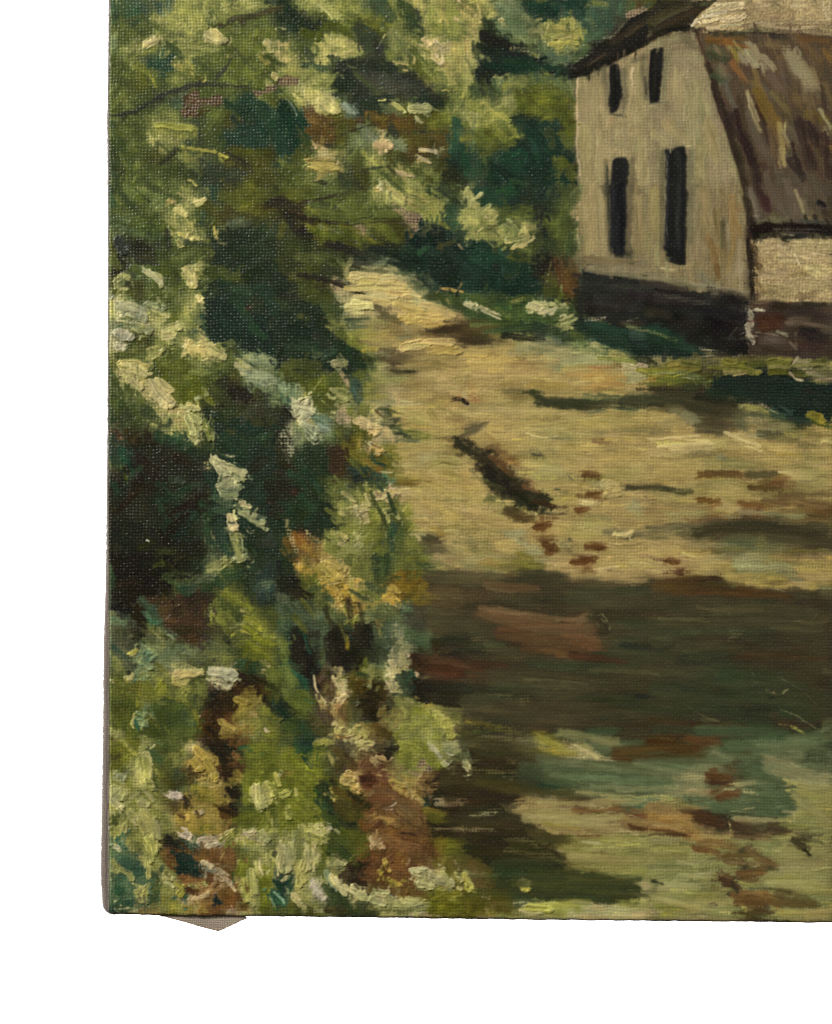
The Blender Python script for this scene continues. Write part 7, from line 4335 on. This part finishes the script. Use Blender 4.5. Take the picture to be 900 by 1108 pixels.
class NT:
    def __init__(self, name):
        self.m = bpy.data.materials.new(name); self.m.use_nodes = True
        self.t = self.m.node_tree; self.b = self.t.nodes['Principled BSDF']
    def n(self, typ, **kw):
        o = self.t.nodes.new(typ)
        for k, v in kw.items():
            if isinstance(k, str) and hasattr(o, k): setattr(o, k, v)
        return o
    def put(self, sock, v):
        if isinstance(v, bpy.types.NodeSocket): self.t.links.new(v, sock)
        else: sock.default_value = v
    def math(self, op, a, b=0.0, clamp=False):
        o = self.n('ShaderNodeMath', operation=op); o.use_clamp = clamp
        self.put(o.inputs[0], a); self.put(o.inputs[1], b); return o.outputs[0]
    def mix(self, f, a, b):
        o = self.n('ShaderNodeMix', data_type='RGBA'); self.put(o.inputs[0], f)
        self.put(o.inputs[6], a); self.put(o.inputs[7], b); return o.outputs[2]
    def noise(self, vec, scale, detail=2.0):
        o = self.n('ShaderNodeTexNoise'); self.put(o.inputs['Vector'], vec)
        o.inputs['Scale'].default_value = scale; o.inputs['Detail'].default_value = detail; return o.outputs[0]

def weave_nodes(N, period, axes=('X', 'Z'), wob=0.35):
    """over-and-under plain weave from object coordinates: returns (height 0..1, coordinates)"""
    co = N.n('ShaderNodeTexCoord').outputs['Object']
    sp = N.n('ShaderNodeSeparateXYZ'); N.put(sp.inputs[0], co)
    n1 = N.noise(co, 120, 1); n2 = N.noise(co, 151, 1)
    k = 2 * math.pi / period
    amp = wob * period * 4
    xa = N.math('MULTIPLY', N.math('ADD', sp.outputs[axes[0]], N.math('MULTIPLY', N.math('SUBTRACT', n1, .5), amp)), k)
    xb = N.math('MULTIPLY', N.math('ADD', sp.outputs[axes[1]], N.math('MULTIPLY', N.math('SUBTRACT', n2, .5), amp)), k)
    a, b = N.math('COSINE', xa), N.math('COSINE', xb)
    # over-and-under: alternate crossings stand a little higher
    s = N.math('MULTIPLY', N.math('COSINE', N.math('MULTIPLY', xa, .5)), N.math('COSINE', N.math('MULTIPLY', xb, .5)))
    h = N.math('ADD', N.math('MULTIPLY', N.math('ADD', a, b), .21), N.math('ADD', N.math('MULTIPLY', s, .08), .5))
    return h, co

def paint_material():
    N = NT('oil_paint_on_canvas')
    pig = N.n('ShaderNodeAttribute', attribute_name='pigment').outputs['Color']
    sv = N.n('ShaderNodeAttribute', attribute_name='surface').outputs['Vector']
    sp = N.n('ShaderNodeSeparateXYZ'); N.put(sp.inputs[0], sv)
    thick, bare, gloss = sp.outputs['X'], sp.outputs['Y'], sp.outputs['Z']
    h, co = weave_nodes(N, PER * PX)
    thin = N.math('SUBTRACT', 1.0, thick, True)
    pit = N.math('SUBTRACT', 1.0, N.math('DIVIDE', N.math('SUBTRACT', h, .06), .38), True)      # holes between threads
    pitc = N.math('MULTIPLY', N.math('MULTIPLY', pit, thin), PIT)
    col = N.mix(pitc, pig, (.012, .010, .007, 1))
    # on the thread crests the paint is rubbed thin and paler, more in some places than others
    crest = N.math('MULTIPLY', N.math('DIVIDE', N.math('SUBTRACT', h, .80), .14, True), N.math('MULTIPLY', N.math('SUBTRACT', N.noise(co, 420, 3), .38), 2.6, True))
    col = N.mix(N.math('MULTIPLY', crest, RUB), col, N.mix(.82, (.62, .60, .52, 1), col))
    # bare canvas: pale threads with dark holes
    thr = N.mix(N.math('DIVIDE', N.math('SUBTRACT', h, .46), .16, True), (.035, .022, .013, 1), (.27, .20, .13, 1))
    col = N.mix(bare, col, N.mix(.15, thr, pig))
    N.put(N.b.inputs['Base Color'], col)
    spots = N.noise(co, 900, 2)
    N.put(N.b.inputs['Roughness'], N.math('ADD', N.math('ADD', N.math('MULTIPLY', spots, .20), ROUGH), N.math('MULTIPLY', N.math('SUBTRACT', 1.0, gloss, True), .40)))
    N.put(N.b.inputs['Specular IOR Level'], N.math('MULTIPLY', N.math('ADD', N.math('MULTIPLY', gloss, .8), .2), SPEC))
    grain = N.noise(co, 5200, 2)
    hh = N.math('ADD', N.math('MULTIPLY', N.math('MULTIPLY', h, N.math('ADD', N.math('MULTIPLY', thin, .85), .15)), N.math('ADD', N.math('MULTIPLY', N.noise(co, 700, 1), 1.2), .4)), N.math('MULTIPLY', grain, .02))
    bp = N.n('ShaderNodeBump'); bp.inputs['Strength'].default_value = 1.0; bp.inputs['Distance'].default_value = BUMP
    N.put(bp.inputs['Height'], hh); N.put(N.b.inputs['Normal'], bp.outputs[0])
    return N.m

def canvas_material(name, c0, c1, period, axes):
    N = NT(name); h, co = weave_nodes(N, period, axes)
    st = N.noise(co, 60, 4)
    t = N.math('MULTIPLY', N.math('ADD', N.math('MULTIPLY', h, .8), N.math('MULTIPLY', st, .5)), .9, True)
    N.put(N.b.inputs['Base Color'], N.mix(t, c0, c1)); N.b.inputs['Roughness'].default_value = .9
    N.b.inputs['Specular IOR Level'].default_value = .15
    bp = N.n('ShaderNodeBump'); bp.inputs['Distance'].default_value = .00025
    N.put(bp.inputs['Height'], h); N.put(N.b.inputs['Normal'], bp.outputs[0])
    return N.m

RUB = .50
PIT, ROUGH, SPEC, BUMP = .18, .23, .105, .00029
M_PAINT = paint_material()
M_RAW = canvas_material('raw_linen', (.030, .022, .016, 1), (.085, .066, .050, 1), .0008, ('Y', 'Z'))
M_FLAP = canvas_material('folded_linen', (.19, .15, .105, 1), (.50, .41, .30, 1), .0008, ('X', 'Z'))

def plain(name, c, rough=.8):
    N = NT(name); co = N.n('ShaderNodeTexCoord').outputs['Object']
    N.put(N.b.inputs['Base Color'], N.mix(N.noise(co, 30, 5), tuple(v * .8 for v in c) + (1,), tuple(min(1, v * 1.15) for v in c) + (1,)))
    N.b.inputs['Roughness'].default_value = rough; return N.m
M_WOOD = plain('stretcher_pine', (.42, .30, .18))

def link(name, me, mat, parent=None, label=None):
    o = bpy.data.objects.new(name, me); COL.objects.link(o)
    if mat: me.materials.append(mat)
    if parent: o.parent = parent
    if label: o['label'] = label
    return o

# ---- the painted face: a grid bent to the real outline of the canvas
EXT_R, EXT_T = 180, 150                        # the picture goes on beyond the frame, to its far edges
def left(y):                                   # left edge of the painted face
    return np.interp(y, [-400, 0, 120, 200, 330, 560, 800, 940, 1000], [118.6, 118.3, 117.0, 117.2, 117.0, 116.6, 117.2, 116.6, 116.8])
def bottom(x):
    return np.interp(x, [100, 118, 150, 170, 200, 300, 400, 500, 600, 700, 800, 900, 1100], [986, 989.2, 990.0, 990.6, 991.4, 992.0, 993.2, 994.6, 995.8, 996.8, 997.8, 998.8, 1001])
def back_out(y):                               # the turned-over canvas swells past the face, more towards the corner
    return np.interp(y, [-400, 0, 100, 130, 300, 480, 600, 650, 700, 800, 900, 945, 965, 1000], [1.6, 1.5, 1.4, 1.9, 1.2, 1.5, 2.6, 3.8, 5.6, 6.6, 7.8, 8.4, 7.4, 5.5])

u = np.concatenate([np.arange(0, 790, 1 / S), np.arange(790, 790 + EXT_R, 3.0)])
v = np.concatenate([np.arange(-EXT_T, 0, 3.0), np.arange(0, 1000, 1 / S)])
YR = v / 1000.0
nx, ny = len(u), len(v)
U, V = np.meshgrid(u, v)
RC = 9.0                                       # rounded corner
base_x = left(V)
corner = np.clip(V - (1000 - RC), 0, RC); base_x = base_x + RC - np.sqrt(np.maximum(RC * RC - corner ** 2, 0))
XX = base_x + U * (1 - (base_x - 117) / 970.0)
XX = XX + 0.35 * np.interp(V, np.arange(-200, 1010, 9), np.random.default_rng(3).uniform(-1, 1, 135))[:, :] * np.clip(1 - U / 12, 0, 1)
BY = bottom(XX) + 0.5 * np.interp(XX, np.arange(90, 1200, 8), np.random.default_rng(4).uniform(-1, 1, 139))
YY = np.where(V < 0, V, V / (1000 - 1 / S) * BY)
def beyond(x, y):
    """past the frame the picture carries on with what is near the frame's edge, drifting as it goes"""
    ex, ey = np.maximum(x - 899, 0), np.maximum(-y, 0)
    tri = lambda t, p: np.abs((t + p) % (2 * p) - p)
    return (np.where(ex > 0, 899 - tri(ex, 64), x) + np.where(ey > 0, 16 * np.sin(ey / 33) + .25 * ey, 0),
            np.where(ey > 0, tri(ey, 58), y) + np.where(ex > 0, 9 * np.sin(ex / 29) + .06 * ex, 0))
fx, fy = beyond(XX, YY); fx = np.where(fx > 899, 1798 - fx, fx)
px_ = np.clip((fx - X0) * S, 0, W - 1.001); py_ = np.clip((fy - Y0) * S, 0, H - 1.001)
ii, jj = px_.astype(int), py_.astype(int); ti, tj = (px_ - ii), (py_ - jj)
def samp(A):
    if A.ndim == 3: a, b = ti[..., None], tj[..., None]
    else: a, b = ti, tj
    return (A[jj, ii] * (1 - a) + A[jj, ii + 1] * a) * (1 - b) + (A[jj + 1, ii] * (1 - a) + A[jj + 1, ii + 1] * a) * b
relief = samp(Z)
dl = np.minimum(XX - left(V), 1090 - XX); db = np.minimum(BY - YY, YY + EXT_T)
dd = np.clip(np.minimum(dl, db), 0, 5)
edge_drop = 2.6 * (1 - np.sqrt(np.clip(1 - ((5 - dd) / 5) ** 2, 0, 1)))   # face rolls over the stretcher's edge
warp = 1.2 * np.sin(XX / 310 + 1) * np.sin(YY / 270 + .4)
DEP = relief - edge_drop + warp
co = np.stack([wx(XX), -DEP * PX, wz(YY)], -1).reshape(-1, 3).astype(np.float32)
pig = samp(C)
edge_dark = np.clip(1.25 - dd / 2.0, 0, .9)[..., None]  # dark brown rim, deepened in colour to offset key light on the roll
pig = pig * (1 - edge_dark) + np.array([.17, .13, .075]) * edge_dark
pigl = np.concatenate([lin(pig), np.ones((ny, nx, 1))], -1).reshape(-1, 4).astype(np.float32)
surf = np.stack([samp(T), samp(R), samp(GLOSS)], -1).reshape(-1, 3).astype(np.float32)
# normals of the whole relief, shared by all painted parts
P3 = co.reshape(ny, nx, 3); du = np.gradient(P3, axis=1); dv = np.gradient(P3, axis=0)
nor = np.cross(dv, du); nor /= np.linalg.norm(nor, axis=-1, keepdims=True) + 1e-12
nor *= -np.sign(nor[..., 1:2] + 1e-9); nor = nor.reshape(-1, 3).astype(np.float32)

cx = .25 * (XX[:-1, :-1] + XX[1:, :-1] + XX[:-1, 1:] + XX[1:, 1:]); cy = .25 * (YY[:-1, :-1] + YY[1:, :-1] + YY[:-1, 1:] + YY[1:, 1:])
mx, my = beyond(cx, cy); mx = np.where(mx > 899, 1798 - mx, mx)
wob = np.interp(my, np.arange(0, 1010, 6), np.random.default_rng(9).uniform(-2, 2, 169))
def mask(pts, w=0.0): return polydist(pts, (mx + w * wob).astype(np.float32), my.astype(np.float32)) < 0
reg = np.zeros(cx.shape, np.int16)             # 0 hedge
TREES = [(340, 0), (724, 0), (640, 50), (617, 84), (626, 290), (626, 330), (500, 330), (430, 285), (400, 240), (345, 150)]
VERGE = [(455, 312), (500, 330), (560, 325), (626, 330), (626, 352), (690, 363), (740, 380), (806, 386), (900, 388), (900, 470), (838, 452), (800, 430), (740, 420), (680, 402), (640, 382), (560, 364), (480, 337)]
FAR_TREE, VG, LN, WL, RF, EV, RG, LW, PL = range(1, 10)
for k, pts, w in ((FAR_TREE, TREES, 1), (LN, LANE, 1.5), (VG, VERGE, 1), (WL, WALL, 0), (LW, LOW, 0), (PL, PLINTH, 0), (RF, ROOF, 0), (RG, RIDGE, 0), (EV, EAVE, 0)):
    reg[mask(pts, w)] = k
for q, pts in enumerate(WINDOWS): reg[mask(pts)] = 20 + q

out = cx > 899
reg[(reg >= 20) & (cy < 0)] = EV
reg[out & ((reg == WL) | (reg >= 20))] = RF; reg[out & (reg == EV)] = RG
idx = np.arange(nx * ny).reshape(ny, nx)
quad = np.stack([idx[1:, :-1], idx[1:, 1:], idx[:-1, 1:], idx[:-1, :-1]], -1).reshape(-1, 4)
def region_mesh(name, ids):
    f = quad[np.isin(reg.reshape(-1), ids)]
    used, inv = np.unique(f.reshape(-1), return_inverse=True)
    me = bpy.data.meshes.new(name); nf = len(f)
    me.vertices.add(len(used)); me.vertices.foreach_set('co', co[used].reshape(-1))
    me.loops.add(nf * 4); me.loops.foreach_set('vertex_index', inv.astype(np.int32).reshape(-1))
    me.polygons.add(nf); me.polygons.foreach_set('loop_start', np.arange(0, nf * 4, 4, dtype=np.int32))
    me.update(calc_edges=True)
    me.polygons.foreach_set('use_smooth', np.ones(nf, bool))
    a = me.attributes.new('pigment', 'FLOAT_COLOR', 'POINT'); a.data.foreach_set('color', pigl[used].reshape(-1))
    a = me.attributes.new('surface', 'FLOAT_VECTOR', 'POINT'); a.data.foreach_set('vector', surf[used].reshape(-1))
    me.normals_split_custom_set_from_vertices(nor[used])
    return me

painting = bpy.data.objects.new('oil_painting', None); COL.objects.link(painting)
painting['label'] = 'unframed oil painting on canvas of a cottage beside a sunlit country lane'
painting['category'] = 'painting'
link('painted_hedge', region_mesh('painted_hedge', [0]), M_PAINT, painting, 'thickly painted leafy hedge with pale cream dabs and dark hollows')
link('painted_trees', region_mesh('painted_trees', [FAR_TREE]), M_PAINT, painting, 'painted yellow-green and teal trees behind the cottage')
link('painted_verge', region_mesh('painted_verge', [VG]), M_PAINT, painting, 'painted strip of grass between cottage and lane')
link('painted_lane', region_mesh('painted_lane', [LN]), M_PAINT, painting, 'painted ochre lane crossed by brown shadow bands')
cottage = link('painted_cottage', region_mesh('painted_cottage', [WL]), M_PAINT, painting, 'painted cottage with drab ochre gable wall')
link('painted_roof', region_mesh('painted_roof', [RF]), M_PAINT, cottage, 'brown and grey thatch in steep strokes')
link('painted_eave', region_mesh('painted_eave', [EV]), M_PAINT, cottage, 'dark sloping gable edge')
link('painted_ridge', region_mesh('painted_ridge', [RG]), M_PAINT, cottage, 'pale cream ridge above the roof')
link('painted_side_wall', region_mesh('painted_side_wall', [LW]), M_PAINT, cottage, 'buff low wall under the thatch')
link('painted_plinth', region_mesh('painted_plinth', [PL]), M_PAINT, cottage, 'blackish base of the cottage walls')
for q in range(4):
    link('painted_window', region_mesh('painted_window', [20 + q]), M_PAINT, cottage)

# ---- turned-over canvas: a strip following the outline, rolling back round the stretcher bar
def strip(name, path, prof, mat, parent, label=None):
    """path: list of (x, y, outx, outy, swell) in pixels; prof: list of (swell factor, depth px)"""
    vs, fs = [], []
    for (x, y, ox, oy, sw) in path:
        for (k, d) in prof:
            vs.append((wx(x + ox * sw * k), d * PX, wz(y + oy * sw * k)))
    m = len(prof)
    for i in range(len(path) - 1):
        for j in range(m - 1):
            fs.append((i * m + j, i * m + j + 1, (i + 1) * m + j + 1, (i + 1) * m + j))
    me = bpy.data.meshes.new(name); me.from_pydata(vs, [], fs); me.update()
    for p in me.polygons: p.use_smooth = True
    return link(name, me, mat, parent, label)

r5 = np.random.default_rng(5)
path = []
for y in np.arange(-EXT_T, 980, 3.0):
    path.append((float(left(y)) + .8, y, -1.0, 0.0, float(back_out(y)) + .9 + .25 * r5.uniform(-1, 1)))
cxr, cyr = 117.0 + 9, 981.0                     # round the bottom corner
for a in np.linspace(0, math.pi / 2, 9)[1:]:
    sw = 6.4 * (1 - a / (math.pi / 2)) ** 1.15 + 1.5
    path.append((cxr - 8.2 * math.cos(a), cyr + 8.2 * math.sin(a), -math.cos(a), math.sin(a), sw))
for x in np.arange(129, 1090, 3.0):
    path.append((x, float(bottom(x)) - .8, 0.0, 1.0, 1.5 + .3 * r5.uniform(-1, 1)))
prof = [(0, 2.2), (.45, 4), (.8, 8), (1.0, 14), (1.0, 26), (.9, 40), (.6, 52)]
strip('canvas_edge', path, prof, M_RAW, painting, 'bare grey-brown canvas turned over the left and bottom edges')

def box_mesh(name, x0, x1, y0, y1, d0, d1, mat, parent, label=None):
    import bmesh
    bm = bmesh.new(); bmesh.ops.create_cube(bm, size=1)
    for w_ in bm.verts:
        w_.co = (wx(x0 + (w_.co.x + .5) * (x1 - x0)), (d0 + (w_.co.y + .5) * (d1 - d0)) * PX, wz(y0 + (.5 - w_.co.z) * (y1 - y0)))
    bmesh.ops.bevel(bm, geom=list(bm.edges), offset=.0006, segments=2, affect='EDGES')
    me = bpy.data.meshes.new(name); bm.to_mesh(me); bm.free()
    return link(name, me, mat, parent, label)
# stretcher bars behind the canvas
box_mesh('stretcher_bar', 122, 230, -EXT_T + 4, 984, 8, 50, M_WOOD, painting)
box_mesh('stretcher_bar', 231, 1086, 880, 986, 8, 50, M_WOOD, painting)

# ---- loose triangular end of folded canvas hanging below the bottom edge
fl = [(168, 990.4), (185, 994.0), (205, 999.6), (222, 1004.6), (236.5, 1008.0), (250, 1002.0), (262, 996.2), (266.8, 994.2), (265.2, 990.5), (262, 986), (200, 986)]
import bmesh
bm = bmesh.new()
fv = [bm.verts.new((wx(x), 5.2 * PX, wz(y))) for x, y in fl]
f = bm.faces.new(fv)
bmesh.ops.triangulate(bm, faces=[f])
bmesh.ops.subdivide_edges(bm, edges=list(bm.edges), cuts=4, use_grid_fill=True)
for w_ in bm.verts:
    w_.co.y += (0.6 * math.sin(w_.co.x * 260) + .5 * math.sin(w_.co.z * 330)) * PX
    if w_.co.z < wz(992): w_.co.x += .25 * PX * math.sin(w_.co.z * 9000); w_.co.z += .35 * PX * math.sin(w_.co.x * 5200)
ret = bmesh.ops.extrude_face_region(bm, geom=list(bm.faces))
for w_ in [g for g in ret['geom'] if isinstance(g, bmesh.types.BMVert)]: w_.co.y += 2.2 * PX
bmesh.ops.recalc_face_normals(bm, faces=list(bm.faces))
me = bpy.data.meshes.new('canvas_flap'); bm.to_mesh(me); bm.free()
flap = link('canvas_flap', me, M_FLAP, painting, 'pointed corner of folded grey canvas hanging below the bottom edge')

# browned, fraying hem along the two lower sides of the flap
def hem():
    pts = fl[:8]; vs, fs = [], []
    r = np.random.default_rng(31); line = []
    for (a, b) in zip(pts[:-1], pts[1:]):
        n = max(2, int(math.hypot(b[0] - a[0], b[1] - a[1]) / 1.5))
        line += [(a[0] + (b[0] - a[0]) * k / n, a[1] + (b[1] - a[1]) * k / n) for k in range(n)]
    line.append(pts[-1])
    for i, (x, y) in enumerate(line):
        w_ = .7 + .6 * r.uniform()
        o = .3 * r.uniform(-1, 1)
        for (dy, dp) in ((-w_ + o, 4.0), (.1 + o, 3.8), (.35 + o, 5.0), (-w_ + o, 4.9)):
            vs.append((wx(x), dp * PX, wz(y + dy)))
    for i in range(len(line) - 1):
        for k in range(4):
            fs.append((i * 4 + k, i * 4 + (k + 1) % 4, i * 4 + 4 + (k + 1) % 4, i * 4 + 4 + k))
    me = bpy.data.meshes.new('frayed_hem'); me.from_pydata(vs, [], fs); me.update()
    N = NT('browned_linen'); co = N.n('ShaderNodeTexCoord').outputs['Object']
    N.put(N.b.inputs['Base Color'], N.mix(N.noise(co, 900, 2), (.09, .05, .028, 1), (.36, .25, .15, 1))); N.b.inputs['Roughness'].default_value = .9
    link('frayed_hem', me, N.m, flap)
hem()

# frayed thread ends along the outline
def threads():
    vs, fs = [], []
    r = np.random.default_rng(12)
    spots = [(109.0, 941, -1, .1, 1.6), (108.6, 954, -1, .5, 2.0), (152.5, 991, -.2, 1, 2.2), (331, 993, .1, 1, 1.6), (108.8, 910, -1, 0, .9), (266, 994, 1, .6, 2), (114, 560, -1, .3, 1)]
    spots += [(float(left(y)) - float(back_out(y)), float(y), -1, r.uniform(-.8, .8), r.uniform(.4, .9)) for y in r.uniform(0, 960, 14)]
    spots += [(float(x), float(bottom(x)) + .8, r.uniform(-.8, .8), 1, r.uniform(.3, .8)) for x in r.uniform(130, 900, 16)]
    for (x, y, ox, oy, L) in spots:
        vs, fs = [], []
        w_ = .22
        for q in (0, .5, 1):
            bx_, by_ = x + ox * L * q, y + oy * L * q + .3 * q * q
            for (ax, ad) in ((-w_, 0), (w_, 0), (0, w_ * 2)):
                vs.append((wx(bx_ + ax * abs(oy) * (1 - .6 * q)), (18 + ad) * PX, wz(by_ + ax * abs(ox) * (1 - .6 * q))))
        for q in (0, 3):
            for s_ in range(3):
                a, b = q + s_, q + (s_ + 1) % 3
                fs.append((a, b, b + 3, a + 3))
        me = bpy.data.meshes.new('frayed_thread'); me.from_pydata(vs, [], fs); me.update()
        link('frayed_thread', me, M_RAW, painting)
threads()

# ---- white studio backdrop, well behind and lit on its own
N = NT('white_backdrop_paper'); tc = N.n('ShaderNodeTexCoord').outputs['Object']
N.put(N.b.inputs['Base Color'], N.mix(N.noise(tc, 3, 3), (.90, .90, .90, 1), (.93, .93, .93, 1)))
N.b.inputs['Roughness'].default_value = .9
me = bpy.data.meshes.new('backdrop')
me.from_pydata([(-2.2, .9, -2.0), (2.2, .9, -2.0), (2.2, .9, 2.0), (-2.2, .9, 2.0), (-2.2, .92, -2.0), (2.2, .92, -2.0), (2.2, .92, 2.0), (-2.2, .92, 2.0)], [],
               [(0, 1, 2, 3), (5, 4, 7, 6), (4, 5, 1, 0), (1, 5, 6, 2), (3, 2, 6, 7), (4, 0, 3, 7)])
bd = link('backdrop', me, N.m); bd['kind'] = 'structure'; bd['label'] = 'plain white studio backdrop behind the painting'

def lamp(name, loc, target, size, power, color=(1, 1, 1), size_y=None):
    l = bpy.data.lights.new(name, 'AREA'); l.shape = 'RECTANGLE'; l.size = size; l.size_y = size_y or size
    l.energy = power; l.color = color
    o = bpy.data.objects.new(name, l); COL.objects.link(o); o.location = loc
    from mathutils import Vector
    o.rotation_euler = (Vector(target) - Vector(loc)).to_track_quat('-Z', 'Y').to_euler()
    return o
KEY, FILL, BACK = 53.0, 12.0, 60.0
lamp('key_softbox', (-1.35, -1.20, 1.10), (0, 0, 0), .28, KEY, (1, .985, .96))
lamp('fill_softbox', (1.4, -1.5, .5), (0, 0, 0), .7, FILL, (.97, .985, 1))
for sx in (-1, 1):
    lamp('backdrop_lamp', (sx * 1.15, .12, 0.0), (sx * .25, .9, 0), .5, BACK, (1, 1, 1), 1.6)

w = bpy.data.worlds.new('World'); scene.world = w; w.use_nodes = True
w.node_tree.nodes['Background'].inputs[0].default_value = (1, 1, 1, 1)
w.node_tree.nodes['Background'].inputs[1].default_value = .03

cam = bpy.data.cameras.new('camera'); co_ = bpy.data.objects.new('camera', cam); COL.objects.link(co_)
D = 1.8
co_.location = (0, -D, 0); co_.rotation_euler = (math.pi / 2, 0, 0)
cam.sensor_fit = 'VERTICAL'; cam.sensor_height = 24.0
cam.lens = 24.0 * D / (1108 * PX)
cam.clip_start = .05; cam.clip_end = 50
scene.camera = co_
scene.view_settings.view_transform = 'Standard'; scene.view_settings.look = 'None'
scene.view_settings.exposure = 0; scene.view_settings.gamma = 1
scene.cycles.use_denoising = False
scene.cycles.max_bounces = 4; scene.cycles.diffuse_bounces = 2; scene.cycles.glossy_bounces = 2
scene.cycles.sample_clamp_indirect = 3
scene.cycles.pixel_filter_type = 'BLACKMAN_HARRIS'; scene.cycles.filter_width = 1.3
